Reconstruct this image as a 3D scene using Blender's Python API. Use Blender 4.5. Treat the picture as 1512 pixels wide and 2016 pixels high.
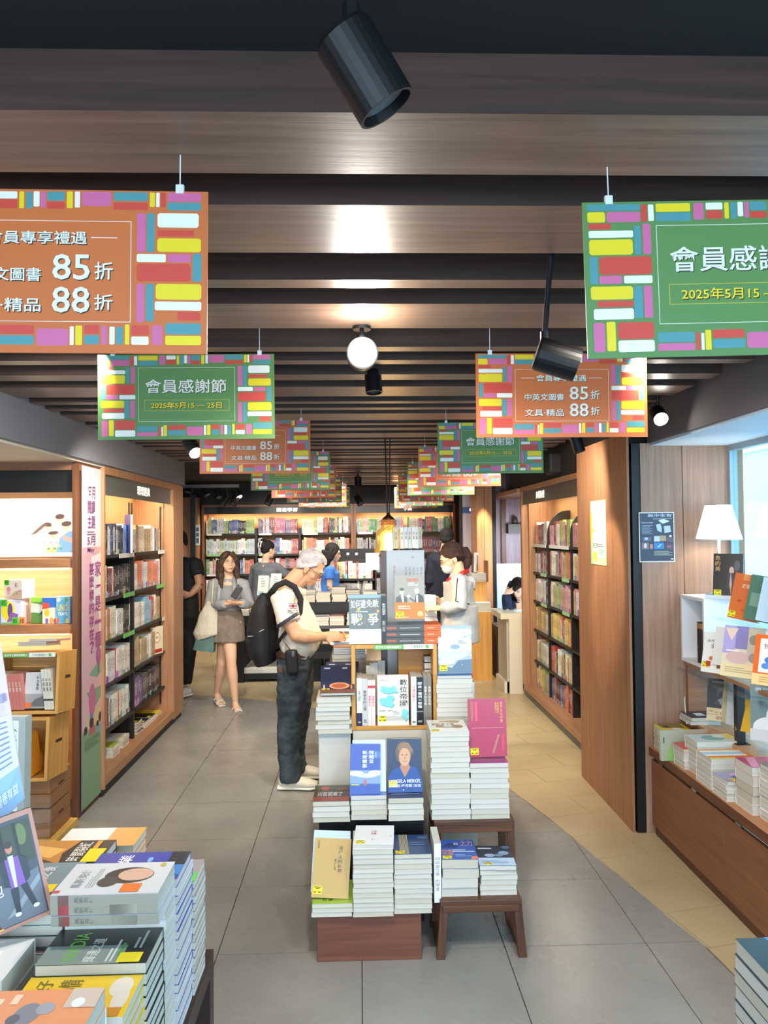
import bpy, bmesh, math, random
from mathutils import Vector, Matrix, Euler
for _o in list(bpy.data.objects): bpy.data.objects.remove(_o)
SC = bpy.context.scene
COL = SC.collection
R = math.radians
rnd = random.Random(7)

# ------------------------------------------------------------------ camera
F_PX, CX, CY, EYE = 1500.0, 756.0, 1008.0, 1.75
ey = Vector(((707-CX)/F_PX, -(1047-CY)/F_PX, -1.0)).normalized()
ez = Vector((-math.sin(.009), math.cos(.009), 0)); ez = (ez - ez.dot(ey)*ey).normalized()
ex = ey.cross(ez) * 1.0
CAMR = Matrix((ex, ey, ez))            # camera vector -> world vector
cam_d = bpy.data.cameras.new('camera'); cam = bpy.data.objects.new('camera', cam_d); COL.objects.link(cam)
cam_d.sensor_fit = 'HORIZONTAL'; cam_d.sensor_width = 36; cam_d.lens = F_PX/1512*36
cam_d.clip_start = .05; cam_d.clip_end = 200
cam.matrix_world = Matrix.Translation((0, 0, EYE)) @ CAMR.to_4x4()
SC.camera = cam
# ------------------------------------------------------------------ world, exposure
w = bpy.data.worlds.new('world'); SC.world = w; w.use_nodes = True
bgn = w.node_tree.nodes['Background']; bgn.inputs[0].default_value = (.6, .8, 1, 1); bgn.inputs[1].default_value = 3.9
SC.view_settings.view_transform = 'Standard'; SC.view_settings.look = 'None'
SC.view_settings.exposure = 0.55; SC.view_settings.gamma = 1; SC.view_settings.use_curve_mapping = False
def light(kind, name, loc, energy, color, target=None, size=.1, size_y=None, angle=100, blend=.6):
    d = bpy.data.lights.new(name, kind); d.energy = energy; d.color = color
    if kind == 'AREA':
        d.size = size
        if size_y: d.shape = 'RECTANGLE'; d.size_y = size_y
    elif kind == 'SPOT': d.shadow_soft_size = size; d.spot_size = R(angle); d.spot_blend = blend
    elif kind == 'POINT': d.shadow_soft_size = size
    o = bpy.data.objects.new(name, d); COL.objects.link(o); o.location = loc
    if target is not None: o.rotation_euler = (Vector(target)-Vector(loc)).to_track_quat('-Z', 'Y').to_euler()
    return o
WARM = (1, .84, .62); NEUT = (1, .92, .8)
# track spots of the shop, aimed down on the displays
for (x, y, tx, ty, e) in [(-.7, 1.75, -.75, 1.9, 12), (.7, 1.6, .9, 2.6, 16), (0, 1.9, .1, 3.2, 24), (-.9, 2.6, -1.9, 4.6, 24), (1.0, 2.6, 1.9, 3.7, 16),
                    (0, 4.2, .1, 5.6, 28), (-1.2, 4.3, -1.7, 6, 30), (1.2, 4.6, 1.75, 7, 30), (-1, 6.2, -1.2, 7.6, 26), (.2, 6.2, .4, 7.2, 30),
                    (1.1, 6.4, 1.2, 7.6, 20), (-1.6, 8.5, -1.3, 10.2, 34), (-.4, 8.7, -.4, 10.4, 34), (.6, 8.6, .7, 10.2, 34),
                    (-1.2, 10.6, -1.4, 12, 30), (.5, 10.6, .7, 12, 30), (-.1, 10.5, -.3, 11.9, 26)]:
    light('SPOT', 'track_light', (x, y, 2.36), e*2.6, NEUT, (tx, ty, .6), size=.05, angle=110, blend=.9)

light('SPOT', 'island_light', (-.25, 2.75, 2.38), 22, (1, .9, .74), (0.05, 3.85, 1.2), .04, angle=58, blend=.7)  # added warm spot to brighten the island crate, has no fixture
# ------------------------------------------------------------------ pixel helpers (solve the photo's perspective for real positions)
def ray(px, py): return CAMR @ Vector(((px-CX)/F_PX, -(py-CY)/F_PX, -1.0))
def pd(px, py, d): v = ray(px, py); return Vector((0, 0, EYE)) + v*(d/v.y)
def pz(px, py, z=0): v = ray(px, py); return Vector((0, 0, EYE)) + v*((z-EYE)/v.z)
def pX(px, py, X): v = ray(px, py); return Vector((0, 0, EYE)) + v*(X/v.x)

# ------------------------------------------------------------------ materials
MATS = {}
def srgb(c):
    if isinstance(c, str): c = tuple(int(c[i:i+2], 16)/255 for i in (0, 2, 4))
    return tuple((x/12.92 if x <= .04045 else ((x+.055)/1.055)**2.4) for x in c[:3])
def mat(c, rough=.55, metal=0, emit=0, key=None, spec=.5, coat=0, alpha=1, trans=0):
    k = key or (c, rough, metal, emit, spec, coat, alpha, trans)
    if k in MATS: return MATS[k]
    m = bpy.data.materials.new('m'); m.use_nodes = True; b = m.node_tree.nodes['Principled BSDF']
    col = (*srgb(c), 1); b.inputs['Base Color'].default_value = col
    b.inputs['Roughness'].default_value = rough; b.inputs['Metallic'].default_value = metal
    b.inputs['Specular IOR Level'].default_value = spec; b.inputs['Coat Weight'].default_value = coat
    b.inputs['Coat Roughness'].default_value = .15
    if emit: b.inputs['Emission Color'].default_value = col; b.inputs['Emission Strength'].default_value = emit
    b.inputs['Transmission Weight'].default_value = trans; b.inputs['Alpha'].default_value = alpha
    MATS[k] = m; return m
def nd(m, t, **kw):
    n = m.node_tree.nodes.new(t)
    for k, v in kw.items(): setattr(n, k, v)
    return n
def ramp(m, stops):
    r = nd(m, 'ShaderNodeValToRGB'); e = r.color_ramp.elements
    while len(e) < len(stops): e.new(.5)
    for i, (p, c) in enumerate(stops): e[i].position = p; e[i].color = (*srgb(c), 1)
    return r
def wood(c1, c2, axis='z', rough=.45, scale=1.0, bump=.05, key=None):
    k = ('wood', c1, c2, axis, rough, scale)
    if k in MATS: return MATS[k]
    m = bpy.data.materials.new('wood'); m.use_nodes = True; L = m.node_tree.links.new; b = m.node_tree.nodes['Principled BSDF']
    tc = nd(m, 'ShaderNodeTexCoord'); mp = nd(m, 'ShaderNodeMapping'); oi = nd(m, 'ShaderNodeObjectInfo')
    s = [26*scale]*3; s['xyz'.index(axis)] = 1.1*scale; mp.inputs['Scale'].default_value = s
    va = nd(m, 'ShaderNodeVectorMath', operation='ADD'); sc = nd(m, 'ShaderNodeMath', operation='MULTIPLY'); sc.inputs[1].default_value = 37
    L(oi.outputs['Random'], sc.inputs[0]); L(tc.outputs['Object'], va.inputs[0]); L(sc.outputs[0], va.inputs[1]); L(va.outputs[0], mp.inputs[0])
    n = nd(m, 'ShaderNodeTexNoise'); n.inputs['Scale'].default_value = 1.6; n.inputs['Detail'].default_value = 6; n.inputs['Roughness'].default_value = .62
    n.inputs['Distortion'].default_value = .6; L(mp.outputs[0], n.inputs['Vector'])
    r = ramp(m, [(.3, c1), (.72, c2)]); L(n.outputs['Fac'], r.inputs[0]); L(r.outputs[0], b.inputs['Base Color'])
    bp = nd(m, 'ShaderNodeBump'); bp.inputs['Strength'].default_value = bump; bp.inputs['Distance'].default_value = .01
    L(n.outputs['Fac'], bp.inputs['Height']); L(bp.outputs[0], b.inputs['Normal']); b.inputs['Roughness'].default_value = rough
    MATS[k] = m; return m
WALNUT = wood('74462f', '98684a', 'z'); WALNUT_X = wood('74462f', '98684a', 'x'); WALNUT_Y = wood('74462f', '98684a', 'y')
OAK = wood('b98352', 'd3a06c', 'z'); OAK_X = wood('b98352', 'd3a06c', 'x'); OAK_Y = wood('b27c4c', 'cf9a68', 'y')
PINE_X = wood('c98a3a', 'e6ae5c', 'x', .5, .8); PINE_Z = wood('c98a3a', 'e6ae5c', 'z', .5, .8); PINE_Y = wood('c98a3a', 'e6ae5c', 'y', .5, .8)
SLATW = wood('6a5146', '8d7161', 'x', .36); DARKW = wood('3d2417', '66402a', 'z', .4)
BLACK = mat('101010', .5); BLACKM = mat('1d1d1c', .38); SHELFBLK = mat('24221f', .45); STEEL = mat('b8bcc0', .3, 1)
DGREY = mat('7b7b80', .8); WHITE = mat('efece4', .5); PLINTHW = mat('dcd7c6', .5)
def tile_mat(c1, c2, rough, key):
    m = bpy.data.materials.new(key); m.use_nodes = True; L = m.node_tree.links.new; b = m.node_tree.nodes['Principled BSDF']
    tc = nd(m, 'ShaderNodeTexCoord'); n = nd(m, 'ShaderNodeTexNoise'); n.inputs['Scale'].default_value = 2.3; n.inputs['Detail'].default_value = 7
    geo = nd(m, 'ShaderNodeNewGeometry'); L(geo.outputs['Position'], n.inputs['Vector'])
    r = ramp(m, [(.3, c1), (.7, c2)]); L(n.outputs['Fac'], r.inputs[0]); L(r.outputs[0], b.inputs['Base Color'])
    n2 = nd(m, 'ShaderNodeTexNoise'); n2.inputs['Scale'].default_value = 5; n2.inputs['Detail'].default_value = 3; L(geo.outputs['Position'], n2.inputs['Vector'])
    mr = nd(m, 'ShaderNodeMapRange'); mr.inputs['To Min'].default_value = rough-.03; mr.inputs['To Max'].default_value = rough+.04
    L(n2.outputs['Fac'], mr.inputs[0]); L(mr.outputs[0], b.inputs['Roughness']); return m
TILE_GREY = tile_mat('8a8883', '9a9892', .27, 'tile_grey'); TILE_BEIGE = tile_mat('b5a27c', 'c4b28d', .34, 'tile_beige')
def jeans_mat(c1, c2, sc=14, bump=.35):
    m = bpy.data.materials.new('cloth'); m.use_nodes = True; L = m.node_tree.links.new; b = m.node_tree.nodes['Principled BSDF']
    tc = nd(m, 'ShaderNodeTexCoord'); n = nd(m, 'ShaderNodeTexNoise'); n.inputs['Scale'].default_value = sc; n.inputs['Detail'].default_value = 5
    L(tc.outputs['Object'], n.inputs['Vector']); r = ramp(m, [(.35, c1), (.7, c2)]); L(n.outputs['Fac'], r.inputs[0]); L(r.outputs[0], b.inputs['Base Color'])
    bp = nd(m, 'ShaderNodeBump'); bp.inputs['Strength'].default_value = bump; bp.inputs['Distance'].default_value = .02; L(n.outputs['Fac'], bp.inputs['Height']); L(bp.outputs[0], b.inputs['Normal'])
    b.inputs['Roughness'].default_value = .85; return m
# book cover paper takes the object colour; spines get printed bands and title marks
def book_mats(joined=False):
    m = bpy.data.materials.new('spine_print'); m.use_nodes = True; L = m.node_tree.links.new; b = m.node_tree.nodes['Principled BSDF']
    def srcs(mm):
        if not joined:
            oi = nd(mm, 'ShaderNodeObjectInfo'); tc = nd(mm, 'ShaderNodeTexCoord'); return oi.outputs['Color'], oi.outputs['Random'], tc.outputs['Generated']
        o = []
        for k, s_ in (('bcol', 'Color'), ('brnd', 'Fac'), ('bgen', 'Vector')):
            a = nd(mm, 'ShaderNodeAttribute', attribute_name=k); o.append(a.outputs[s_])
        return o
    ocol, orand, ogen = srcs(m); sp = nd(m, 'ShaderNodeSeparateXYZ'); L(ogen, sp.inputs[0])
    def math_(op, a, bb=None, c=None):
        n = nd(m, 'ShaderNodeMath', operation=op)
        for i, v in enumerate((a, bb, c)):
            if v is None: continue
            if isinstance(v, (int, float)): n.inputs[i].default_value = v
            else: L(v, n.inputs[i])
        return n.outputs[0]
    rn = orand; z = sp.outputs['Z']; y = sp.outputs['Y']
    # text marks
    cb = nd(m, 'ShaderNodeCombineXYZ'); L(math_('MULTIPLY', y, 3.0), cb.inputs[0]); L(math_('MULTIPLY_ADD', z, 26, math_('MULTIPLY', rn, 60)), cb.inputs[1])
    no = nd(m, 'ShaderNodeTexNoise'); no.inputs['Scale'].default_value = 1.0; no.inputs['Detail'].default_value = 2; L(cb.outputs[0], no.inputs['Vector'])
    tx = math_('GREATER_THAN', no.outputs['Fac'], .52)
    inx = math_('LESS_THAN', math_('ABSOLUTE', math_('SUBTRACT', y, .5)), .27)
    inz = math_('LESS_THAN', math_('ABSOLUTE', math_('SUBTRACT', z, .62)), math_('MULTIPLY_ADD', rn, .16, .1))
    inz2 = math_('LESS_THAN', math_('ABSOLUTE', math_('SUBTRACT', z, .13)), .04)
    txt = math_('MULTIPLY', math_('MULTIPLY', tx, inx), math_('MAXIMUM', inz, inz2))
    # luminance decides print colour
    bw = nd(m, 'ShaderNodeRGBToBW'); L(ocol, bw.inputs[0])
    light_ = math_('GREATER_THAN', bw.outputs[0], .25)
    mixc = nd(m, 'ShaderNodeMix', data_type='RGBA'); L(light_, mixc.inputs['Factor']); mixc.inputs[6].default_value = (.8, .78, .7, 1); mixc.inputs[7].default_value = (.05, .04, .04, 1)
    hue = nd(m, 'ShaderNodeHueSaturation'); hue.inputs['Saturation'].default_value = 1.5; L(math_('FRACT', math_('MULTIPLY', rn, 13.7)), hue.inputs['Hue'])
    L(mixc.outputs[2], hue.inputs['Color'])
    # band
    bz = math_('MULTIPLY_ADD', math_('FRACT', math_('MULTIPLY', rn, 7.3)), .3, -.02)
    band = math_('MULTIPLY', math_('LESS_THAN', z, bz), math_('GREATER_THAN', math_('FRACT', math_('MULTIPLY', rn, 91.7)), .55))
    wn = nd(m, 'ShaderNodeTexWhiteNoise', noise_dimensions='1D'); L(math_('MULTIPLY', rn, 517.0), wn.inputs['W'])
    m1 = nd(m, 'ShaderNodeMix', data_type='RGBA'); L(band, m1.inputs['Factor']); L(ocol, m1.inputs[6])
    hs = nd(m, 'ShaderNodeHueSaturation'); hs.inputs['Saturation'].default_value = .8; hs.inputs['Value'].default_value = .7; L(wn.outputs['Color'], hs.inputs['Color']); L(hs.outputs[0], m1.inputs[7])
    m2 = nd(m, 'ShaderNodeMix', data_type='RGBA'); L(txt, m2.inputs['Factor']); L(m1.outputs[2], m2.inputs[6]); L(hue.outputs[0], m2.inputs[7])
    L(m2.outputs[2], b.inputs['Base Color']); b.inputs['Roughness'].default_value = .4
    c = bpy.data.materials.new('cover_paper'); c.use_nodes = True; oc2 = srcs(c)[0]
    bc = c.node_tree.nodes['Principled BSDF']; c.node_tree.links.new(oc2, bc.inputs['Base Color']); bc.inputs['Roughness'].default_value = .33
    bc.inputs['Coat Weight'].default_value = .25; bc.inputs['Coat Roughness'].default_value = .2
    p = bpy.data.materials.new('page_edges'); p.use_nodes = True; L = p.node_tree.links.new; bp = p.node_tree.nodes['Principled BSDF']
    _, r3, g3 = srcs(p); rr = ramp(p, [(0, 'd3cec1'), (.5, 'dcd8cc'), (1, 'cfc7b3')]); L(r3, rr.inputs[0])
    mp = nd(p, 'ShaderNodeMapping'); mp.inputs['Scale'].default_value = (1, 60, 1); L(g3, mp.inputs[0])
    nn = nd(p, 'ShaderNodeTexNoise'); nn.inputs['Scale'].default_value = 2; L(mp.outputs[0], nn.inputs['Vector'])
    mm = nd(p, 'ShaderNodeMix', data_type='RGBA', blend_type='MULTIPLY'); mm.inputs['Factor'].default_value = .22; L(rr.outputs[0], mm.inputs[6]); L(nn.outputs['Color'], mm.inputs[7]); L(mm.outputs[2], bp.inputs['Base Color']); bp.inputs['Roughness'].default_value = .8
    return m, c, p
SPINE, COVER, PAGES = book_mats()
SPINE_J, COVER_J, PAGES_J = book_mats(True)

def clear_mat(name, tint, refl=.1):
    m = bpy.data.materials.new(name); m.use_nodes = True; n = m.node_tree; t = n.nodes.new('ShaderNodeBsdfTransparent'); t.inputs[0].default_value = (*tint, 1)
    g = n.nodes.new('ShaderNodeBsdfGlossy'); g.inputs['Roughness'].default_value = .05; x = n.nodes.new('ShaderNodeMixShader'); x.inputs[0].default_value = refl
    n.links.new(t.outputs[0], x.inputs[1]); n.links.new(g.outputs[0], x.inputs[2]); n.links.new(x.outputs[0], n.nodes['Material Output'].inputs[0]); return m
ACRYL = clear_mat('acrylic', (.94, .97, .98), .07)
# ------------------------------------------------------------------ mesh builder
class MB:
    def __init__(s): s.v = []; s.f = []; s.m = []
    def add(s, vs, fs, m=0):
        o = len(s.v); s.v += [tuple(v) for v in vs]; s.f += [tuple(i+o for i in f) for f in fs]; s.m += [m]*len(fs); return s
    def box(s, c, d, rot=None, m=0):
        a, b, e = d[0]/2, d[1]/2, d[2]/2
        vs = [Vector(p) for p in ((-a,-b,-e),(a,-b,-e),(a,b,-e),(-a,b,-e),(-a,-b,e),(a,-b,e),(a,b,e),(-a,b,e))]
        if rot: M_ = Euler(rot).to_matrix(); vs = [M_ @ v for v in vs]
        return s.add([v+Vector(c) for v in vs], [(0,3,2,1),(4,5,6,7),(0,1,5,4),(1,2,6,5),(2,3,7,6),(3,0,4,7)], m)
    def b2(s, x0, y0, z0, x1, y1, z1, m=0): return s.box(((x0+x1)/2, (y0+y1)/2, (z0+z1)/2), (abs(x1-x0), abs(y1-y0), abs(z1-z0)), None, m)
    def tube(s, pts, rs, n=10, m=0, flat=1.0, up=None):
        pts = [Vector(p) for p in pts]
        if isinstance(rs, (int, float)): rs = [rs]*len(pts)
        rings = []; o = len(s.v); ref = None
        for i, p in enumerate(pts):
            t = (pts[min(i+1, len(pts)-1)] - pts[max(i-1, 0)]).normalized()
            if ref is None:
                ref = Vector(up) if up else (Vector((0, 0, 1)) if abs(t.z) < .9 else Vector((1, 0, 0)))
            a = t.cross(ref).normalized(); b = a.cross(t).normalized(); ref = b
            r = rs[i]; ra, rb = (r if isinstance(r, tuple) else (r, r*flat))
            for k in range(n):
                an = 2*math.pi*k/n; s.v.append(tuple(p + a*math.cos(an)*ra + b*math.sin(an)*rb))
        for i in range(len(pts)-1):
            for k in range(n):
                s.f.append((o+i*n+k, o+i*n+(k+1) % n, o+(i+1)*n+(k+1) % n, o+(i+1)*n+k)); s.m.append(m)
        s.f.append(tuple(o+k for k in reversed(range(n)))); s.m.append(m)
        e = o+(len(pts)-1)*n; s.f.append(tuple(e+k for k in range(n))); s.m.append(m); return s
    def cyl(s, p0, p1, r, n=16, m=0, r1=None): return s.tube([p0, p1], [r, r if r1 is None else r1], n, m)
    def lathe(s, c, prof, n=20, m=0, M_=None):
        o = len(s.v)
        for (r, z) in prof:
            for k in range(n):
                an = 2*math.pi*k/n; p = Vector((r*math.cos(an), r*math.sin(an), z))
                if M_: p = M_ @ p
                s.v.append(tuple(p+Vector(c)))
        for i in range(len(prof)-1):
            for k in range(n): s.f.append((o+i*n+k, o+i*n+(k+1) % n, o+(i+1)*n+(k+1) % n, o+(i+1)*n+k)); s.m.append(m)
        return s
    def ell(s, c, r, rot=None, nu=14, nv=9, m=0):
        M_ = Euler(rot).to_matrix() if rot else Matrix.Identity(3)
        vs = [Vector((0, 0, -r[2]))]
        for j in range(1, nv):
            ph = -math.pi/2+math.pi*j/nv
            for k in range(nu): an = 2*math.pi*k/nu; vs.append(Vector((r[0]*math.cos(ph)*math.cos(an), r[1]*math.cos(ph)*math.sin(an), r[2]*math.sin(ph))))
        vs.append(Vector((0, 0, r[2]))); fs = []
        for k in range(nu): fs.append((0, 1+(k+1) % nu, 1+k))
        for j in range(nv-2):
            for k in range(nu): a = 1+j*nu; fs.append((a+k, a+(k+1) % nu, a+nu+(k+1) % nu, a+nu+k))
        a = 1+(nv-2)*nu
        for k in range(nu): fs.append((a+k, a+(k+1) % nu, len(vs)-1))
        return s.add([M_ @ v + Vector(c) for v in vs], fs, m)
    def prism(s, pts, vec, m=0):
        pts = [Vector(p) for p in pts]; n = len(pts); vec = Vector(vec)
        fs = [tuple(reversed(range(n))), tuple(range(n, 2*n))] + [(i, (i+1) % n, n+(i+1) % n, n+i) for i in range(n)]
        return s.add(pts+[p+vec for p in pts], fs, m)
    def poly(s, pts, m=0): return s.add(pts, [tuple(range(len(pts)))], m)
    def mesh(s, name, mats, smooth=False):
        me = bpy.data.meshes.new(name); me.from_pydata(s.v, [], s.f); me.polygons.foreach_set('material_index', s.m)
        for x in (mats if isinstance(mats, (list, tuple)) else [mats]): me.materials.append(x)
        if smooth: me.polygons.foreach_set('use_smooth', [True]*len(s.f))
        me.update(); return me
    def build(s, name, mats, parent=None, loc=(0, 0, 0), rot=(0, 0, 0), smooth=False, fix=False):
        me = s.mesh(name, mats, smooth)
        if fix:
            bm = bmesh.new(); bm.from_mesh(me); bmesh.ops.recalc_face_normals(bm, faces=bm.faces); bm.to_mesh(me); bm.free()
        return link(name, me, parent, loc, rot)
def link(name, me, parent=None, loc=(0, 0, 0), rot=(0, 0, 0)):
    o = bpy.data.objects.new(name, me); COL.objects.link(o); o.parent = parent; o.location = loc; o.rotation_euler = rot; return o
def empty(name, loc=(0, 0, 0), rot=(0, 0, 0)): return link(name, None, None, loc, rot)
def tag(o, label, cat, group=None):
    o['label'] = label; o['category'] = cat
    if group: o['group'] = group
    return o
def st(o): o['kind'] = 'structure'; return o
def stuff(o): o['kind'] = 'stuff'; return o
def bev(o, wd=.002, seg=2):
    md = o.modifiers.new('b', 'BEVEL'); md.width = wd; md.segments = seg; md.limit_method = 'ANGLE'; return o
def copy_tree(o, parent=None):
    c = o.copy(); COL.objects.link(c); c.parent = parent
    for ch in list(o.children): copy_tree(ch, c)
    return c
# ------------------------------------------------------------------ lettering (Blender's built-in font covers CJK)
_TX = {}
def text_geo(s):
    if s in _TX: return _TX[s]
    cu = bpy.data.curves.new('t', 'FONT'); cu.body = s; cu.size = 1; cu.resolution_u = 2; cu.offset = .010
    o = bpy.data.objects.new('t', cu); me = bpy.data.meshes.new_from_object(o)
    vs = [tuple(v.co[:2]) for v in me.vertices]; fs = [tuple(p.vertices) for p in me.polygons]
    bpy.data.objects.remove(o); bpy.data.curves.remove(cu); bpy.data.meshes.remove(me)
    if vs:
        x0 = min(v[0] for v in vs); x1 = max(v[0] for v in vs); y0 = min(v[1] for v in vs); y1 = max(v[1] for v in vs)
    else: x0 = y0 = 0; x1 = y1 = 1
    _TX[s] = (vs, fs, (x0, y0, x1, y1)); return _TX[s]
def put_text(mb, s, rect, fn, m=0, vertical=False):
    """lettering fitted into rect (u0, v0, u1, v1); fn maps (u, v) to a 3D point"""
    u0, v0, u1, v1 = rect
    if vertical:
        n = len(s); h = (v1-v0)/n
        for i, ch in enumerate(s):
            if ch.strip(): put_text(mb, ch, (u0, v1-(i+1)*h+h*.06, u1, v1-i*h-h*.06), fn, m)
        return
    vs, fs, (x0, y0, x1, y1) = text_geo(s)
    if not fs: return
    if s in ('一', '—', '－', '·', ',', '，'): cy = (v0+v1)/2; t = (v1-v0)*.1; v0, v1 = cy-t, cy+t
    mb.add([fn(u0+(a-x0)/(x1-x0)*(u1-u0), v0+(b-y0)/(y1-y0)*(v1-v0)) for a, b in vs], fs, m)
# ================================================================== ROOM
YB = 11.9      # face of the far bookcases
floor = st(MB().b2(-4.2, -1.5, -.08, 2.2, 14, -.004).b2(2.2, 8.2, -.08, 3.4, 14, -.004).build('floor', mat('4d4942', .8)))
# boundary between grey and beige paving: a long curve
curve = [(1.50, -1.5), (1.50, 2.4), (1.453, 3.028), (1.439, 3.173), (1.40, 3.35), (1.366, 3.477), (1.316, 3.755), (1.251, 4.053), (1.199, 4.349), (1.134, 4.65), (1.07, 4.92), (1.0, 5.17),
         (.86, 5.6), (.62, 6.2), (.3, 6.8), (-.1, 7.35), (-.6, 7.8), (-1.1, 8.1), (-1.7, 8.35), (-2.5, 8.5), (-4.3, 8.6)]
def clip_poly(poly, half):      # keep side where half(p) >= 0
    out = []
    for i, a in enumerate(poly):
        b = poly[(i+1) % len(poly)]; fa, fb = half(a), half(b)
        if fa >= 0: out.append(a)
        if (fa >= 0) != (fb >= 0): t = fa/(fa-fb); out.append((a[0]+(b[0]-a[0])*t, a[1]+(b[1]-a[1])*t))
    return out
def inside(p):                   # True on the grey side (below/left of the curve)
    x, y = p
    for (x0, y0), (x1, y1) in zip(curve, curve[1:]):
        if y0 <= y < y1: return x < x0+(x1-x0)*(y-y0)/(y1-y0)
    return y < 2.4
def cut(poly, grey):
    """clip a small tile against the curve using the local chord"""
    flags = [inside(p) for p in poly]
    if all(flags): return poly if grey else None
    if not any(flags):
        return None if grey else poly
    cx_, cy_ = sum(p[0] for p in poly)/len(poly), sum(p[1] for p in poly)/len(poly)
    out = poly; pts = []
    for i, a in enumerate(poly):
        b = poly[(i+1) % len(poly)]
        if inside(a) == grey: pts.append(a)
        if inside(a) != inside(b):
            lo, hi = 0.0, 1.0
            for _ in range(18):
                md = (lo+hi)/2; p = (a[0]+(b[0]-a[0])*md, a[1]+(b[1]-a[1])*md)
                if inside(p) == inside(a): lo = md
                else: hi = md
            q = (a[0]+(b[0]-a[0])*lo, a[1]+(b[1]-a[1])*lo); pts.append(q)
    return pts if len(pts) > 2 else None
def tile(poly, m, name):
    c = (sum(p[0] for p in poly)/len(poly), sum(p[1] for p in poly)/len(poly))
    poly = [(c[0]+(p[0]-c[0])*.9965, c[1]+(p[1]-c[1])*.9965) for p in poly]
    n = len(poly); mb = MB(); dz = rnd.uniform(-.0003, .0003)
    mb.prism([(p[0]-c[0], p[1]-c[1], -.004) for p in poly], (0, 0, .004))
    return mb.build(name, m, floor, (c[0], c[1], dz), fix=True)
for i in range(-5, 4):
    for j in range(0, 14):
        x0, y0 = -.004+.6*i, 3.23+.6*(j-2)
        g = .0012
        p = cut([(x0+g, y0+g), (x0+.6-g, y0+g), (x0+.6-g, y0+.6-g), (x0+g, y0+.6-g)], True)
        if p and x0 > -3.2 and not (x0 < -1.9 and y0 < 7.2): tile(p, TILE_GREY, 'grey_tile')
u_ = Vector((math.cos(R(12.5)), math.sin(R(12.5)))); v_ = Vector((-u_.y, u_.x)); o_ = Vector((1.546, 4.123)) - .3*v_*0
for j in range(-12, 34):
    for i in range(-9, 6):
        b = o_ + u_*(.6*i + (.3 if j % 2 else 0) + .0) + v_*(.3*j); g = .0012
        q = [b+u_*g+v_*g, b+u_*(.6-g)+v_*g, b+u_*(.6-g)+v_*(.3-g), b+u_*g+v_*(.3-g)]
        q = [tuple(p) for p in q]; cx_ = sum(p[0] for p in q)/4; cy_ = sum(p[1] for p in q)/4
        if cx_ > 2.3 or cx_ < -3.2 or cy_ > 12.1 or cy_ < 2.2 or (cx_ > 2.12 and cy_ < 7.8): continue
        q = cut(q, False)
        if q: tile(q, TILE_BEIGE, 'beige_tile')

# ceiling with cross slats
ceil = st(MB().b2(-4.2, -.6, 2.53, 2.28, 14, 2.75).b2(2.28, 8.15, 2.53, 3.4, 14, 2.75).build('ceiling', mat('1c1a18', .8)))
SLATD = wood('33251f', '4f3a31', 'x', .5)  # shade of the slat sides put into the wood colour; undersides stay light
sl = [(1.22, 1.432), (1.57, 1.842), (2.041, 2.11), (2.257, 2.53), (2.789, 2.86), (3.005, 3.078), (3.278, 3.40), (3.556, 3.81)]
y = 3.81; pat = [(.15, .07), (.13, .08), (.13, .26), (.14, .08), (.12, .13), (.14, .25), (.12, .08), (.13, .08), (.13, .2)]; k = 0
while y < 10.9:
    g, wd = pat[k % len(pat)]; sl.append((y+g, y+g+wd)); y += g+wd; k += 1
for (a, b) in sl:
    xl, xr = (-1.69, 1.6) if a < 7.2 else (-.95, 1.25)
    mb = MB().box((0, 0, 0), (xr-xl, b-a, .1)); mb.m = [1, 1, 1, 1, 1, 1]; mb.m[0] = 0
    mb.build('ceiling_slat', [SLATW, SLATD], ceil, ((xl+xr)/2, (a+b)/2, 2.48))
# soffits (dropped boxes along both sides)
st(MB().b2(-3.6, -1.0, 2.215, -1.69, 7.46, 2.53).build('wall_left_soffit', [DGREY])).name = 'wall_left_soffit'
st(MB().b2(-3.6, -1.0, 2.2, -1.72, 7.4, 2.216).build('trim_1', mat('d9cdb8', .7)))
st(MB().b2(1.685, -1.0, 2.25, 2.3, 4.385, 2.53).build('wall_right_soffit', [mat('66646a', .8)]))
st(MB().b2(1.70, -1.0, 2.235, 2.3, 4.385, 2.251).build('trim_2', mat('b9cfe0', .6)))
st(MB().b2(1.75, 4.385, 2.215, 2.2, 8.6, 2.53).build('trim_3', mat('2a2726', .8)))
# outer walls
st(MB().b2(-3.65, -1.0, 0, -3.55, 4.9, 2.53).build('wall_left_front', mat('a98563', .7)))
st(MB().b2(-4.25, 4.9, 0, -4.15, 14, 2.53).build('wall_left', mat('9a7352', .6)))
st(MB().b2(-4.2, YB+.42, 0, 3.4, YB+.52, 2.53).build('wall_back', mat('9a7352', .6)))
st(MB().b2(2.2, 4.44, 0, 2.28, 8.15, 2.53).b2(2.2, 8.15, 0, 3.4, 8.2, 2.53).b2(3.3, 8.2, 0, 3.4, 14, 2.53).build('wall_right', mat('9a7352', .6)))
# black bulkhead and services over the far bookcases
st(MB().b2(-4.2, YB-.02, 2.19, 3.4, YB+.42, 2.53).build('trim_4', mat('26282d', .7)))
st(MB().b2(-4.1, 10.2, 2.36, -1.6, 10.28, 2.4).build('trim_5', mat('70706f', .6)))
# wood wall facing the viewer beside the window (panelled), with the black shadow joint
pw = st(MB().b2(1.64, 4.39, 0, 2.2, 4.44, 2.25).build('wall_right_panelled', mat('1a120d', .8)))
for (a, b) in [(1.64, 1.885), (1.889, 2.155)]:
    MB().box((0, 0, 0), (b-a, .012, 2.25)).build('wood_panel', wood('8c6953', 'ad8a74', 'z'), pw, ((a+b)/2, 4.384, 1.125))
MB().b2(1.59, 4.385, 0, 1.64, 4.44, 2.25).build('shadow_joint', BLACK, pw)
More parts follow.
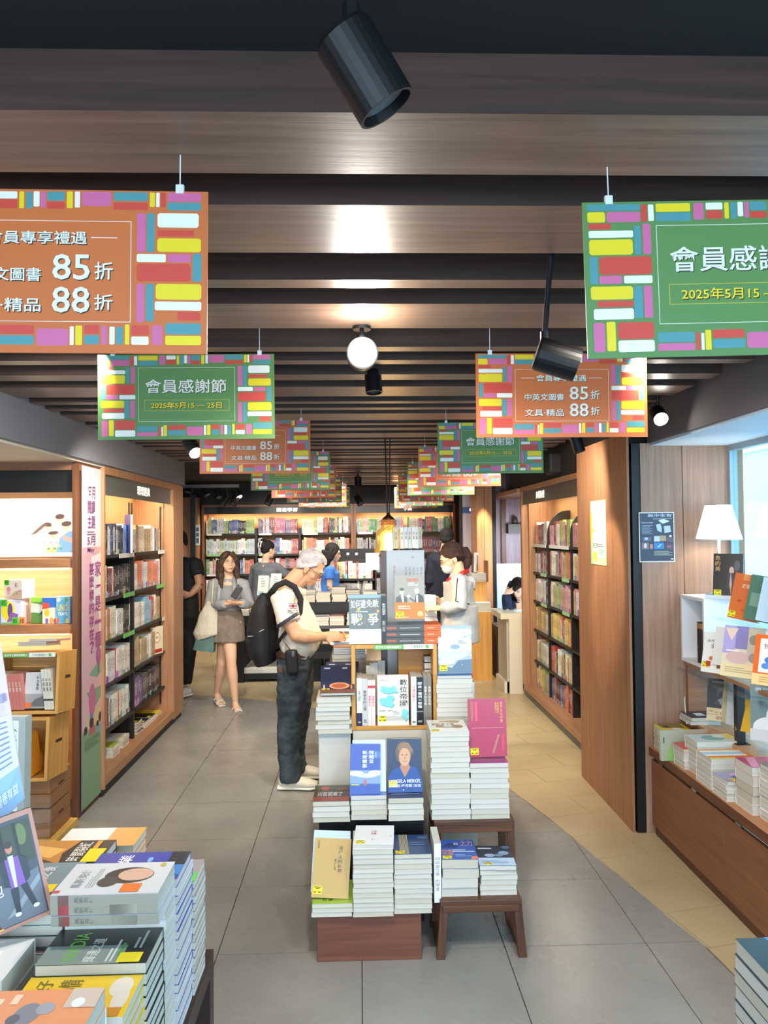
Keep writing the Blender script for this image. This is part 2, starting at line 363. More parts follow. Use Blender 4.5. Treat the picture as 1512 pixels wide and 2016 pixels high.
# projecting wood-clad pier
pier = st(MB().b2(1.58, 4.42, 0, 1.9, 5.4, 2.32).build('wall_right_pier', mat('1a120d', .8)))
for (a, b) in [(4.395, 4.88), (4.884, 5.41)]:
    MB().box((0, 0, 0), (.014, b-a, 2.32)).build('wood_panel', wood('8a5b40', 'ad7d5a', 'z'), pier, (1.572, (a+b)/2, 1.16))
MB().b2(1.565, 5.3, 2.3, 1.9, 5.42, 2.33).build('cap_strip', wood('8a5b40', 'ad7d5a', 'x'), pier)

# window on the right: frame, panes, daylight outside
win = st(MB().b2(2.155, 4.35, .6, 2.2, 4.384, 2.235).b2(2.155, -1, 2.2, 2.2, 4.35, 2.235).b2(2.155, -1, .6, 2.2, 4.35, .66).b2(2.16, 1.9, .66, 2.195, 1.95, 2.2).build('window_1', mat('8fa3ad', .4, .3)))
gm = bpy.data.materials.new('pane'); gm.use_nodes = True; _n = gm.node_tree; _b = _n.nodes['Principled BSDF']; _b.inputs['Roughness'].default_value = .03
_t = _n.nodes.new('ShaderNodeBsdfTransparent'); _t.inputs[0].default_value = (.86, .97, 1, 1); _x = _n.nodes.new('ShaderNodeMixShader'); _x.inputs[0].default_value = .12
_g = _n.nodes.new('ShaderNodeBsdfGlossy'); _g.inputs['Roughness'].default_value = .02; _n.links.new(_t.outputs[0], _x.inputs[1]); _n.links.new(_g.outputs[0], _x.inputs[2]); _n.links.new(_x.outputs[0], _n.nodes['Material Output'].inputs[0])
for (a, b) in [(1.95, 4.35), (-1, 1.9)]:
    MB().box((0, 0, 0), (.006, b-a, 1.54)).build('pane', gm, win, (2.178, (a+b)/2, 1.43))
st(MB().b2(2.3, -3, -.1, 12, 8.1, -.02).b2(3.5, 8.1, -.1, 12, 18, -.02).build('pavement', mat('c6cdd0', .8)))
fac = st(MB().b2(7, -6, -.1, 7.4, 22, 6.5).build('facade_across', mat('bfe6ee', .7)))
for i in range(9):
    for j in range(2): MB().b2(6.96, -4+i*2.7, .7+j*2.4, 7.0, -2.6+i*2.7, 2.2+j*2.4).build('facade_window', mat('d2f0f5', .8), fac)
st(MB().b2(-5, -6, -.1, 2.2, -1.5, -.02).build('pavement_front', mat('aeb4b8', .8)))
# ================================================================== BOOKS (helpers)
ORD = 'first second third fourth fifth sixth seventh eighth ninth tenth eleventh twelfth thirteenth fourteenth fifteenth sixteenth seventeenth eighteenth nineteenth'.split()
TENS = {20: 'twentieth', 30: 'thirtieth', 40: 'fortieth', 50: 'fiftieth', 60: 'sixtieth', 70: 'seventieth'}
TP = {2: 'twenty', 3: 'thirty', 4: 'forty', 5: 'fifty', 6: 'sixty', 7: 'seventy'}
def ordw(n):
    if n < 20: return ORD[n-1]
    return TENS[n] if n % 10 == 0 else TP[n//10]+'-'+ORD[n % 10-1]
CN = {'white': 'efece6', 'cream': 'ece0c2', 'grey': 'a9a9a8', 'dark grey': '4c4c50', 'black': '1a1a1c', 'navy': '20294f', 'blue': '2f5fb0', 'sky blue': '7fb9dd', 'teal': '2b9a9a',
      'green': '3f9a52', 'lime': 'a6cc4e', 'yellow': 'f0cd2c', 'orange': 'e8752b', 'red': 'c9302f', 'crimson': '8e2336', 'pink': 'e7a0ae', 'magenta': 'c63f86', 'purple': '7a549b', 'tan': 'c4a06a', 'brown': '7a5232', 'pale green': 'c5dcbb', 'pale blue': 'c4d6e4', 'peach': 'ecc3a2'}
def rgb(c, j=.0):
    l = srgb(c); return tuple(min(1, max(0, x*(1+rnd.uniform(-j, j)))) for x in l)+(1,)
def spine_mesh():
    mb = MB()
    mb.b2(0, -.5, 0, .03, .5, 1, 0); mb.b2(.03, -.5, 0, 1, -.43, 1, 0); mb.b2(.03, .43, 0, 1, .5, 1, 0); mb.b2(.03, -.43, .012, .975, .43, .988, 1)
    return mb.mesh('shelf_book', [SPINE, PAGES])
SPM = spine_mesh()
def shelf_row(start, axis, length, z, rot, where, group, pal, end='near end', t=(.016, .034), h=(.185, .235), depth=.145, lean=.1, fill=1.0, n0=0, mute=.25):
    """books standing side by side, spines out. start: (x, y) of the first spine, axis 'X' or 'Y' (signed)"""
    pos = 0.0; n = n0; rr = rnd
    run = 0; col = None; hh = tt = None; d = -1 if axis[0] == '-' else 1; ax = axis[-1]
    while pos < length*fill:
        if run <= 0:
            run = rr.choice([1, 1, 1, 2, 2, 3, 4]); col = rr.choice(pal); hh = rr.uniform(*h); tt = rr.uniform(*t)
        run -= 1
        if pos+tt > length: break
        n += 1; c = pos+tt/2; x, y = start
        if ax == 'X': x += d*c
        else: y += d*c
        o = link('book', SPM, None, (x, y, z), (0, 0, rot)); o.scale = (depth*rr.uniform(.93, 1.05), tt*.97, hh*rr.uniform(.985, 1))
        cc = rgb(CN[col], .12); gr = .3*cc[0]+.55*cc[1]+.15*cc[2]; o.color = [(1-mute)*k+mute*(gr*.75+.08) for k in cc[:3]]+[1]
        tag(o, f'{col} spined book, {ordw(n)} from the {end}, {where}', 'book', group)
        pos += tt
        if run == 0 and rr.random() < lean*.4: pos += rr.uniform(.004, .03)
    return n
# a proper book with cover, page block and printed front. Upright: front faces -Y, spine at side s (-1 left, +1 right)
_BM = {}
def book_meshes(W, Hh, T, s):
    k = (round(W, 3), round(Hh, 3), round(T, 3), s)
    if k in _BM: return _BM[k]
    c = .0008; a = MB(); w = W/2; t = T/2
    a.b2(-w, -t, 0, w, -t+c, Hh); a.b2(-w, t-c, 0, w, t, Hh)
    sx = s*w; a.b2(min(sx, sx-s*c), -t+c, 0, max(sx, sx-s*c), t-c, Hh)
    p = MB(); i = .0015; x0, x1 = -w+i, w-i
    if s < 0: x0 = -w+c
    else: x1 = w-c
    # page block with a slight hollow at the fore edge, so that it reads as leaves
    p.b2(x0, -t+c, i, x1, t-c, Hh-i)
    _BM[k] = (a.mesh('book_cover', COVER), p.mesh('page_block', PAGES)); return _BM[k]
def inkmat(c): return mat(CN.get(c, c), .4, coat=.15)
STK = None
def sticker_mesh():
    mb = MB(); mb.b2(0, -.0004, 0, .038, 0, .030, 0)
    for (u, v, w_, h_) in [(.004, .024, .03, .003), (.012, .019, .015, .003), (.004, .005, .01, .004), (.022, .005, .012, .004)]: mb.b2(u, -.0006, v, u+w_, -.0003, v+h_, 1)
    return mb.mesh('price_sticker', [mat('f3de1c', .5), mat('5d5510', .6)])
STM = sticker_mesh()
STO = None
def nbook(label, W, Hh, T, color, loc, rot=(0, 0, 0), s=1, art=None, sticker=None, group=None, name='book', fold=0, cat='book'):
    cm, pm = book_meshes(W, Hh, T, s)
    o = link(name, cm, None, loc, rot); o.color = rgb(CN.get(color, color)); tag(o, label, cat, group)
    p = link('page_block', pm, o)
    if art: print_on(o, W, Hh, T, art)
    if sticker is not None:
        k = link('price_sticker', STM, o, (-W/2+sticker[0]*W, -T/2-.0003, sticker[1]*Hh))
        if W > .16: k.scale = (1, 1, 1)
    return o
def print_on(o, W, Hh, T, art):
    """art: list of ('r',u0,v0,u1,v1,col) ('t',text,u0,v0,u1,v1,col) ('v',...) vertical ('e',u,v,ru,rv,col) ('p',[(u,v)..],col); spine: ('s',text,v0,v1,col)"""
    mb = MB(); mats = []; lay = 0
    def mi(c):
        m = inkmat(c)
        if m not in mats: mats.append(m)
        return mats.index(m)
    for a in art:
        lay += 1; yy = -T/2-.0003-.00012*lay
        fn = lambda u, v, yy=yy: (-W/2+min(1, max(0, u))*W, yy, min(1, max(0, v))*Hh)
        if a[0] == 'r': mb.poly([fn(a[1], a[2]), fn(a[3], a[2]), fn(a[3], a[4]), fn(a[1], a[4])], mi(a[5]))
        elif a[0] == 't': put_text(mb, a[1], a[2:6], fn, mi(a[6]))
        elif a[0] == 'v': put_text(mb, a[1], a[2:6], fn, mi(a[6]), True)
        elif a[0] == 'e': mb.poly([fn(a[1]+a[3]*math.cos(t), a[2]+a[4]*math.sin(t)) for t in [2*math.pi*i/20 for i in range(20)]], mi(a[5]))
        elif a[0] == 'p': mb.poly([fn(*q) for q in a[1]], mi(a[2]))
        elif a[0] == 'l':     # rows of small print
            u0, v0, u1, v1, n, c = a[1:7]; hh = (v1-v0)/n
            for i in range(n):
                ue = u1 if i < n-1 else u0+(u1-u0)*.6
                mb.poly([fn(u0, v0+i*hh+hh*.2), fn(ue, v0+i*hh+hh*.2), fn(ue, v0+i*hh+hh*.7), fn(u0, v0+i*hh+hh*.7)], mi(c))
        elif a[0] == 's':     # spine lettering: ('s', text, v0, v1, col, side)
            sx = a[5]*(W/2+.0004); tt = T*.3
            f2 = lambda u, v: (sx, (u*2-1)*tt*a[5], v*Hh)
            put_text(mb, a[1], (0, a[2], 1, a[3]), f2, mi(a[4]), True)
        elif a[0] == 'sr':
            sx = a[4]*(W/2+.0003); mb.poly([(sx, -T/2*.98, a[1]*Hh), (sx, T/2*.98, a[1]*Hh), (sx, T/2*.98, a[2]*Hh), (sx, -T/2*.98, a[2]*Hh)], mi(a[3]))
    if mb.f: mb.build('cover_print', mats, o)
FLAT = R(-90)
def stack(px0, px1, pyb, z, n, T, D, top, where, group, pages_first='white', art=None, sticker=None, s=-1, rz=0, jig=.0022, Wf=None, ypos=None, top_label=None, x0=None, x1=None, covers=None, toprot=0, D_top=None):
    """n flat books; front bottom edge of the lowest spans the pixels px0..px1 at row pyb on the support height z"""
    if x0 is None:
        a = pz(px0, pyb, z) if ypos is None else pd(px0, pyb, ypos); b = pz(px1, pyb, z) if ypos is None else pd(px1, pyb, ypos)
        x0, x1, yy = a.x, b.x, (a.y+b.y)/2
    else: yy = ypos
    if ypos is not None: yy = ypos
    W = x1-x0; zz = z; out = []
    for i in range(n):
        last = i == n-1; c = top if last else (covers[i % len(covers)] if covers else 'c9c5bb')
        lab = (top_label if last and top_label else f'{CN_name(c)+" covered" if covers else "white-paged"} book, {ordw(n-i)} down in {where}')
        jx, jy = rnd.uniform(-jig, jig), rnd.uniform(-jig, jig)
        o = nbook(lab, W, D, T, c, ((x0+x1)/2+jx, yy+jy, zz+T/2), (FLAT, 0, rz+rnd.uniform(-.009, .009)+(toprot if last else 0)), s, art if last else None, sticker if last else None, group)
        zz += T+.0006; out.append(o)
    return out, zz
def CN_name(c):
    return c if c in CN else {'d9cfc0': 'cream'}.get(c, 'pale')

# ================================================================== LEFT BOOKCASE
def strips(par, segs, m): pass
XL = -1.71
lb = tag(empty('bookcase', (XL, 6.3, 0)), 'wood framed bookcase with dark shelves along the left of the aisle, lit from within', 'bookcase')
def P(mb, name, mats, par, origin): # world-coordinate mesh under a parent placed at origin
    return mb.build(name, mats, par, tuple(-Vector(origin)))
O = (XL, 6.3, 0)
LW = wood('9f7050', 'be9069', 'z')
P(MB().b2(-2.06, 5.18, 2.157, XL, 7.46, 2.21), 'top_rail', LW, lb, O)
P(MB().b2(-2.06, 5.175, .05, XL, 5.2, 2.157), 'side_panel', LW, lb, O)
P(MB().b2(-2.06, 7.07, .12, -1.80, 7.46, 2.157).b2(-1.80, 7.085, .05, XL, 7.46, 2.157), 'side_panel', LW, lb, O)
P(MB().b2(-2.08, 5.2, .1, -2.06, 7.07, 2.157), 'back_panel', wood('b98c62', 'cfa67c', 'z'), lb, O)
P(MB().b2(-2.06, 5.2, .07, XL, 7.085, .13), 'base_board', wood('9f7050', 'be9069', 'y'), lb, O)
P(MB().b2(-2.04, 5.18, 0, XL-.02, 7.44, .07), 'plinth', mat('25221f', .5), lb, O)
hd = P(MB().b2(-1.75, 5.2, 2.02, -1.735, 7.07, 2.157), 'header_sign', mat('646965', .4), lb, O)
mb = MB(); put_text(mb, '環球經典', (0, 0, 1, 1), lambda u, v: (-1.733, 6.02+u*.36, 2.055+v*.075)); P(mb, 'header_lettering', mat('fff8e8', .5, emit=1.1), lb, O)
P(MB().b2(-2.05, 5.25, 2.1, -2.0, 7.0, 2.12), 'light_strip', mat('ffd9a0', .5, emit=6), lb, O)
light('AREA', 'shelf_light', (-1.86, 6.1, 2.1), 9, (1, .84, .58), (-1.98, 6.1, 0), .05, 1.8).rotation_euler = (0, R(-8), 0)
DV = P(MB().b2(-2.05, 6.135, .13, -1.80, 6.165, 1.62), 'divider', SHELFBLK, lb, O)
LZ = [1.60, 1.295, .99, .68, .36]
for i, z in enumerate(LZ):
    for (a, b) in [(5.2, 6.135), (6.165, 7.08)]:
        sh = P(MB().b2(-2.05, a, z-.022, -1.79, b, z), 'shelf', SHELFBLK, lb, O)
for (y0, y1, z, c) in [(5.75, 6.12, 1.60, 'e8e6df'), (6.85, 7.07, 1.6, 'e8e6df'), (5.85, 6.13, 1.295, '7fc46b'), (6.8, 7.07, 1.295, '7fc46b'), (5.85, 6.13, .99, '7fc46b'), (6.98, 7.07, .99, 'e8dfb8')]:
    P(MB().b2(-1.79, y0, z-.03, -1.786, y1, z+.004), 'price_strip', mat(c, .4), lb, O)
for y in (6.11, 6.18, 7.06):    # slotted uprights
    mb = MB().b2(-1.83, y-.008, .2, -1.82, y+.008, 2.0)
    for k in range(50): mb.b2(-1.8195, y-.003, .3+k*.03, -1.819, y+.003, .312+k*.03, 1)
    P(mb, 'slotted_upright', [SHELFBLK, mat('b9b4a8')], lb, O)
W1 = ['white', 'white', 'cream', 'grey', 'pale blue', 'black']; DARKB = ['black', 'black', 'dark grey', 'navy', 'brown', 'cream', 'crimson']
MIX = list(CN); BRIGHT = ['red', 'orange', 'yellow', 'white', 'blue', 'teal', 'white', 'pink', 'lime', 'cream', 'crimson']
palA = [['white', 'navy', 'navy', 'blue', 'white', 'dark grey', 'pale blue'], DARKB, ['black', 'white', 'white', 'cream', 'black', 'orange'], ['white', 'white', 'cream', 'red', 'white'], ['red', 'white', 'orange', 'white', 'navy', 'dark grey']]
palB = [['cream', 'white', 'tan', 'pale blue', 'white', 'blue'], ['white', 'pink', 'crimson', 'navy', 'pale blue', 'white', 'orange'], ['white', 'red', 'white', 'sky blue', 'pale blue', 'tan'], ['white', 'white', 'cream', 'orange', 'tan'], ['black', 'black', 'purple', 'dark grey']]
RW = ['top shelf', 'second shelf', 'third shelf', 'fourth shelf', 'fifth shelf', 'bottom shelf']
for i in range(5):
    shelf_row((-1.815, 5.22), 'Y', .89 if i != 0 else .89, LZ[i], math.pi, f'{RW[i]}, near bay, left bookcase', f'books on the {RW[i]} of the near bay, left bookcase', palA[i], t=(.022, .038), lean=.3)
    shelf_row((-1.815, 6.185), 'Y', .84 if i < 4 else .8, LZ[i], math.pi, f'{RW[i]}, far bay, left bookcase', f'books on the {RW[i]} of the far bay, left bookcase', palB[i], t=(.024, .042), lean=.4, fill=[1, 1, .95, .85, .95][i])
# faced-out blue book and gold boxed book
nbook('large royal blue book with gold trim shown face out on the top shelf', .21, .3, .02, '1f3f9c', (-1.80, 6.02, 1.602), (0, 0, R(118)), 1, [('r', .1, .7, .7, .74, 'e0a020'), ('e', .5, .3, .12, .1, 'dfe4ee')])
nbook('cream cover book with round amber badge shown face out in the far bay', .16, .24, .02, 'e9dcc0', (-1.81, 6.88, .682), (0, 0, R(70)), 1, [('e', .45, .6, .28, .2, 'c98a3a'), ('e', .45, .6, .24, .17, 'f0e6d0'), ('t', '勸世力', .28, .56, .62, .66, '6b3a1a'), ('r', .1, .05, .9, .18, 'b8352f')])
# flat books on the bottom board
for i, (y, n, cs) in enumerate([(5.95, 3, ['white', 'tan', 'white']), (5.7, 3, ['white', 'cream', 'lime']), (6.33, 4, ['black', 'black', 'navy', 'black']), (6.55, 2, ['white', 'navy']), (6.75, 2, ['white', 'black']), (6.95, 1, ['yellow'])]):
    zz = .13
    for k in range(n):
        T = rnd.uniform(.018, .03)
        nbook(f'{cs[k]} book lying flat, {ordw(n-k)} in the {ordw(i+1)} low pile, left bookcase', .15, .21, T, cs[k], (-1.80+rnd.uniform(-.01, .01), y, zz+T/2), (FLAT, 0, R(90)), 1, None, (.1, .05) if k == n-1 else None, 'books lying on the base of the left bookcase'); zz += T+.0005

# ================================================================== RIGHT BOOKCASE
XR = 1.73; O = (XR, 6.8, 0)
rb = tag(empty('bookcase', O), 'wood framed bookcase with arched dark dividers along the right of the aisle', 'bookcase')
P(MB().b2(XR, 5.42, 2.157, 2.1, 8.1, 2.205), 'top_rail', LW, rb, O)
P(MB().b2(1.80, 8.02, .12, 2.1, 8.08, 2.157).b2(XR, 8.06, .04, 1.80, 8.12, 2.157), 'side_panel', LW, rb, O)
P(MB().b2(2.08, 5.42, .1, 2.1, 8.06, 2.157), 'back_panel', wood('b98c62', 'cfa67c', 'z'), rb, O)
P(MB().b2(XR, 5.42, .07, 2.08, 8.1, .12), 'base_board', wood('9f7050', 'be9069', 'y'), rb, O)
P(MB().b2(XR+.015, 5.42, 0, 2.08, 8.08, .07), 'plinth', mat('6d6a5e', .5), rb, O)
P(MB().b2(1.745, 5.42, 2.02, 1.76, 8.06, 2.157), 'header_sign', mat('504b45', .4), rb, O)
mb = MB(); put_text(mb, '商業財經', (0, 0, 1, 1), lambda u, v: (1.742, 7.44-u*.34, 2.055+v*.075)); P(mb, 'header_lettering', mat('fff8e8', .5, emit=1.1), rb, O)
light('AREA', 'shelf_light', (1.88, 6.75, 2.12), 11, (1, .84, .58), (2.0, 6.75, 0), .05, 2.4).rotation_euler = (0, R(8), 0)
RZ = [1.602, 1.313, 1.014, .713, .389]; bays = [(7.425, 8.015), (6.61, 7.395), (5.6, 6.58)]
for i, yd in enumerate((7.41, 6.595)):
    pts = [(1.84, yd-.012, .12), (1.84, yd-.012, 1.70)] + [(1.84+.2*(1-math.cos(t)), yd-.012, 1.70+.24*math.sin(t)) for t in [R(a) for a in (15, 30, 45, 60, 75, 90)]] + [(2.07, yd-.012, 1.94), (2.07, yd-.012, .12)]
    P(MB().prism(pts, (0, .024, 0)), 'divider', SHELFBLK, rb, O)
for i, z in enumerate(RZ):
    for (a, b) in bays:
        P(MB().b2(1.835, a, z-.022, 2.07, b, z), 'shelf', SHELFBLK, rb, O)
        if i < 3: P(MB().b2(1.831, a+.02, z-.028, 1.835, a+(.25 if i else .7), z+.004), 'price_strip', mat('e8e6df' if i == 0 else '9fd3a0', .4), rb, O)
for (yy, s_) in ((7.44, 1), (8.0, -1), (6.63, 1)):
    mb = MB().b2(1.86, yy-.006, .2, 1.87, yy+.006, 1.62)
    for k in range(46): mb.b2(1.8585, yy-.003, .25+k*.03, 1.859, yy+.003, .262+k*.03, 1)
    P(mb, 'slotted_upright', [SHELFBLK, mat('c9c4b8')], rb, O)
p1 = [['white', 'pink', 'white', 'yellow', 'blue', 'white', 'red', 'orange', 'purple'], ['white', 'white', 'pink', 'white', 'dark grey', 'crimson'], ['white', 'pale blue', 'grey', 'white', 'navy'], ['yellow', 'cream', 'white', 'yellow', 'tan', 'pale green'], ['white', 'cream', 'pale green', 'tan', 'teal', 'dark grey'], ['cream', 'lime', 'grey', 'red', 'yellow', 'blue']]
p2 = [['navy', 'white', 'red', 'white', 'pink', 'crimson', 'lime', 'yellow', 'white'], ['tan', 'yellow', 'orange', 'white', 'navy', 'magenta', 'teal', 'cream'], ['lime', 'teal', 'cream', 'grey', 'pink', 'cream', 'tan'], ['yellow', 'tan', 'red', 'cream', 'peach', 'purple', 'yellow'], ['cream', 'black', 'red', 'tan', 'cream', 'peach', 'white'], ['red', 'tan', 'crimson', 'black', 'orange', 'blue', 'black']]
for i in range(6):
    z = (RZ+[.12])[i]
    shelf_row((1.855, 7.99), '-Y', .54, z, 0, f'{RW[i]}, far bay, right bookcase', f'books on the {RW[i]} of the far bay, right bookcase', p1[i], 'far end', t=(.02, .036), lean=.3)
    shelf_row((1.855, 7.37), '-Y', .74, z, 0, f'{RW[i]}, middle bay, right bookcase', f'books on the {RW[i]} of the middle bay, right bookcase', p2[i], 'far end', t=(.022, .04), lean=.3, h=(.185, .245))
    if i < 3: shelf_row((1.855, 6.57), '-Y', .16, z, 0, f'{RW[i]}, near bay, right bookcase', f'books on the {RW[i]} of the near bay, right bookcase', ['yellow', 'white', 'pink'], 'far end', t=(.022, .03))
# green A-series poster lit by a spot, on the pier
yA = pX(1163, 1040, 1.563); yB = pX(1193, 1040, 1.563); zt = pX(1180, 985, 1.563).z; zb = pX(1180, 1112, 1.563).z
def side_poster(name, label, x, y0, y1, z0, z1, base, art, nrm, cat='poster', T=.002):
    """flat print on a plane x = const; u runs from y0 to y1"""
    o = link(name, None, None, (x, (y0+y1)/2, z0)); bpy.data.objects.remove(o)
    root = MB().box((0, 0, 0), (T, abs(y1-y0), z1-z0)).build(name, inkmat(base), None, (x, (y0+y1)/2, (z0+z1)/2)); tag(root, label, cat)
    mb = MB(); mats = []; lay = 0; H_ = z1-z0; cy = (y0+y1)/2; cz = (z0+z1)/2
    for a in art:
        c = a[-1]; m = inkmat(c)
        if m not in mats: mats.append(m)
        k = mats.index(m); lay += 1; xx = nrm*(T/2+.0003+.00015*lay)
        fn = lambda u, v, xx=xx: (xx, y0+(y1-y0)*u-cy, z0+H_*v-cz)
        if a[0] == 'r': mb.poly([fn(a[1], a[2]), fn(a[3], a[2]), fn(a[3], a[4]), fn(a[1], a[4])], k)
        elif a[0] == 't': put_text(mb, a[1], a[2:6], fn, k)
        elif a[0] == 'v': put_text(mb, a[1], a[2:6], fn, k, True)
        elif a[0] == 'e': mb.poly([fn(a[1]+a[3]*math.cos(t), a[2]+a[4]*math.sin(t)) for t in [2*math.pi*i/22 for i in range(22)]], k)
        elif a[0] == 'p': mb.poly([fn(*q) for q in a[1]], k)
        elif a[0] == 'l':
            u0, v0, u1, v1, n, _ = a[1:7]; hh = (v1-v0)/n
            for i in range(n): mb.poly([fn(u0, v0+i*hh+hh*.25), fn(u1-(.15*(u1-u0) if i % 3 == 1 else 0), v0+i*hh+hh*.25), fn(u1-(.15*(u1-u0) if i % 3 == 1 else 0), v0+i*hh+hh*.65), fn(u0, v0+i*hh+hh*.65)], k)
    mb.build('poster_print', mats, root); return root
side_poster('wall_poster', 'pale green and white poster taped to the lit wood pier', 1.563, yA.y, yB.y, zb, zt, 'b7e0a6', [('r', .14, .12, 1, .97, 'f6fbe9'), ('r', 0, .35, .08, .82, 'eedf3c'), ('r', .2, .07, .4, .2, 'f2e23a'), ('t', '已', .15, .26, .5, .33, '2f6a3c'), ('l', .5, .16, .9, .24, 3, '5a9a66'), ('l', .45, .27, .85, .33, 2, '333333'), ('e', .2, .53, .1, .02, 'e2e23a')], -1)
light('SPOT', 'poster_spot', (.85, 4.5, 2.3), 62, (1, .86, .62), (1.57, 4.75, 1.45), .03, angle=34, blend=.5)

# ================================================================== TALL MONTHLY THEME BANNER PANEL (left)
y0 = pX(161, 1500, -1.735).y; y1 = pX(203, 1500, -1.735).y
bz1 = 2.185; pan = st(MB().b2(-1.764, 4.795, 0, -1.742, 5.175, 2.2).build('wall_left_end_panel', [wood('4b2d1c', '6b432b', 'z')]))
B = []
B += [('r', 0, .76, 1, 1, 'e5e0e4'), ('r', 0, .30, 1, .76, 'dcaeb4'), ('r', 0, 0, 1, .33, '7da27b')]
B += [('p', [(.42, .73), (1, .745), (1, .40), (.85, .38), (.8, .55), (.45, .6)], 'e9e2e2'), ('p', [(.3, .38), (1, .42), (1, .38), (.7, .36)], '7faa8c')]
B += [('p', [(.05, .40), (.2, .33), (.5, .27), (.9, .30), (1, .33), (1, .22), (0, .22), (0, .38)], 'dcaeb4'), ('p', [(.1, .20), (.25, .26), (.5, .28), (.8, .27), (1, .24), (1, .19)], 'd9bf8f'), ('p', [(0, .205), (.4, .225), (1, .21), (1, 0), (0, 0)], '7da27b')]
B += [('e', .45, .30, .16, .05, 'c86a94'), ('p', [(.3, .20), (.45, .26), (.6, .20)], 'c0506a'), ('e', .42, .235, .1, .016, '2c1c22'), ('e', .85, .235, .1, .016, '2c1c22'), ('e', .15, .222, .08, .012, '2c1c22'), ('e', .7, .22, .06, .009, '2c1c22'), ('p', [(.7, .19), (.85, .225), (1, .22), (1, .19)], '7ea6cf')]
B += [('e', .75, .425, .12, .028, 'b0609a'), ('r', .73, .37, .77, .42, '7c4a6a'), ('e', .93, .625, .08, .02, 'd98a9a'), ('e', .4, .255, .07, .008, '4a7fc0')]
B += [('t', '每月', .24, .905, .58, .945, '8a4a86'), ('t', '閱讀', .24, .86, .58, .9, '8a4a86'), ('t', '主題', .24, .815, .58, .855, '8a4a86'), ('l', .2, .795, .6, .81, 2, 'a06a9a'), ('t', '5月', .22, .765, .58, .793, '8a4a86'), ('t', 'May', .22, .74, .55, .76, '8a4a86')]
B += [('v', '家，是一個', .56, .45, .86, .72, 'a8418a'), ('v', '甚麼樣的存在？', .3, .44, .52, .715, 'a8418a'), ('l', .1, .16, .8, .195, 4, '6c9070')]
side_poster('theme_banner', 'tall pink and green banner with monthly reading theme lettering on the shelf end', -1.735, y0, y1, .035, bz1, 'dcd6d8', B, 1, 'banner')
# ================================================================== GIFT AND GAMES UNIT (far left, faces the viewer)
YG = 4.77; O = (-2.4, YG, 0)
gu = tag(empty('display_cabinet', O), 'walnut wall cabinet with a glowing picture panel and lit shelves of boxed games', 'cabinet')
P(MB().b2(-3.4, YG, 2.15, -1.738, YG+.45, 2.2), 'top_rail', WALNUT_X, gu, O)
P(MB().b2(-1.77, YG-.005, 0, -1.738, YG+.02, 2.2).b2(-1.776, YG+.02, 0, -1.767, YG+.38, 2.15), 'side_panel', wood('5e3823', '80502f', 'z'), gu, O)
P(MB().b2(-3.4, YG+.03, 2.015, -1.77, YG+.05, 2.15), 'header_panel', BLACK, gu, O)
P(MB().b2(-3.4, YG+.38, 0, -1.77, YG+.40, 2.15), 'back_panel', wood('bb8c62', 'cfa57c', 'x'), gu, O)
for z in (1.60, 1.195):
    sh = P(MB().b2(-3.4, YG+.01, z-.055, -1.777, YG+.38, z), 'shelf', wood('94613b', 'b98252', 'x'), gu, O)
    P(MB().b2(-3.38, YG+.06, z-.068, -1.82, YG+.09, z-.055), 'light_strip', mat('ffc777', .5, emit=9), gu, O)
    light('AREA', 'strip_light', (-2.4, YG+.12, z-.07), 5, (1, .84, .58), (-2.4, YG+.35, z-.5), 1.2, .04)
# back-lit picture panel (glows)
lp = P(MB().b2(-3.4, YG+.2, 1.61, -1.777, YG+.22, 1.985), 'lit_picture', mat('fff0d2', .5, emit=1.0), gu, O)
mb = MB(); mats = [mat(c, .5, emit=e) for c, e in (('8a6a5e', .3), ('f0cfa8', .6), ('8fb8d8', .55), ('f4d884', .6), ('7fae7c', .4), ('eeb09a', .6))]
yy = YG+.1985
def el(px, py, rx, ry, k, lay, rot=0):
    c = pd(px, py, yy); s_ = yy/1500; rx *= s_; ry *= s_
    pts = []
    for i in range(22):
        t = 2*math.pi*i/22; a_, b_ = rx*math.cos(t), ry*math.sin(t); pts.append((c.x+a_*math.cos(rot)-b_*math.sin(rot), yy-.0002*lay, c.z+a_*math.sin(rot)+b_*math.cos(rot)))
    mb.poly(pts, k)
def pg(pts, k, lay): mb.poly([(pd(x, y, yy).x, yy-.0002*lay, pd(x, y, yy).z) for x, y in pts], k)
pg([(88, 1088), (92, 1080), (152, 1070), (152, 1088)], 3, 1); pg([(110, 1088), (118, 1058), (135, 1046), (152, 1044), (152, 1088)], 2, 2); pg([(140, 1088), (146, 1074), (152, 1072), (152, 1088)], 4, 3)
el(93, 1036, 9, 8, 1, 4); el(118, 1022, 8, 7, 1, 4); el(130, 1037, 8, 8, 1, 5); el(106, 1054, 9, 6, 1, 6); pg([(122, 1052), (152, 1064), (152, 1072), (124, 1062)], 5, 7)
pg([(60, 1054), (72, 1042), (84, 1032), (92, 1028), (101, 1030), (102, 1036), (96, 1037), (88, 1036), (82, 1042), (72, 1050)], 0, 8)
el(118, 1017, 9, 5, 0, 8, .1); el(131, 1031, 10, 5, 0, 8, .1); el(105, 1049, 10, 3.5, 0, 8, .1)
for k in range(9): el(88+k*4, 1068+(k % 3)*6, 3, 2.2, [5, 3, 4][k % 3], 9)
P(mb, 'family_picture', mats, gu, O)
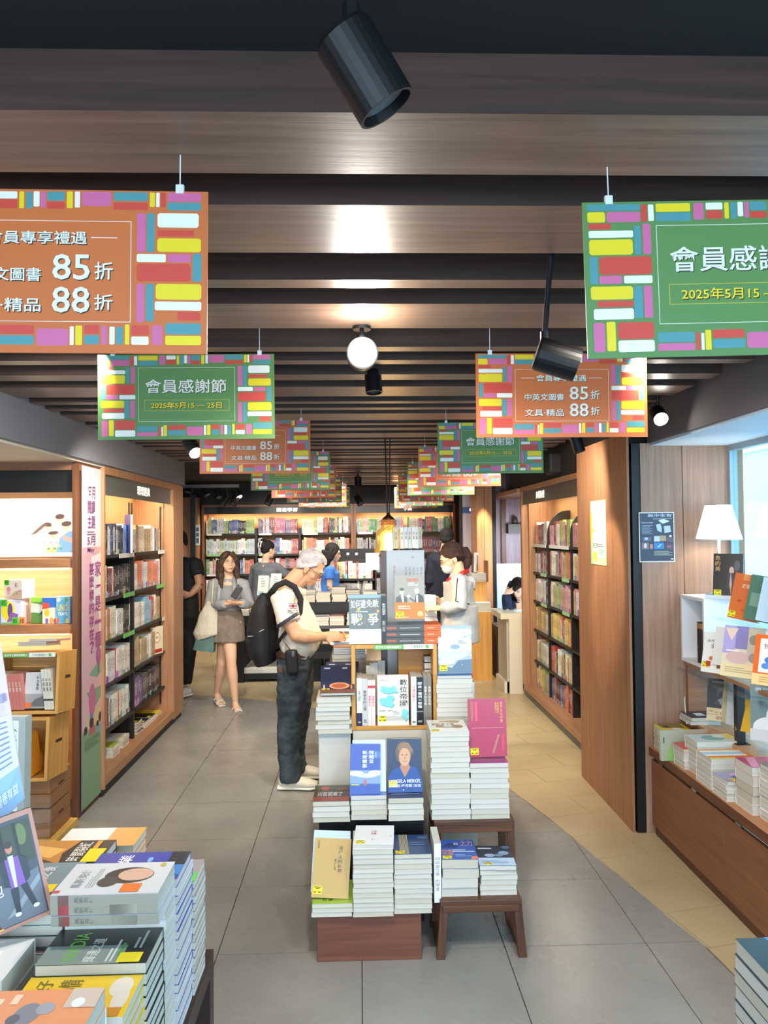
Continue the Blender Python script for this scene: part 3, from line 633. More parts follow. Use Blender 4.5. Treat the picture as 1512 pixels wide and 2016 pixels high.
# boxed games
def gbox(label, x0, x1, z0, z1, y, dep, col, art, rz=0, group='boxed games on the lit cabinet shelf', side=None):
    W = x1-x0; H_ = z1-z0
    o = bev(MB().box((0, dep/2, H_/2), (W, dep, H_)).build('game_box', inkmat(col), None, ((x0+x1)/2, y, z0), (0, 0, rz)), .0015, 1); tag(o, label, 'box', group)
    mb = MB(); mats = []; lay = 0
    for a in art:
        c = a[-1]; m = inkmat(c)
        if m not in mats: mats.append(m)
        k = mats.index(m); lay += 1; yy = -.0004-.0002*lay; fn = lambda u, v, yy=yy: (-W/2+u*W, yy, v*H_)
        if a[0] == 'r': mb.poly([fn(a[1], a[2]), fn(a[3], a[2]), fn(a[3], a[4]), fn(a[1], a[4])], k)
        elif a[0] == 't': put_text(mb, a[1], a[2:6], fn, k)
        elif a[0] == 'e': mb.poly([fn(a[1]+a[3]*math.cos(t), a[2]+a[4]*math.sin(t)) for t in [2*math.pi*i/18 for i in range(18)]], k)
        elif a[0] == 'p': mb.poly([fn(*q) for q in a[1]], k)
    mb.build('box_print', mats, o); return o
def gx(px, d=YG+.06): return pd(px, 1150, d).x
def gz(py, d=YG+.06): return pd(80, py, d).z
zs = 1.196
gbox('white and mauve game box with yellow moon, green corner, below the peach box', gx(3), gx(44), zs, gz(1179), YG+.05, .13, 'e6e0ee', [('e', .35, .55, .33, .38, 'f4e21c'), ('e', .45, .55, .12, .3, '6a4a8a'), ('p', [(.3, .1), (.75, .15), (.85, .4), (.5, .5)], '9a5fb0'), ('r', 0, .72, .32, 1, '5fcf3a'), ('t', '85', .04, .76, .26, .96, '1e4a14'), ('r', 0, 0, 1, .08, '8fb86a')])
gbox('peach floral gift box with green corner, sitting on the other game boxes', gx(7), gx(48), gz(1178), gz(1141), YG+.05, .12, 'f0e4d8', [('r', 0, .72, .28, 1, '5fcf3a'), ('t', '85', .03, .76, .23, .96, '1e4a14'), ('e', .25, .5, .11, .14, 'd9a08a'), ('e', .25, .3, .1, .1, 'e9b8b0'), ('p', [(0, 0), (1, 0), (1, .5), (.6, .4), (.3, .12), (0, .1)], 'dcb8a0'), ('e', .7, .3, .07, .06, '8fb86a'), ('e', .85, .4, .06, .05, 'd98a8a'), ('e', .55, .22, .05, .05, '8fb86a'), ('t', '藏店', .6, .62, .75, .85, '8a8a80')], R(-14))
gbox('bright blue game box cut by the picture edge on the lit shelf', gx(-30), gx(2), zs, gz(1179), YG+.05, .12, '5aa0dc', [('r', .1, .1, .9, .3, 'd8c8e8')])
gbox('green card game box lettered DEAL', gx(57), gx(84), zs, gz(1177), YG+.09, .06, '5c8f3e', [('r', 0, .82, 1, 1, '8fcc3c'), ('p', [(0, .45), (1, .35), (1, .7), (.0, .8)], 'c9dcc0'), ('t', 'DEAL', .05, .42, .92, .66, 'f6f6f0'), ('p', [(.6, .35), (1, .3), (1, .62)], '3a4a44')])
gbox('blue and cream card game box with small sun, beside the green box', gx(82), gx(112), zs, gz(1177), YG+.07, .05, 'ece6cf', [('r', 0, .62, 1, 1, '2f6fc8'), ('p', [(-.0, .55), (.5, .6), (.45, .78), (0, .82)], 'e0503a'), ('e', .3, .42, .17, .15, 'f4c81c'), ('e', .3, .1, .1, .12, '8a6ac0'), ('e', .6, .12, .12, .12, 'e8a83a'), ('e', .85, .1, .12, .1, 'd85a4a')])
gbox('light blue card game box lettered UNO TEAMS', gx(110), gx(138), zs, gz(1175), YG+.06, .05, '7fbcd8', [('e', .45, .45, .42, .42, '5aa6cc'), ('t', 'UNO', .12, .45, .82, .72, 'f4d21c'), ('t', 'TEAMS', .15, .3, .82, .42, 'f6f6f0'), ('e', .15, .12, .1, .1, 'e8623a'), ('e', .8, .1, .1, .1, 'f0c83a'), ('e', .75, .88, .1, .08, '4fae5a'), ('e', .2, .88, .12, .08, 'f6eeee')])
gbox('dark blue card game box with red figures, hard against the cabinet side', gx(137), gx(148), zs, gz(1178), YG+.09, .05, '27489c', [('r', .1, .55, .9, .8, 'e05a2a'), ('e', .5, .4, .3, .15, '3a6ad0'), ('r', .1, .05, .9, .2, 'd8402a'), ('e', .6, .68, .15, .08, 'f0e6d0')])
# price cards clipped on the shelf
for i, (x0, x1, z0, z1, c, t, tc) in enumerate([(32, 44, 1208, 1197, '5fcf3a', '85', '1e4a14'), (46, 57, 1207, 1195, 'f09a4a', '10', '3a2010')]):
    o = MB().b2(0, 0, 0, gx(x1)-gx(x0), .002, .045).build('price_card', inkmat(c), None, (gx(x0), YG+.005, 1.20)); mb = MB(); put_text(mb, t, (.15, .2, .8, .8), lambda u, v: (u*(gx(x1)-gx(x0)), -.001, v*.045)); mb.build('card_print', inkmat(tc), o)
    tag(o, ['small green price card marked 85 on the games shelf', 'small orange tag marked 10 on the games shelf'][i], 'card')
# --- pine crates in front of the unit
def crate(label, x0, x1, y0, y1, z0, z1, rx=0, t=.018, div=True, mX=PINE_X, mZ=PINE_Z, mY=PINE_Y, back=True, rz=0):
    W, D, H_ = x1-x0, y1-y0, z1-z0; o = tag(empty('wooden_crate', ((x0+x1)/2, y0, z0), (rx, 0, rz)), label, 'crate', None)
    a = MB().b2(-W/2, 0, 0, -W/2+t, D, H_).build('side_board', mZ, o); bev(a, .0015, 1)
    for s_ in (1,):
        bb = MB().b2(W/2-t, 0, 0, W/2, D, H_).build('side_board', mZ, o); bev(bb, .0015, 1)
        MB().b2(W/2-.0005, D*.35, H_*.55, W/2+.0006, D*.65, H_*.60).build('handle_slot', mat('3a2410'), o)
    bev(MB().b2(-W/2+t, 0, H_-t, W/2-t, D, H_).build('top_board', mX, o), .0015, 1)
    bev(MB().b2(-W/2+t, 0, 0, W/2-t, D, t).build('bottom_board', mX, o), .0015, 1)
    if back:
        n = 4; hh = (H_-2*t)/n
        for k in range(n): MB().b2(-W/2+t, D-.012, t+k*hh+.001, W/2-t, D, t+(k+1)*hh-.001).build('back_slat', mX, o)
    return o
c1 = crate('golden pine crate of upright books, upper of the tilted crates by the games cabinet', -2.09, -1.70, 4.36, 4.62, .745, 1.09, R(-6))
c2 = crate('golden pine crate with blue and orange books, lower of the tilted crates', -2.12, -1.735, 4.30, 4.6, .39, .735, R(-6))
for k in range(2):
    o = tag(empty('wooden_crate', (-1.95, 4.38, .05+k*.165)), ['brown slatted crate at the foot of the games cabinet, lowest', 'brown slatted crate under the tilted pine crates'][k], 'crate')
    for (x0, x1, y0_, y1_) in [(-.2, .2, 0, .015), (-.2, .2, .285, .3), (-.2, -.185, .015, .285), (.185, .2, .015, .285)]:
        for j in range(2): MB().b2(x0, y0_, .002+j*.08, x1, y1_, .078+j*.08).build('slat', wood('8a5a34', 'a87548', 'x'), o)
    MB().b2(-.185, .015, .0, .185, .285, .012).build('bottom_board', wood('8a5a34', 'a87548', 'x'), o)
    MB().b2(.2, .12, .09, .2006, .2, .1).build('handle_slot', mat('24160c'), o)
tag(bev(MB().b2(-.2, 0, 0, .24, .34, .045).build('floor_pallet', wood('c99c4c', 'e0b866', 'x'), None, (-1.95, 4.36, 0)), .002, 1), 'pale yellow wooden base board under the crates', 'pallet')
# promo strips on crate lips
def lip(par_name, loc, W, label, rot=(0, 0, 0)):
    o = MB().b2(0, -.0012, 0, W, 0, .024).build('promo_strip', inkmat('eef0e6'), None, loc, rot); tag(o, label, 'sticker')
    mb = MB(); mb.poly([(0, -.0016, 0), (W*.5, -.0016, 0), (W*.5, -.0016, .024), (0, -.0016, .024)], 0)
    put_text(mb, '香港中文書獎閱讀推介', (.03, .2, .47, .8), lambda u, v: (u*W, -.002, v*.024), 1); put_text(mb, '每月好書優惠推介', (.56, .2, .86, .8), lambda u, v: (u*W, -.002, v*.024), 2)
    mb.poly([(W*.88, -.0018, .003), (W*.93, -.0018, .003), (W*.92, -.0018, .02), (W*.87, -.0018, .02)], 0)
    mb.build('strip_print', [inkmat('6ab04a'), inkmat('f6fbe9'), inkmat('8a9a86')], o)
lip('', (-2.0, 4.352, 1.066), .29, 'green and white promotion strip on the upper pine crate lip', (R(-6), 0, 0))
# books in the pine crates
def crate_books(par, x0, y, z, specs, where, tilt, rz=0):
    x = x0; n = 0
    for (col, T, H_, art) in specs:
        n += 1
        o = nbook(f'{col[0]} book standing spine out in the {where}, {ordw(n)} from its left side', .14, H_, T, col[1], (x+T/2, y+.07, z), (tilt, 0, R(90)), -1, art, None, f'books in the {where}')
        x += T+.001
    return x
cb = crate_books(c1, -2.07, 4.37, .768, [(('pale blue', 'c4d0d8'), .016, .2, [('sr', .1, .35, 'e6cf3a', -1), ('s', '孔', .7, .8, '333333', -1)])]*3 + [(('peach', 'efd0ae'), .017, .2, [('s', '金瓶', .5, .8, 'a05a3a', -1)])]*3 + [(('coral', 'dd7f72'), .018, .2, [('s', '紅樓', .5, .8, 'f0d6c8', -1)])]*4, 'upper pine crate', R(-6))
nbook('grey and white cover book with brush lettering and ink house, upper crate', .125, .20, .02, 'dcdad6', (-1.84, 4.40, .77), (R(-10), 0, 0), 1, [('r', 0, 0, 1, .4, 'a9a8a6'), ('p', [(.2, .05), (.5, .25), (.95, .38), (.95, .05)], '6b6a68'), ('v', '城池書簡', .5, .5, .62, .9, '222222'), ('r', .05, .02, .35, .16, 'ee7a2a')])
crate_books(c1, -1.775, 4.37, .768, [(('cream', 'e6dcc6'), .017, .225, [('s', '中國書', .45, .8, '4a4a40', -1), ('sr', .22, .27, '333333', -1)])]*3, 'upper pine crate corner', R(-6))
crate_books(c2, -1.98, 4.31, .412, [(('pink', 'cc5a9a'), .016, .19, None), (('sky blue', '8cc0de'), .02, .2, None), (('sky blue', '8cc0de'), .02, .2, None), (('mauve', 'dcc6dc'), .012, .2, None), (('mauve', 'c88ab8'), .012, .2, None), (('mauve', 'dcc6dc'), .012, .2, None), (('orange', 'f0a028'), .014, .235, [('s', '小小說選', .4, .85, '8a5210', -1)]), (('orange', 'f0a028'), .014, .235, [('s', '小小說選', .4, .85, '8a5210', -1)]), (('orange', 'f0a028'), .014, .235, None), (('orange', 'f0a028'), .014, .235, None)], 'lower pine crate', R(-6))
# flat papers on top of the upper crate
for k, (c, dx) in enumerate([('cream', 0), ('peach', .0), ('coral', .06)]):
    nbook(['cream booklet at the bottom of the pile on the upper pine crate', 'peach booklet in the middle of the pile on the upper pine crate', 'coral booklet lying on top of the pile on the upper pine crate'][k], .16, .21, .012, {'coral': 'dd9a88'}.get(c, c), (-1.86+dx, 4.4, 1.12+.0065+.0135*k), (R(-96), 0, 0), 1, None, None, 'booklets on the upper pine crate')

# ================================================================== BACK BOOKCASES
O = (-1.25, YB, 0)
def back_case(x0, x1, bays, label, letters, lx, lw):
    O = ((x0+x1)/2, YB, 0); b = tag(empty('bookcase', O), label, 'bookcase')
    P(MB().b2(x0, YB, 2.157, x1, YB+.4, 2.195), 'top_rail', WALNUT_X, b, O)
    for x in (x0, x1-.035): P(MB().b2(x, YB, 0, x+.035, YB+.4, 2.157), 'side_panel', WALNUT, b, O)
    P(MB().b2(x0, YB+.38, 0, x1, YB+.4, 2.157), 'back_panel', wood('c08a55', 'd9a871', 'x'), b, O)
    P(MB().b2(x0+.035, YB+.02, 2.045, x1-.035, YB+.04, 2.157), 'header_sign', BLACKM, b, O)
    if letters:
        mb = MB(); put_text(mb, letters, (0, 0, 1, 1), lambda u, v: (lx+u*lw, YB+.017, 2.075+v*.06)); P(mb, 'header_lettering', mat('fff4e0', .5, emit=1.3), b, O)
    for z in (1.742, 1.419, 1.112, .78, .45):
        for (a, c) in bays:
            P(MB().b2(a, YB+.04, z-.03, c, YB+.37, z), 'shelf', SHELFBLK, b, O)
            P(MB().b2(a+.03, YB+.036, z-.03, a+.03+(c-a)*.3, YB+.04, z), 'price_strip', mat('dfe0da', .5) if z != 1.419 else mat('8fc98a', .5), b, O)
    for (a, c) in bays[1:]: P(MB().b2(a-.03, YB+.04, 0, a, YB+.38, 1.82), 'divider', SHELFBLK, b, O)
    P(MB().b2(x0+.1, YB+.05, 2.05, x1-.1, YB+.08, 2.06), 'light_strip', mat('ffcf85', .5, emit=8), b, O)
    light('AREA', 'shelf_light', ((x0+x1)/2, YB+.12, 2.04), 14*(x1-x0)/2.3, (1, .84, .58), ((x0+x1)/2, YB+.3, 0), x1-x0-.2, .05)
    return b
bl = [(-2.40, -1.62), (-1.59, -.94), (-.91, -.13)]; br = [(-.05, .72), (.75, 1.47)]
back_case(-2.44, -.09, bl, 'wide lit bookcase on the back wall under white header letters', '圖書學習', -1.28, .32)
back_case(-.085, 1.51, br, 'lit bookcase of dictionaries at the right of the back wall', '字典', .70, .13)
bp = [[['black', 'dark grey', 'white', 'grey', 'lime', 'blue', 'white', 'pale blue'], ['purple', 'crimson', 'orange', 'red', 'magenta', 'blue', 'pale blue'], ['orange', 'white', 'cream', 'yellow', 'sky blue', 'dark grey', 'crimson', 'red'], ['green', 'cream', 'white', 'sky blue', 'orange', 'pink', 'lime'], ['white', 'magenta', 'red', 'cream', 'teal', 'green', 'navy']],
      [['white', 'pale blue', 'white', 'pale green'], ['purple', 'white', 'red', 'white', 'grey', 'blue'], ['yellow', 'white', 'tan', 'red', 'orange', 'grey'], ['grey', 'purple', 'pale blue', 'dark grey'], ['red', 'blue', 'white', 'crimson']],
      [['orange', 'green', 'purple', 'white', 'blue', 'red', 'lime', 'cream', 'pink'], ['grey', 'dark grey', 'pale green', 'white', 'red'], ['tan', 'white', 'dark grey'], ['white', 'cream', 'grey'], ['purple', 'white', 'navy']],
      [['white', 'cream', 'blue'], ['grey', 'white', 'red'], ['tan', 'white', 'dark grey'], ['white', 'cream', 'grey'], ['crimson', 'white', 'navy']]]
bn = ['left bay', 'second bay', 'third bay', 'fourth bay', 'fifth bay']
for r_ in range(4):
    for j, (a, c) in enumerate(bl+br):
        z = (1.742, 1.419, 1.112, .78)[r_]
        shelf_row((a+.01, YB+.09), 'X', c-a-.02, z, R(90), f'{RW[r_]}, {bn[j]}, back wall', f'books on the {RW[r_]} of the {bn[j]}, back wall', bp[r_][j], 'left end', t=(.018, .034), h=(.2, .255), lean=.3, depth=.15, mute=.42)
# plain walls beside the back cases, left opening and framed notices
st(MB().b2(-3.2, YB-.2, 0, -2.46, YB, 2.3).build('trim_6', wood('8f6140', 'ad7c56', 'z')))
xk = pd(378, 1100, 11.0); st(MB().b2(xk.x-.02, 10.98, 0, xk.x+.05, 11.02, 2.3).build('trim_7', BLACK))
a = pd(384, 1030, 11.65); o = MB().b2(a.x, 11.66, 1.57, a.x+.07, 11.68, 1.88).build('framed_notice', inkmat('e9e9e6')); tag(o, 'narrow framed notice with three small photos on the back left wood wall', 'notice')
MB().b2(a.x+.015, 11.655, 1.6, a.x+.055, 11.66, 1.68).b2(a.x+.015, 11.655, 1.7, a.x+.055, 11.66, 1.76).b2(a.x+.015, 11.655, 1.78, a.x+.055, 11.66, 1.84).build('notice_print', inkmat('55565a'), o)
# low black free-standing case between the rows (middle distance)
YM = 9.6; O = (.0, YM, 0); x0, x1 = pd(652, 1100, YM).x, pd(741, 1100, YM).x
zt = pd(700, 1081, YM).z; zz = [pd(700, v, YM).z for v in (1139, 1178)]
mc = tag(empty('low_bookcase', ((x0+x1)/2, YM, 0)), 'free-standing black low bookcase with header board, in front of the back wall', 'bookcase'); O = ((x0+x1)/2, YM, 0)
P(MB().b2(x0, YM+.03, zt-.13, x1, YM+.05, zt), 'header_board', BLACKM, mc, O)
P(MB().b2(x0, YM, 0, x0+.02, YM+.3, zt).b2(x1-.02, YM, 0, x1, YM+.3, zt-.12), 'side_panel', BLACKM, mc, O)
P(MB().b2(x0, YM+.28, 0, x1, YM+.3, zt), 'back_panel', mat('3a2f2a', .6), mc, O)
mb = MB()
for ch, c0, c1 in (('旅', 682, 687.5), ('遊', 699, 704.5)):
    q0, q1 = pd(c0, 1093, YM), pd(c1, 1088, YM); put_text(mb, ch, (0, 0, 1, 1), lambda u, v: (q0.x+(q1.x-q0.x)*u, YM+.027, q0.z+(q1.z-q0.z)*v))
P(mb, 'header_lettering', mat('f0f0ee', .5, emit=.8), mc, O)
for i, z in enumerate(zz+[.75, .4]):
    P(MB().b2(x0+.02, YM, z-.03, x1-.02, YM+.28, z), 'shelf', SHELFBLK, mc, O)
for i, z in enumerate(zz):
    shelf_row((x0+.03, YM+.03), 'X', x1-x0-.06, z, R(90), f'{RW[i]} of the low black bookcase', f'books on the {RW[i]} of the low black bookcase', [['white', 'cream', 'yellow', 'grey', 'red', 'white'], ['white', 'cream', 'red', 'dark grey', 'grey', 'pale blue']][i], 'left end', t=(.02, .034), h=(.19, .225), lean=.1, mute=.4)
# ================================================================== CENTRE ISLAND
# brown front step, black middle step, white plinth
a, b = pz(625, 1892, 0), pz(830, 1889, 0)
o = bev(MB().b2(0, 0, 0, b.x-a.x, .3, .194).build('display_step', [wood('64392a', '84503c', 'x')], None, (a.x, 3.155, 0)), .0015, 1); tag(o, 'low walnut front step of the centre island carrying three book stacks', 'display stand')
o = MB().b2(0, 0, 0, .03, .27, .11).b2(.0, 0, 0, .47, .27, .478).build('display_step', [BLACK], None, (a.x-.006, 3.46, 0)); tag(o, 'black middle step of the centre island behind the walnut step', 'display stand')
PZT = pd(780, 1437, 3.735).z-.001
o = bev(MB().b2(0, 0, 0, .40, .36, PZT).build('plinth', PLINTHW, None, (-.04, 3.74, 0)), .003, 2); tag(o, 'tall cream plinth of the centre island under the pine crate', 'plinth')
# depth of the plinth front is set by the crate: rows below solve pixel -> position at these depths
YF = 3.74
WP = ['white', 'white', 'cream']
def wst(*a_, **k): return stack(*a_, **k)
grp = lambda s_: 'books in ' + s_
# front row on walnut step (z .194)
s_, zt_ = stack(0, 0, 0, .194, 3, .017, .21, 'lime', 'the short green stack on the walnut step', grp('the short green stack'), x0=-.205, x1=-.04, ypos=3.13, top_label='pale green paperback under the leaning gold book, on the walnut step', art=[('t', '好 讀', .25, .1, .5, .25, '3a5a2a')])
GY = 3.15
nbook('gold cover law book leaning on its stack at the left of the centre island', .152, .225, .018, 'c09a3f', (-.134, GY+.02, .25), (R(-22), R(4), 0), 1,
      [('v', '法律人的城邦', .66, .42, .78, .88, '2c2416'), ('v', '增訂版', .56, .46, .62, .66, '3a301c'), ('v', '王某某', .08, .82, .14, .96, '4a3c20')], (.03, .06), name='book')
for k in range(3):
    nbook(['pale blue edged book behind the leaning gold book, nearest to it', 'pale blue edged book second behind the leaning gold book', 'pale blue edged book third behind the leaning gold book'][k], .155, .215, .014, 'pale blue', (-.136, GY+.045+.018*k, .262+.004*k), (R(-20), R(3), 0), 1)
stack(0, 0, 0, .194, 15, .0187, .2, 'f4f4f2', 'the tall white stack at the centre front', grp('the tall white stack at the centre front'), x0=-.037, x1=.127, ypos=3.12, toprot=-.06, top_label='plain white cover book with red title on the tall front stack', art=[('t', '小冊', .42, .62, .56, .72, 'c0504a'), ('t', '品集', .42, .5, .56, .6, 'c0504a'), ('t', '之一', .44, .2, .54, .3, 'd88a86'), ('t', '編', .9, .4, .93, .46, '9a9a9a')], sticker=(.06, .04))
stack(0, 0, 0, .194, 12, .0193, .2, '23406e', 'the navy topped stack at the front', grp('the navy topped front stack'), x0=.131, x1=.285, ypos=3.14, top_label='navy cover book with gold stripes on the front stack beside the walnut stool', art=[('r', 0, 0, .15, 1, '38406a')]+[('r', .17+.035*k, 0, .185+.035*k, 1, 'd8c48a') for k in range(7)]+[('l', .48, .4, .85, .6, 2, '5a7ab4'), ('l', .7, .75, .95, .9, 3, '7a90b8')], sticker=(.04, .03))
# black step row (z .478)
stack(0, 0, 0, .478, 4, .0225, .21, '3a2420', 'the dark red stack at the island left', grp('the dark red stack'), x0=-.213, x1=-.052, ypos=3.38, top_label='dark red and green cover book lettered in white, left on the middle step', art=[('r', 0, .7, 1, 1, '46553f'), ('e', .3, .8, .12, .12, 'b8503a'), ('e', .75, .75, .15, .12, '7a4a3a'), ('r', 0, 0, 1, .25, '9c3c34'), ('t', '川普回來了', .1, .3, .8, .55, 'efe9e2')], sticker=(.03, .05))
stack(0, 0, 0, .478, 5, .021, .21, '3f62b8', 'the sky blue stack on the middle step', grp('the sky blue stack'), x0=-.046, x1=.113, ypos=3.40, covers=None, top_label='blue cover book lying under the leaning sky cover book', art=[('r', 0, .35, 1, .6, 'b08a62')])
SKY_ART = [('r', 0, .25, 1, .5, '7d9ad0'), ('e', .2, .44, .25, .05, 'dfe6f4'), ('e', .55, .40, .35, .04, 'cdd8ee'), ('e', .85, .45, .25, .05, 'e9eef8'), ('e', .8, .8, .3, .07, '4f74c4'), ('r', 0, 0, 1, .22, '2f52a4'), ('v', '特朗普', .62, .63, .78, .88, 'f2f4fa'), ('v', '新政觀察', .40, .54, .56, .88, 'f2f4fa'), ('e', .5, .27, .05, .06, 'b5654a'), ('l', .84, .7, .88, .9, 1, 'c0ccea')]
nbook('sky blue cover book with white vertical title leaning on its stack', .135, .225, .016, '2c4ca6', (.015, 3.42, .572), (R(-14), R(2), R(3)), 1, SKY_ART, (.03, .1))
for k in range(2): nbook(['pale grey book leaning right behind the sky blue cover book', 'white backed book leaning second behind the sky blue cover book'][k], .15, .228, .012, 'c9d2dc', (.036, 3.45+.016*k, .575), (R(-14), 0, 0), 1)
stack(0, 0, 0, .478, 4, .0245, .21, '39465e', 'the portrait book stack', grp('the portrait stack'), x0=.118, x1=.274, ypos=3.38, top_label='dark portrait cover book lying flat under its upright copy', art=[('e', .6, .85, .2, .12, 'c08a6a'), ('t', 'ANGELA MERKEL', .1, .45, .95, .56, 'cfd4dc'), ('l', .1, .2, .9, .38, 2, '9aa4b4')])
MERK = [('p', [(0, 0), (1, 0), (1, .2), (.85, .45), (.62, .5), (.38, .5), (.15, .42), (0, .25)], '1f4a94'), ('p', [(.36, .46), (.5, .28), (.66, .46), (.6, .56), (.4, .56)], 'b98060'), ('e', .47, .74, .235, .21, '7d6247'), ('e', .52, .78, .17, .14, '8e7458'), ('e', .50, .66, .165, .17, 'd3a07c'), ('p', [(.3, .78), (.4, .92), (.62, .93), (.74, .8), (.74, .7), (.66, .84), (.45, .86), (.33, .7)], '937355'), ('e', .56, .70, .022, .01, '3a2a22'), ('e', .43, .70, .022, .01, '3a2a22'), ('p', [(.5, .69), (.53, .62), (.48, .62)], 'b8805e'), ('r', .45, .575, .56, .585, '9a5044'),
        ('p', [(.3, .6), (.25, .7), (.28, .82), (.34, .78), (.33, .62)], '6b5440'), ('t', 'ANGELA MERKEL', .08, .18, .96, .245, 'f1f3f6'), ('t', '安格拉·梅克爾', .06, .10, .7, .155, 'eef0f4'), ('r', .73, .095, .737, .16, 'eef0f4'), ('t', '自由', .77, .10, .95, .155, 'eef0f4'), ('e', .45, .05, .02, .012, 'dfe4ee')]
nbook('dark blue cover book with short-haired portrait standing on the island', .155, .232, .04, '14284e', (.196, 3.46, .578), (R(-8), 0, 0), 1, MERK, (.03, .1))
# left stack on plinth ledge
x0, x1 = pd(624, 1445, 3.66).x, pd(691, 1445, 3.66).x; zb_ = pd(650, 1444, 3.66).z
o = bev(MB().b2(0, 0, 0, x1-x0-.008, .38, zb_).build('plinth', mat('cfccc2', .6), None, (x0+.006, 3.69, 0)), .002, 1); tag(o, 'narrow grey-white plinth at the island left under a stack of paperbacks', 'plinth')
s_, zt_ = stack(0, 0, 0, zb_, 8, .0205, .2, 'e9e6dc', 'the left plinth stack', grp('the left plinth stack'), x0=x0, x1=x1, ypos=3.66, jig=.006, top_label='pale cover book at the top of the left plinth stack, tilted copy on it')
nbook('night blue cover book with orange bridge photo tilted on the left plinth stack', .165, .21, .016, '3a3f58', (x0+.1, 3.68, zt_+.012), (R(-62), 0, R(2)), 1, [('r', 0, .42, 1, 1, '34384e'), ('e', .55, .25, .3, .12, 'e8a27a'), ('e', .55, .25, .22, .08, 'c86a4a'), ('r', 0, 0, 1, .12, '8a5a4a'), ('l', .1, .85, .4, .95, 1, 'b8bcc8'), ('l', .65, .85, .9, .95, 1, 'b8bcc8'), ('e', .1, .2, .02, .1, 'f0e0c0'), ('e', .9, .2, .03, .08, 'd88a4a')], (.03, .02))
nbook('second night blue cover book standing behind the tilted copy', .17, .21, .016, '45485e', (x0+.115, 3.81, zt_+.02), (R(-66), 0, 0), 1, [('l', .1, .85, .4, .93, 1, 'c8ccd8'), ('l', .6, .85, .9, .93, 1, 'c8ccd8')])
# pine crate on the plinth
CF = 3.735; zc0 = pd(780, 1437, CF).z; zc1 = pd(780, 1269, CF).z; xc0 = pd(692, 1360, CF).x; xc1 = pd(861, 1360, CF).x
c3 = crate('golden pine crate on the centre island framing a row of books', xc0, xc1, CF, CF+.3, zc0, zc1, 0, .02, back=False)
lip('', (pd(736, 1275, CF).x, CF-.002, pd(736, 1279, CF).z), .29, 'green and white promotion strip on the island crate lip')
zbk = zc0+.021
def crbook(lab, px0, px1, H_, col, art=None, dy=.0, W=.15, lean=0):
    xa, xb = pd(px0, 1380, CF).x, pd(px1, 1380, CF).x; T = xb-xa-.0008
    return nbook(lab, W, H_, T, col, ((xa+xb)/2, CF+.004+W/2+dy, zbk), (0, 0, R(90)), -1, art, None, 'books in the island crate')
crbook('white spine book with navy foot, first in the island crate', 702, 713, .232, 'f1efe9', [('s', '美國', .5, .75, '8a8f9a', -1), ('sr', 0, .27, '2a2550', -1), ('s', '史', .06, .1, 'f0e6c0', -1)])
crbook('grey spine book second in the island crate', 713, 724, .228, 'cfccc4', [('s', '誰偷走的公理', .32, .76, '3a3a3a', -1), ('s', '商周', .06, .14, '4a4a4a', -1)])
crbook('pale pink spine book third in the island crate', 724, 731.5, .222, 'efd9d2', [('sr', .82, .88, 'd8434a', -1), ('s', '美國民主', .42, .66, 'd8434a', -1)])
crbook('pale pink spine book fourth in the island crate', 731.5, 739, .222, 'efd9d2', [('sr', .82, .88, 'd8434a', -1), ('s', '美國民主', .42, .66, 'd8434a', -1)])
MAP1 = [(.1, .74), (.14, .79), (.3, .77), (.42, .76), (.55, .80), (.6, .74), (.68, .66), (.62, .65), (.5, .655), (.38, .63), (.2, .65), (.12, .68)]
MAP2 = [(.05, .5), (.1, .55), (.28, .55), (.32, .6), (.5, .6), (.55, .54), (.48, .48), (.55, .42), (.45, .36), (.3, .38), (.2, .4), (.1, .42)]
MAP3 = [(.78, .28), (.84, .34), (.92, .32), (1, .27), (.97, .2), (1, .14), (.9, .08), (.82, .14), (.74, .18), (.78, .22)]
def sh_(pts): return [(u+.012, v-.012) for u, v in pts]
nbook('cream cover book with turquoise map shapes facing out of the island crate', .152, .242, .03, 'f3ecdd', (pd(774, 1380, CF).x, CF+.02, zbk-.002), (R(-3), 0, 0), 1,
      [('p', sh_(MAP1), '3a8f96'), ('p', MAP1, '7fd0d3'), ('p', sh_(MAP2), '3a8f96'), ('p', MAP2, '7fd0d3'), ('p', sh_(MAP3), '3a8f96'), ('p', MAP3, '7fd0d3'), ('v', '數位帝國', .72, .36, .96, .93, '1d1d1d'), ('t', '如何改變了一個世界', .05, .28, .48, .31, '333333'), ('l', .25, .1, .9, .2, 5, 'b8b0a0'), ('l', .05, .88, .4, .93, 2, 'b8b0a0'), ('l', .5, .22, .7, .3, 3, 'a8a090')], (.03, .08))
crbook('white spine book with red title right of the map cover book', 809, 820, .238, 'f3f2ec', [('s', '外國哲學人', .5, .8, 'cc4a3a', -1), ('s', '聯', .05, .1, '2a2a2a', -1)], dy=-.012)
crbook('thick black spine book with white title in the island crate', 820, 834, .232, '17181b', [('s', '國度·權柄·榮耀', .35, .9, 'f4f4f2', -1), ('sr', .27, .29, '8a8f9a', -1), ('s', '經', .05, .1, 'd8d8d8', -1)])
crbook('olive grey spine book second from the crate end', 834, 842, .236, '857f72', [('s', '美國人的性格', .4, .8, 'f0eade', -1), ('s', '社', .12, .16, '3a352c', -1)])
crbook('olive grey spine book at the very end of the island crate', 842, 850, .236, '857f72', [('s', '美國人的性格', .4, .8, 'f0eade', -1), ('s', '社', .12, .16, '3a352c', -1)])
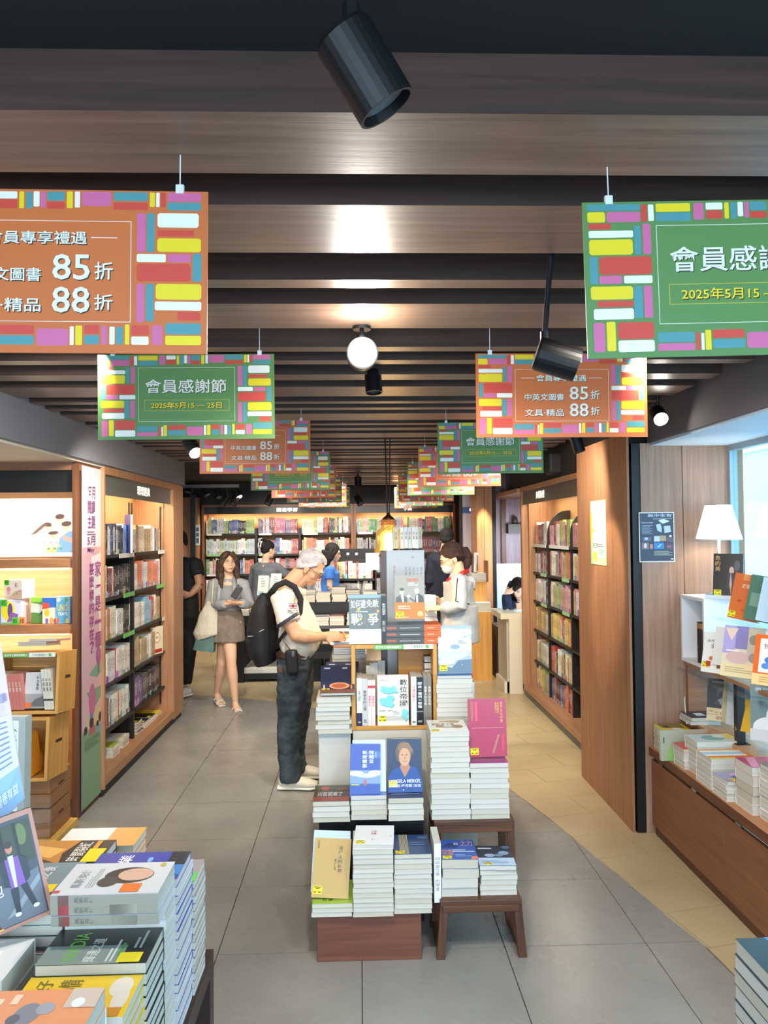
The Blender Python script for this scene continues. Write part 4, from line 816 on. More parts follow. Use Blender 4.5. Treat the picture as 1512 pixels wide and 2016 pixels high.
# behind, inside the crate
for k, (px, rr_) in enumerate([(724, -4), (731, 1), (739, 3), (746, 9), (753, 10)]):
    nbook(f'tan page block book leaning behind the crate row, {ordw(k+1)} from the left', .14, .27, .022, ['tan', 'cream', 'tan', 'brown', 'brown'][k], (pd(px, 1300, CF+.3).x, CF+.26, zbk+.0), (0, R(rr_), R(90)), 1, None, None, 'tan books behind the crate row')
tag(bev(MB().box((0, 0, .17), (.17, .10, .34)).build('cardboard_block', wood('a5691f', 'c98a3a', 'x'), None, (pd(816, 1300, CF+.2).x-.0, CF+.235, zbk)), .002, 1), 'plain brown board box behind the books in the island crate', 'box')
for k in range(4): nbook(f'navy book with white lettering behind the crate post, {ordw(4-k)} from the top', .05, .14, .03, '26264a', (pd(842, 1300, CF+.2).x, CF+.12, zbk+.20+.033*k), (FLAT, 0, 0), 1, None, None, 'navy books behind the crate post')
# stack seen behind the crate's left side
YS = 4.1; x0, x1 = pd(654, 1320, YS).x, pd(722, 1320, YS).x; zb_ = pd(680, 1327, YS).z
tag(bev(MB().b2(0, 0, 0, .74, .9, zb_-.001).build('display_table', BLACKM, None, (x0-.03, YS+.02, 0)), .003, 1), 'black table forming the far half of the centre island', 'table')
stack(0, 0, 0, zb_, 4, .026, .19, 'b9b08c', 'the khaki stack beside the man', grp('the khaki stack'), x0=x0, x1=x1, ypos=YS, covers=['black', 'cream', '8a8468', '6f6a4e'], top_label='khaki cover book under the purple and orange booklets', sticker=(.02, .02))
zt2 = zb_+.107
for k in range(3): nbook(['purple and orange booklet at the bottom of the bright pile beside the man', 'blue and orange booklet in the middle of the bright pile', 'blue cover booklet on top of the bright pile beside the man'][k], .17, .2, .011, ['5e5a94', '4a6a94', '5a7ea4'][k], (x0+.092, YS-.004, zt2+.006+.0115*k), (FLAT, 0, rnd.uniform(-.03, .03)), 1, [('p', [(0, 0), (.8, .1), (1, .4), (.3, .5), (0, .3)], 'dc8a4a'), ('e', .6, .7, .3, .1, '8ab0c8')])
# on top of the crate: three black-and-orange volumes, leaning covers
zt3 = zc1
BO = [('sr', 0, .36, 'ee5a14', -1)]
for k in range(3):
    zz_ = pd(800, 1266-15.5*k, CF).z
    o = nbook(f'grey and orange volume lying on the island crate, {ordw(3-k)} from the top', .15, .285, .030, '4c4a46', ((pd(762, 1250, CF).x+pd(861, 1250, CF).x)/2+.142, CF+.08, zt3+.016+.0315*k), (0, R(-90), 0), 1)
    bpy.data.objects.remove(o.children[0]); me_ = o.data
    o.rotation_euler = (0, 0, 0); o.data = MB().b2(-.142, -.07, -.015, .142, -.066, .015).b2(-.142, -.066, -.015, .142, .075, -.0135).b2(-.142, -.066, .0135, .142, .075, .015).mesh('book_cover', COVER)
    o.location.x -= .142
    MB().b2(-.139, -.066, -.0135, .139, .072, .0135).build('page_block', PAGES, o)
    mb = MB().poly([(.06, -.0703, -.0148), (.142, -.0703, -.0148), (.142, -.0703, .0148), (.06, -.0703, .0148)], 0).poly([(.06, -.0703, .0152), (.142, -.0703, .0152), (.142, .07, .0152), (.06, .07, .0152)], 0)
    put_text(mb, '蘇聯解體記', (0, 0, 1, 1), lambda u, v: (-.125+u*.05, -.0704, -.006+v*.012), 1); mb.poly([(-.06, -.0704, -.002), (.04, -.0704, -.002), (.04, -.0704, .001), (-.06, -.0704, .001)], 2); mb.poly([(.075, -.0706, -.002), (.11, -.0706, -.002), (.11, -.0706, .001), (.075, -.0706, .001)], 2)
    mb.build('cover_print', [inkmat('f0620f'), inkmat('e8724a'), inkmat('cfcac0')], o)
ztop = zt3+.097
nbook('grey and orange cover book with two suited figures on the crate volumes', .148, .215, .022, '8f8c7e', (pd(807, 1200, CF+.03).x, CF+.035, ztop+.022), (R(-7), 0, 0), 1,
      [('r', 0, .38, 1, 1, 'a29f92'), ('r', 0, 0, 1, .38, 'f07a12'), ('p', [(.02, .38), (.05, .5), (.2, .56), (.32, .54), (.42, .48), (.42, .38)], '5c5b58'), ('p', [(.2, .55), (.26, .38), (.3, .38), (.3, .55)], 'f2f2ee'), ('e', .24, .63, .075, .07, 'cfcabd'), ('e', .24, .68, .08, .035, '5a5650'), ('p', [(.66, .38), (.7, .54), (.8, .58), (.95, .52), (.98, .38)], '4c4b4a'), ('p', [(.66, .42), (.5, .5), (.48, .47), (.66, .38)], '5c5b58'), ('p', [(.72, .54), (.72, .38), (.78, .38), (.78, .55)], 'f2f2ee'), ('e', .74, .64, .08, .07, 'dcd7cb'), ('e', .46, .52, .06, .04, 'dcd7cb'),
       ('t', '蘇聯', .42, .86, .58, .93, 'e9643a'), ('t', '解體記', .6, .86, .8, .93, 'e9643a'), ('l', .45, .76, .8, .84, 2, 'f6f4ec'), ('t', '經典權威之作', .1, .27, .5, .31, 'fff2e0'), ('l', .1, .23, .8, .26, 1, 'fff2e0'), ('e', .84, .12, .1, .065, 'f3b878'), ('l', .1, .03, .7, .06, 1, 'fbd0a0')], (.03, .03))
tag(bev(MB().box((0, 0, .03), (.13, .05, .006)).build('book_stand', ACRYL, None, (pd(807, 1230, CF+.03).x, CF+.05, ztop-.015)), .001, 1), 'small clear stand under the grey and orange cover book', 'stand')
WAR = [('r', 0, .3, 1, 1, '6f7571'), ('r', 0, .93, 1, 1, '8fb0bc'), ('t', '如何避', .05, .72, .52, .9, 'ece8dc'), ('t', '免敵', .54, .74, .92, .9, 'ece8dc'), ('t', '戰', .06, .38, .42, .62, 'f4f2ea'), ('t', '爭', .58, .38, .92, .62, 'f4f2ea'), ('r', .49, .4, .495, .6, 'c9c6ba'), ('l', .2, .64, .85, .67, 1, 'd8d5ca'), ('e', .35, .5, .04, .025, 'd8c24a'), ('e', .7, .58, .04, .025, 'd8c24a'), ('e', .9, .66, .04, .03, 'd8c24a'), ('e', .3, .7, .05, .03, 'd8c24a'), ('r', 0, 0, 1, .3, 'f3efe6'), ('e', .38, .15, .04, .025, 'eac4ae'), ('e', .65, .18, .03, .02, 'ecd49a'), ('e', .85, .1, .05, .02, 'e6d88a'), ('l', .3, .06, .6, .08, 1, '8a8a8a')]
nbook('grey and white cover book lettered for war, left corner of the island crate', .158, .24, .03, '7c8684', (pd(719, 1220, CF).x, CF+.03, pd(719, 1269, CF).z), (R(-4), 0, 0), -1, WAR, (.03, .07))
nbook('dark spine book standing beside the grey war book on the crate', .14, .235, .026, '2b2e30', (pd(756, 1225, CF).x, CF+.08, zt3+.003), (0, R(-1), R(90)), -1, [('s', '戰爭的歷史', .6, .85, 'e8e6de', -1), ('s', '新版', .25, .5, 'b8b8b0', -1)], None)
# tall grey-white boxed set behind, with column lettering, and small books on it
YT = 4.05; x0, x1 = pd(761, 1150, YT).x, pd(836, 1150, YT).x; z1 = pd(800, 1083, YT).z
o = tag(bev(MB().box((0, .08, (z1-zb_)/2), (x1-x0, .16, z1-zb_-.002)).build('boxed_set', inkmat('c2c1c0'), None, ((x0+x1)/2, YT, zb_+.001)), .002, 1), 'tall grey-white slipcased set with columns of small lettering behind the crate', 'boxed set')
mb = MB(); hh = z1-zb_; ww = x1-x0
for k, tx in enumerate(['西學東漸錄', '民國思想史', '近代中國人', '文化與思潮', '思想的年輪']):
    put_text(mb, tx, (0, 0, 1, 1), lambda u, v, k=k: (-ww/2+ww*(.49+.1*k)+u*.010, -.0004, hh-.22+v*.13), 0, True)
put_text(mb, '華夏文明史', (0, 0, 1, 1), lambda u, v: (-ww/2+ww*.18+u*.012, -.0004, hh-.2+v*.12), 1, True); put_text(mb, '中', (0, 0, 1, 1), lambda u, v: (-ww/2+ww*.66+u*.012, -.0004, hh-.05+v*.02), 0)
mb.build('box_print', [inkmat('8d9096'), inkmat('b08a86')], o)
MB().b2(-ww/2-.0295, 0, 0, -ww/2-.001, .15, hh-.004).build('spine_edge', inkmat('5a4038'), o)
for k, (px, c, rr_) in enumerate([(779, 'c9b88a', 8), (791, 'e8e4d8', 8), (799, 'dcdcd8', 10), (806, 'c9ccce', 8), (814, 'e8e4dc', 10), (820, 'dcdad2', 8), (827, 'c4b898', 12)]):
    nbook(f'small pale leaning book on the slipcased set, {ordw(k+1)} from the lamp', .1, .115, .018 if k else .028, c, (pd(px, 1080, YT+.06).x, YT+.07, z1+.001), (0, R(rr_), R(90)), -1, [('s', '詩集', .4, .8, '8a8578', -1)], None, 'small books on the slipcased set')
tag(MB().box((0, 0, 0), (.07, .002, .09)).build('price_card', inkmat('f6f2dc'), None, (x0-.075, YT-.02, pd(750, 1105, YT).z)), 'white hanging card beside the amber lamp, with yellow sticker', 'card')
# right big stack with cloud cover book
x0, x1 = pd(861, 1437, 3.70).x, pd(931, 1437, 3.70).x; zb_ = pd(890, 1439, 3.70).z
s_, zt4 = stack(0, 0, 0, zb_, 11, .0222, .21, 'e9e7de', 'the cream page stack right of the crate', grp('the cream page stack right of the crate'), x0=x0, x1=x1, ypos=3.70, jig=.003, top_label='pale top book of the cream page stack right of the crate')
nbook('bright blue edged book lying under the cloud cover book', .168, .21, .014, '4a8fd0', ((x0+x1)/2, 3.70, zt4+.008), (FLAT, 0, 0), 1)
CL = [('p', [(0, 0), (1, 0), (1, .3), (.6, .28), (.4, .12), (0, .2)], '62788c'), ('e', .3, .75, .45, .2, 'dfe6ea'), ('e', .7, .6, .4, .15, 'd4dde4'), ('e', .4, .42, .45, .16, 'c8d4dc'), ('e', .5, .56, .14, .05, '8fa2b0'), ('e', .15, .55, .2, .07, 'eef2f4'), ('e', .75, .86, .3, .07, 'e6ecef'), ('e', .25, .25, .25, .06, 'e2e8ec'), ('v', '公海浮沉', .82, .35, .97, .95, 'f6f8f8'), ('v', '來者', .5, .6, .57, .72, 'c9d4dc'), ('l', .6, .62, .85, .7, 2, '8094a4'), ('e', .7, .18, .012, .008, 'f4f4f4'), ('l', .3, .13, .5, .16, 1, 'dfe6ea')]
nbook('large cloud cover book standing at the right of the island', .165, .232, .02, '9fb2c2', (pd(898, 1300, 3.7).x, 3.74, zt4+.018), (R(-5), 0, 0), 1, CL, (.03, .06))
zz_ = zt4-.06
nbook('purple spine book behind the cream page stack', .06, .2, .03, 'magenta', (x1+.016, 3.93, zb_+.04), (0, 0, R(90)), -1)
nbook('white spine book behind the cream page stack, beside the purple one', .06, .19, .03, 'white', (x1+.012, 3.85, zb_+.02), (0, 0, R(90)), -1)
o = tag(bev(MB().b2(0, 0, 0, .19, .38, zb_-.001).build('plinth', mat('c9c2ae', .5), None, (x0, 3.71, 0)), .002, 1), 'small cream plinth block carrying the cream page stack', 'plinth')
# nested walnut stools
def stool(label, x0, x1, y0, y1, z, splay=.03, legw=.035):
    o = tag(empty('side_table', ((x0+x1)/2, (y0+y1)/2, 0)), label, 'table'); m = wood('3f2417', '6b4228', 'x', .4); mz = wood('3f2417', '6b4228', 'z', .4)
    w, d = (x1-x0)/2, (y1-y0)/2
    bev(MB().b2(-w, -d, z-.022, w, d, z).build('table_top', m, o), .003, 2)
    for sx in (-1, 1):
        for sy in (-1, 1):
            t = Vector((sx*(w-legw/2), sy*(d-legw/2), z-.022)); b_ = Vector((sx*(w-legw/2+splay), sy*(d-legw/2+splay*.6), .0))
            q = [Vector((-legw/2, -.012, 0)), Vector((legw/2, -.012, 0)), Vector((legw/2, .012, 0)), Vector((-legw/2, .012, 0))]
            mb = MB(); mb.add([b_+k for k in q]+[t+k for k in q], [(3, 2, 1, 0), (4, 5, 6, 7)]+[(i, (i+1) % 4, 4+(i+1) % 4, 4+i) for i in range(4)]); bev(mb.build('leg', mz, o), .002, 1)
        xx = sx*(w-legw/2+splay)
        bev(MB().box((xx, 0, .0145), (.022, 2*d-.02, .028)).build('floor_rail', wood('3f2417', '6b4228', 'y', .4), o), .002, 1)
    for sy in (-1, 1): bev(MB().b2(-w+.01, sy*d-.012*(sy > 0), z-.05, w-.01, sy*d+.012*(sy < 0), z-.022).build('apron', m, o), .002, 1)
    return o
q0, q1 = pz(850, 1612, .45), pz(1012, 1612, .45)
stool('taller walnut nesting stool carrying two tall book stacks beside the island', .322, .685, 3.43, 3.69, .45, .012)
stool('lower walnut nesting stool with two short book stacks at the island front', .318, .655, 3.15, 3.42, .235, .018)
x0, x1 = pd(849, 1600, 3.45).x, pd(926, 1600, 3.45).x
stack(0, 0, 0, .451, 17, .0227, .21, 'f2efe9', 'the tall stack on the upper stool', grp('the tall white stack on the upper stool'), x0=x0, x1=x1, ypos=3.45, jig=.003, s=1, top_label='white cover book with brown figure print, tall stack on the upper stool', art=[('p', [(.3, .9), (.7, .95), (.9, .9), (.8, .7), (.55, .75), (.35, .8)], 'b79a72'), ('e', .3, .45, .12, .12, 'b08f66'), ('e', .75, .4, .15, .14, '9c7c56'), ('t', '她從海上來', .1, .5, .7, .7, '6a5a48'), ('l', .35, .3, .8, .4, 2, 'a89880')], sticker=(.04, .03))
x0, x1 = pd(927, 1600, 3.45).x, pd(1003, 1600, 3.45).x
s_, zt5 = stack(0, 0, 0, .451, 11, .0222, .2, 'b84a8c', 'the magenta topped stack on the upper stool', grp('the magenta topped stack on the upper stool'), x0=x0, x1=x1, ypos=3.45, jig=.003, top_label='magenta cover book lying under its upright copy on the upper stool')
nbook('large rose red cover book with gold lettering standing on the upper stool', .175, .26, .018, 'b23e5c', (pd(961, 1450, 3.5).x, 3.51, zt5+.012), (R(-4), 0, R(2)), 1, [('r', .06, .62, .13, .96, 'b06a62'), ('r', .16, .62, .24, .96, 'd8556e'), ('r', .08, .495, .92, .503, 'd69a8a'), ('v', '香港文化中國', .84, .58, .90, .95, 'e6b45a'), ('v', '風雲四十', .7, .74, .75, .94, 'e6b45a'), ('v', '年回顧錄', .76, .74, .81, .94, 'e6b45a'), ('p', [(.6, .06), (.66, .06), (.82, .38), (.76, .38)], 'b87868'), ('r', .86, .1, .93, .38, 'cc4a62')], (.03, .04))
tag(MB().b2(0, 0, 0, .15, .03, .004).build('book_stand', ACRYL, None, (pd(930, 1500, 3.45).x, 3.455, zt5+.001)), 'clear ledge stand under the rose red cover book', 'stand')
x0, x1 = pd(872, 1760, 3.17).x, pd(944, 1760, 3.17).x
stack(0, 0, 0, .236, 4, .038, .2, '2250a8', 'the blue stack on the lower stool', grp('the blue stack on the lower stool'), x0=x0, x1=x1, ypos=3.18, jig=.005, s=1, toprot=-.03, top_label='bright blue cover book with gold title on the lower stool', art=[('p', [(.0, .6), (.3, .85), (.6, .8), (.5, .6)], '14306a'), ('t', '突圍', .05, .2, .35, .5, 'c98a6a'), ('t', '之力', .6, .65, .95, .95, 'c98a6a'), ('t', '中小', .42, .7, .55, .85, 'e8ecf4'), ('l', .35, .35, .95, .5, 2, 'dfe8f8'), ('l', .4, .12, .85, .25, 2, '8fb0e4'), ('p', [(.8, 0), (1, 0), (1, .15), (.85, .13)], 'ea7a6a')], sticker=(.04, .04))
x0, x1 = pd(946, 1755, 3.19).x, pd(1018, 1755, 3.19).x
stack(0, 0, 0, .236, 6, .0195, .2, '39404e', 'the monochrome stack on the lower stool', grp('the monochrome stack on the lower stool'), x0=x0, x1=x1, ypos=3.19, jig=.005, s=1, toprot=-.05, top_label='black, grey and pale blue photo cover book on the lower stool', art=[('r', 0, 0, 1, .38, 'bcd2ea'), ('e', .35, .5, .15, .08, '9fb4cc'), ('e', .75, .62, .15, .1, '8ea4c0'), ('e', .6, .5, .12, .07, '7f92ac'), ('l', .05, .8, .7, .92, 1, 'd8dce4'), ('l', .1, .1, .8, .25, 3, '90a8c4'), ('e', .85, .9, .12, .08, '6a7488')], sticker=(.12, .04))
nbook('white spine book standing on end between the front stack and lower stool', .17, .245, .028, 'f1f2f4', (pd(863, 1800, 3.16).x, 3.26, .22), (0, R(-2), R(90)), -1, [('s', '自由與繁榮', .45, .78, '8c8f96', -1), ('s', '的國度', .2, .4, '8c8f96', -1), ('e', .5, .9, .1, .02, 'b05040')], None)

# ================================================================== NEAR LEFT TABLE
TZ = .65
nt = tag(empty('display_table', (-1.3, 1.2, 0)), 'dark wood table crowded with book stacks at the near left', 'table'); O = (-1.3, 1.2, 0)
DW = wood('1f1512', '3a2822', 'y', .4)
P(MB().b2(-2.2, .3, TZ-.05, -.395, 2.06, TZ), 'table_top', DW, nt, O)
for (x, y) in [(-.42, 2.035), (-2.17, 2.035), (-.42, .33), (-2.17, .33)]: P(MB().b2(x-.025, y-.025, 0, x+.025, y+.025, TZ-.05), 'leg', DW, nt, O)
def flip(art):
    out = []
    for a in art:
        a = list(a); k = {'r': 1, 'l': 1, 't': 2, 'v': 2}.get(a[0])
        if k: a[k:k+4] = [1-a[k+2], 1-a[k+3], 1-a[k], 1-a[k+1]]
        elif a[0] == 'e': a[1], a[2] = 1-a[1], 1-a[2]
        elif a[0] == 'p': a[1] = [(1-u, 1-v) for u, v in a[1]]
        out.append(tuple(a))
    return out
def nstack(lab_where, x1, y0, D, ztop, Wd, T, top, top_label, art=None, spines=0, sticker=None, grpn=None, covers=None, x0=None, rz=0, base=None):
    """stack on the near table; long side along X (covers turned a quarter), pages seen on the right"""
    zb = base or TZ; n = max(1, int(round((ztop-zb)/(T+.0006)))); zz = zb; t = (ztop-zb)/n-.0006
    for i in range(n):
        last = i == n-1; c = top if last else (covers[i % len(covers)] if covers else top)
        lab = top_label if last else f'white-paged book, {ordw(n-i)} down in {lab_where}'
        # book lies flat with its head towards +X : rotate flat, then -90 about z
        o = nbook(lab, D, Wd, t, c, (x1+rnd.uniform(-.002, .002), y0+D/2+rnd.uniform(-.002, .002), zz+t/2), (FLAT, 0, R(90)+rz+rnd.uniform(-.008, .008)), -1 if spines and i >= n-4 else 1, flip(art) if last and art else ([('sr', 0, 1, '8f8d7e', -1), ('sr', .83, .93, 'd04a50', -1), ('s', '馬斯克傳', .6, .78, '5c5a50', -1), ('sr', .2, .45, 'b5b3a2', -1)] if spines and i >= n-4 else None), sticker if last else None, 'books in '+lab_where)
        zz += t+.0006
# u axis of cover -> -Y direction mapping: after turning, u=0 is the far side, v=0 the left end
nstack('the green edged stack, far end of the near table', -.40, 1.855, .125, .92, .21, .018, '8f8a8c', 'grey photo cover book with green edge, far right of the near table', [('r', .6, 0, 1, 1, '58b048'), ('e', .3, .8, .15, .06, 'd8d4d4')])
nstack('the violet topped stack on the near table', -.405, 1.705, .145, .994, .21, .0185, '3d4aa8', 'blue and violet cover book with white brush title, near table', [('r', 0, .8, .5, 1, '2a2f3a'), ('r', .5, .8, .85, 1, '3f86d0'), ('t', '業', .1, .25, .5, .4, 'f0f2f8'), ('e', .3, .6, .1, .03, '7fb0e8'), ('r', .85, .8, 1, .95, 'f0c82a')], covers=['c8ccd8', '3d4aa8'])
nstack('the white stack supporting the silver books', -.409, 1.62, .08, .971, .21, .022, 'c9ccd0', 'white-paged book directly under the silver portrait books')
nstack('the silver portrait stack on the near table', -.408, 1.555, .145, 1.033, .212, .0195, 'c9ccd0', 'glossy silver cover book with sideways portrait, near left table', [('r', 0, 0, 1, 1, 'd3d5d8'), ('e', .42, .62, .26, .24, '4a4442'), ('e', .40, .68, .2, .17, 'd8b09a'), ('e', .62, .45, .16, .1, '55504e'), ('t', '馬斯克傳', .2, .12, .8, .22, '8a8d92'), ('l', .2, .26, .8, .34, 3, 'b0b4b8'), ('r', .86, .0, .94, .06, 'd04a50'), ('sr', 0, 1, '8f8d7e', -1), ('sr', .83, .93, 'd04a50', -1), ('s', '馬斯克傳', .6, .78, '5c5a50', -1), ('r', .7, .62, .95, .8, 'ee7a34'), ('e', .1, .9, .06, .03, 'c8b84a')], spines=1, base=.972)
nstack('the black and green stack on the near table', -.412, 1.488, .13, .934, .21, .021, '1d2220', 'black and grey cover book with green lettering, near left table', [('r', .5, 0, 1, .75, '8e9a92'), ('t', 'NVIDIA', .12, .2, .9, .34, '76c043'), ('t', '輝達之道', .3, .4, .95, .52, 'e6e6e0'), ('l', .35, .6, .95, .68, 2, 'dfe3dc'), ('r', .45, .7, .8, .73, '4aa04a'), ('l', .1, .8, .6, .9, 2, 'b8bcb6'), ('r', .72, .72, .98, .93, 'f3dc1e')])
nstack('the yellow topped stack on the near table', -.416, 1.36, .126, .913, .21, .02, 'f2c91c', 'yellow cover book with grey cat shape, near left table', [('e', .3, .86, .25, .1, 'e4dccb'), ('e', .6, .9, .3, .07, 'e4dccb'), ('t', '好', .1, .1, .45, .25, '7a6a2a'), ('t', '心情', .1, .3, .5, .5, '7a6a2a'), ('t', '手冊', .62, .5, .9, .72, 'b08a1c'), ('r', .8, .78, 1, .95, 'c98a1a')])
nstack('the nearest right-hand stack on the near table', -.42, 1.215, .14, .86, .21, .02, 'd8d4c8', 'pale cover book nearest the viewer on the near left table')
# second column
nstack('the orange edged stack, second column far end', -.585, 1.99, .12, .955, .2, .02, 'f0a050', 'white and orange cover book at the far end, second column', [('r', 0, 0, 1, .6, 'f2efe8')])
nstack('the night road stack, second column', -.618, 1.835, .13, .98, .21, .022, '2a2422', 'black and amber cover book with big white title, second column', [('p', [(0, 0), (1, 0), (1, .55), (.6, .5), (0, .6)], 'c8883a'), ('p', [(.2, .1), (.5, .05), (.8, .4), (.4, .5)], 'f0b860'), ('p', [(.7, .2), (.95, .1), (1, .5)], '5a3a2a'), ('t', '時間裂縫', .1, .6, .95, .76, 'f0ede6'), ('r', .05, .8, .5, .86, 'd8a03a'), ('r', .42, .78, 1, .97, 'f5dd1c')])
nstack('the blue-grey stack, second column', -.622, 1.62, .145, 1.01, .21, .022, '7f97a0', 'blue-grey cover book with two white title rows, second column', [('r', 0, 0, 1, .25, 'e4c48a'), ('t', '當貿易戰', .1, .38, .8, .52, 'eef2f2'), ('t', '開始之後', .15, .6, .85, .74, 'eef2f2'), ('r', .75, .2, 1, .9, 'f3dc1e')], covers=['26343a', '7f97a0'])
nstack('the black and white cover stack, second column', -.628, 1.59, .028, .90, .21, .02, '3a3436', 'black cover book with faint figures partly hidden, second column', [('e', .4, .6, .3, .2, 'b8b0a8'), ('r', .6, .2, 1, .9, 'c9756a'), ('r', .8, .1, 1, .9, 'd8d4d0')])
nstack('the thick white stack, second column', -.66, 1.44, .145, .935, .21, .05, 'e6e6e4', 'thick plain white book near the viewer, second column', [('r', .3, .2, .5, .8, 'f6f6f4'), ('r', .75, .35, 1, .65, 'f0e02a')])
nstack('the cow sketch stack at the viewer corner', -.43, 1.185, .13, .99, .205, .03, 'f0a070', 'salmon orange cover book with grey animal sketch, nearest corner', [('e', .5, .5, .22, .1, '8c8c94'), ('e', .4, .62, .12, .07, 'a8a8b0'), ('e', .6, .42, .1, .05, '6c6c74'), ('l', .1, .15, .3, .4, 2, 'f8d8b8'), ('r', 0, .75, .4, 1, 'd8c4b4'), ('e', .3, .85, .1, .05, 'f4f4f4')], covers=['e8e2d6'])
for k, x in enumerate((-1.08, -1.3)): nstack(['the hidden stack behind the leaning book', 'the outer stack behind the leaning book'][k], -.86-.22*k, 1.5, .14, .85, .2, .03, 'cream', ['cream cover book behind the leaning book by the viewer', 'cream cover book at the outer side of the near table'][k])
# leaning book with a man in a purple shirt
tl, tr, br_ = pd(0, 1658, 1.52), pd(70, 1620, 1.66), pd(109, 1804, 1.62)
nbook('dark cover book with man in purple shirt leaning at the near left', .21, .215, .02, '3c2a3a', (-.727, 1.562, .955), (R(-12), R(-10), R(32)), 1,
      [('r', 0, 0, 1, 1, 'b9806c'), ('r', 0, .03, .965, .955, '3f444c'), ('p', [(.2, .92), (.95, .92), (.95, .55), (.2, .4)], '353f2a'), ('e', .42, .74, .09, .13, '5c6b3c'), ('e', .5, .58, .06, .08, '6f7c48'), ('e', .86, .8, .05, .1, '66743f'), ('r', .64, .5, .7, .92, '171612'), ('r', .8, .5, .83, .92, '1e1c18'), ('r', .52, .6, .55, .92, '1e1c18'), ('p', [(.5, .04), (.95, .04), (.95, .46), (.55, .36)], '666d75'), ('p', [(.6, .1), (.7, .12), (.95, .34), (.95, .4)], '8b9298'), ('r', 0, .04, .36, .92, '6a4a86'), ('p', [(0, .04), (.55, .04), (.42, .33), (0, .4)], '7d2833'),
       ('e', .735, .71, .032, .05, 'c47a62'), ('e', .735, .74, .034, .03, '2a2420'), ('p', [(.66, .62), (.82, .62), (.84, .36), (.68, .34)], '7f4fa0'), ('p', [(.71, .64), (.76, .64), (.745, .34), (.72, .34)], 'cfc4dc'), ('p', [(.63, .6), (.68, .63), (.69, .36), (.64, .38)], '1f2834'), ('p', [(.8, .63), (.87, .58), (.87, .4), (.82, .36)], '1f2834'), ('p', [(.68, .35), (.75, .35), (.73, .12), (.69, .12)], '17222f'), ('p', [(.77, .35), (.83, .36), (.88, .15), (.84, .13)], '17222f'), ('e', .705, .11, .028, .018, 'e4e4ea'), ('e', .87, .13, .028, .018, 'e4e4ea'),
       ('t', '富戰死', .22, .46, .60, .57, 'e6dfe8'), ('t', '癌細胞', .24, .31, .62, .43, 'e6dfe8')], (.38, .03))
# leaflet on a stand + grey book behind it
ya = 1.8; o = tag(MB().add([tuple(pd(-70, 1240, ya)), tuple(pd(0, 1262, ya)), tuple(pd(48, 1572, ya-.1)), tuple(pd(-20, 1640, ya-.1))], [(3, 2, 1, 0)]).build('leaflet', inkmat('d9c9dc')), 'pink to blue paper leaflet on a stand at the left edge', 'leaflet')
sl_ = o.modifiers.new('s', 'SOLIDIFY'); sl_.thickness = .002
A_, B_, C_, D_ = pd(-70, 1240, ya), pd(0, 1262, ya), pd(48, 1572, ya-.1), pd(-20, 1640, ya-.1)
def lf(u, v, dy=.002): p = (A_*(1-u)+B_*u)*v + (D_*(1-u)+C_*u)*(1-v); return (p.x, p.y-dy, p.z)
mb = MB(); mb.poly([lf(0, 0), lf(1, 0), lf(1, .2), lf(0, .2)], 0); mb.poly([lf(0, .2), lf(1, .2), lf(1, .52), lf(0, .52)], 1)
for k in range(9): mb.poly([lf(.3, .24+.03*k, .003), lf(.85, .24+.03*k, .003), lf(.85, .25+.03*k, .003), lf(.3, .25+.03*k, .003)], 2)
put_text(mb, '讀', (.75, .6, .95, .66), lambda u, v: lf(u, v, .003), 2); put_text(mb, '開卷有益', (.3, .06, .9, .12), lambda u, v: lf(u, v, .003), 3)
mb.build('leaflet_print', [inkmat('8ab2d8'), inkmat('cfd6ea'), inkmat('8088a4'), inkmat('e8eef6')], o)
nbook('grey and green cover book standing behind the paper leaflet', .14, .23, .03, '9fa39a', (pd(36, 1490, 1.95).x-.045, 1.95, pd(36, 1592, 1.95).z), (R(-2), 0, R(-6)), 1, [('r', 0, 0, .88, .96, 'dfe0da'), ('r', 0, .1, .8, .42, '7f9a5a'), ('t', '登入', .55, .84, .85, .9, '33332f'), ('t', '工具', .55, .74, .85, .8, '33332f')])
tag(MB().b2(-.1, -.03, 0, .1, .08, pd(36, 1592, 1.95).z-TZ).b2(-.12, -.1, 0, .05, -.03, .15).build('display_riser', ACRYL, None, (pd(36, 1490, 1.95).x-.05, 1.95, TZ)), 'clear acrylic riser under the leaflet and grey cover book', 'stand')

# ================================================================== NEAR RIGHT TABLE CORNER
rt = tag(empty('display_table', (1.4, 1.0, 0)), 'dark table at the near right corner under wrapped books', 'table'); O = (1.4, 1.0, 0)
P(MB().b2(.76, .2, .5, 1.6, 1.62, .55), 'table_top', DW, rt, O)
for (x, y) in [(.79, 1.59), (1.57, 1.59), (.79, .23), (1.57, .23)]: P(MB().b2(x-.025, y-.025, 0, x+.025, y+.025, .5), 'leg', DW, rt, O)
zz = .551
for k in range(11):
    T = .0305
    o = nbook('dark teal wrapped book with blue ribbon shape, on top of the near right stack' if k == 10 else f'shrink-wrapped dark teal book, {ordw(11-k)} from the top of the near right stack', .2, .27, T, ['26424a', '4a525c'][k % 2], (.875+rnd.uniform(-.002, .002), 1.32+rnd.uniform(-.003, .003), zz+T/2), (FLAT, 0, 0), 1, [('p', [(.3, 1), (.5, 1), (.55, .5), (.8, .2), (.6, .3), (.4, .6)], '4f9ad8'), ('p', [(.5, .95), (.7, .9), (.95, .2), (.8, .25)], '6ab0e6'), ('e', .7, .95, .2, .06, 'a8b4dc')] if k == 10 else None, None, 'wrapped books at the near right')
    zz += T+.0008
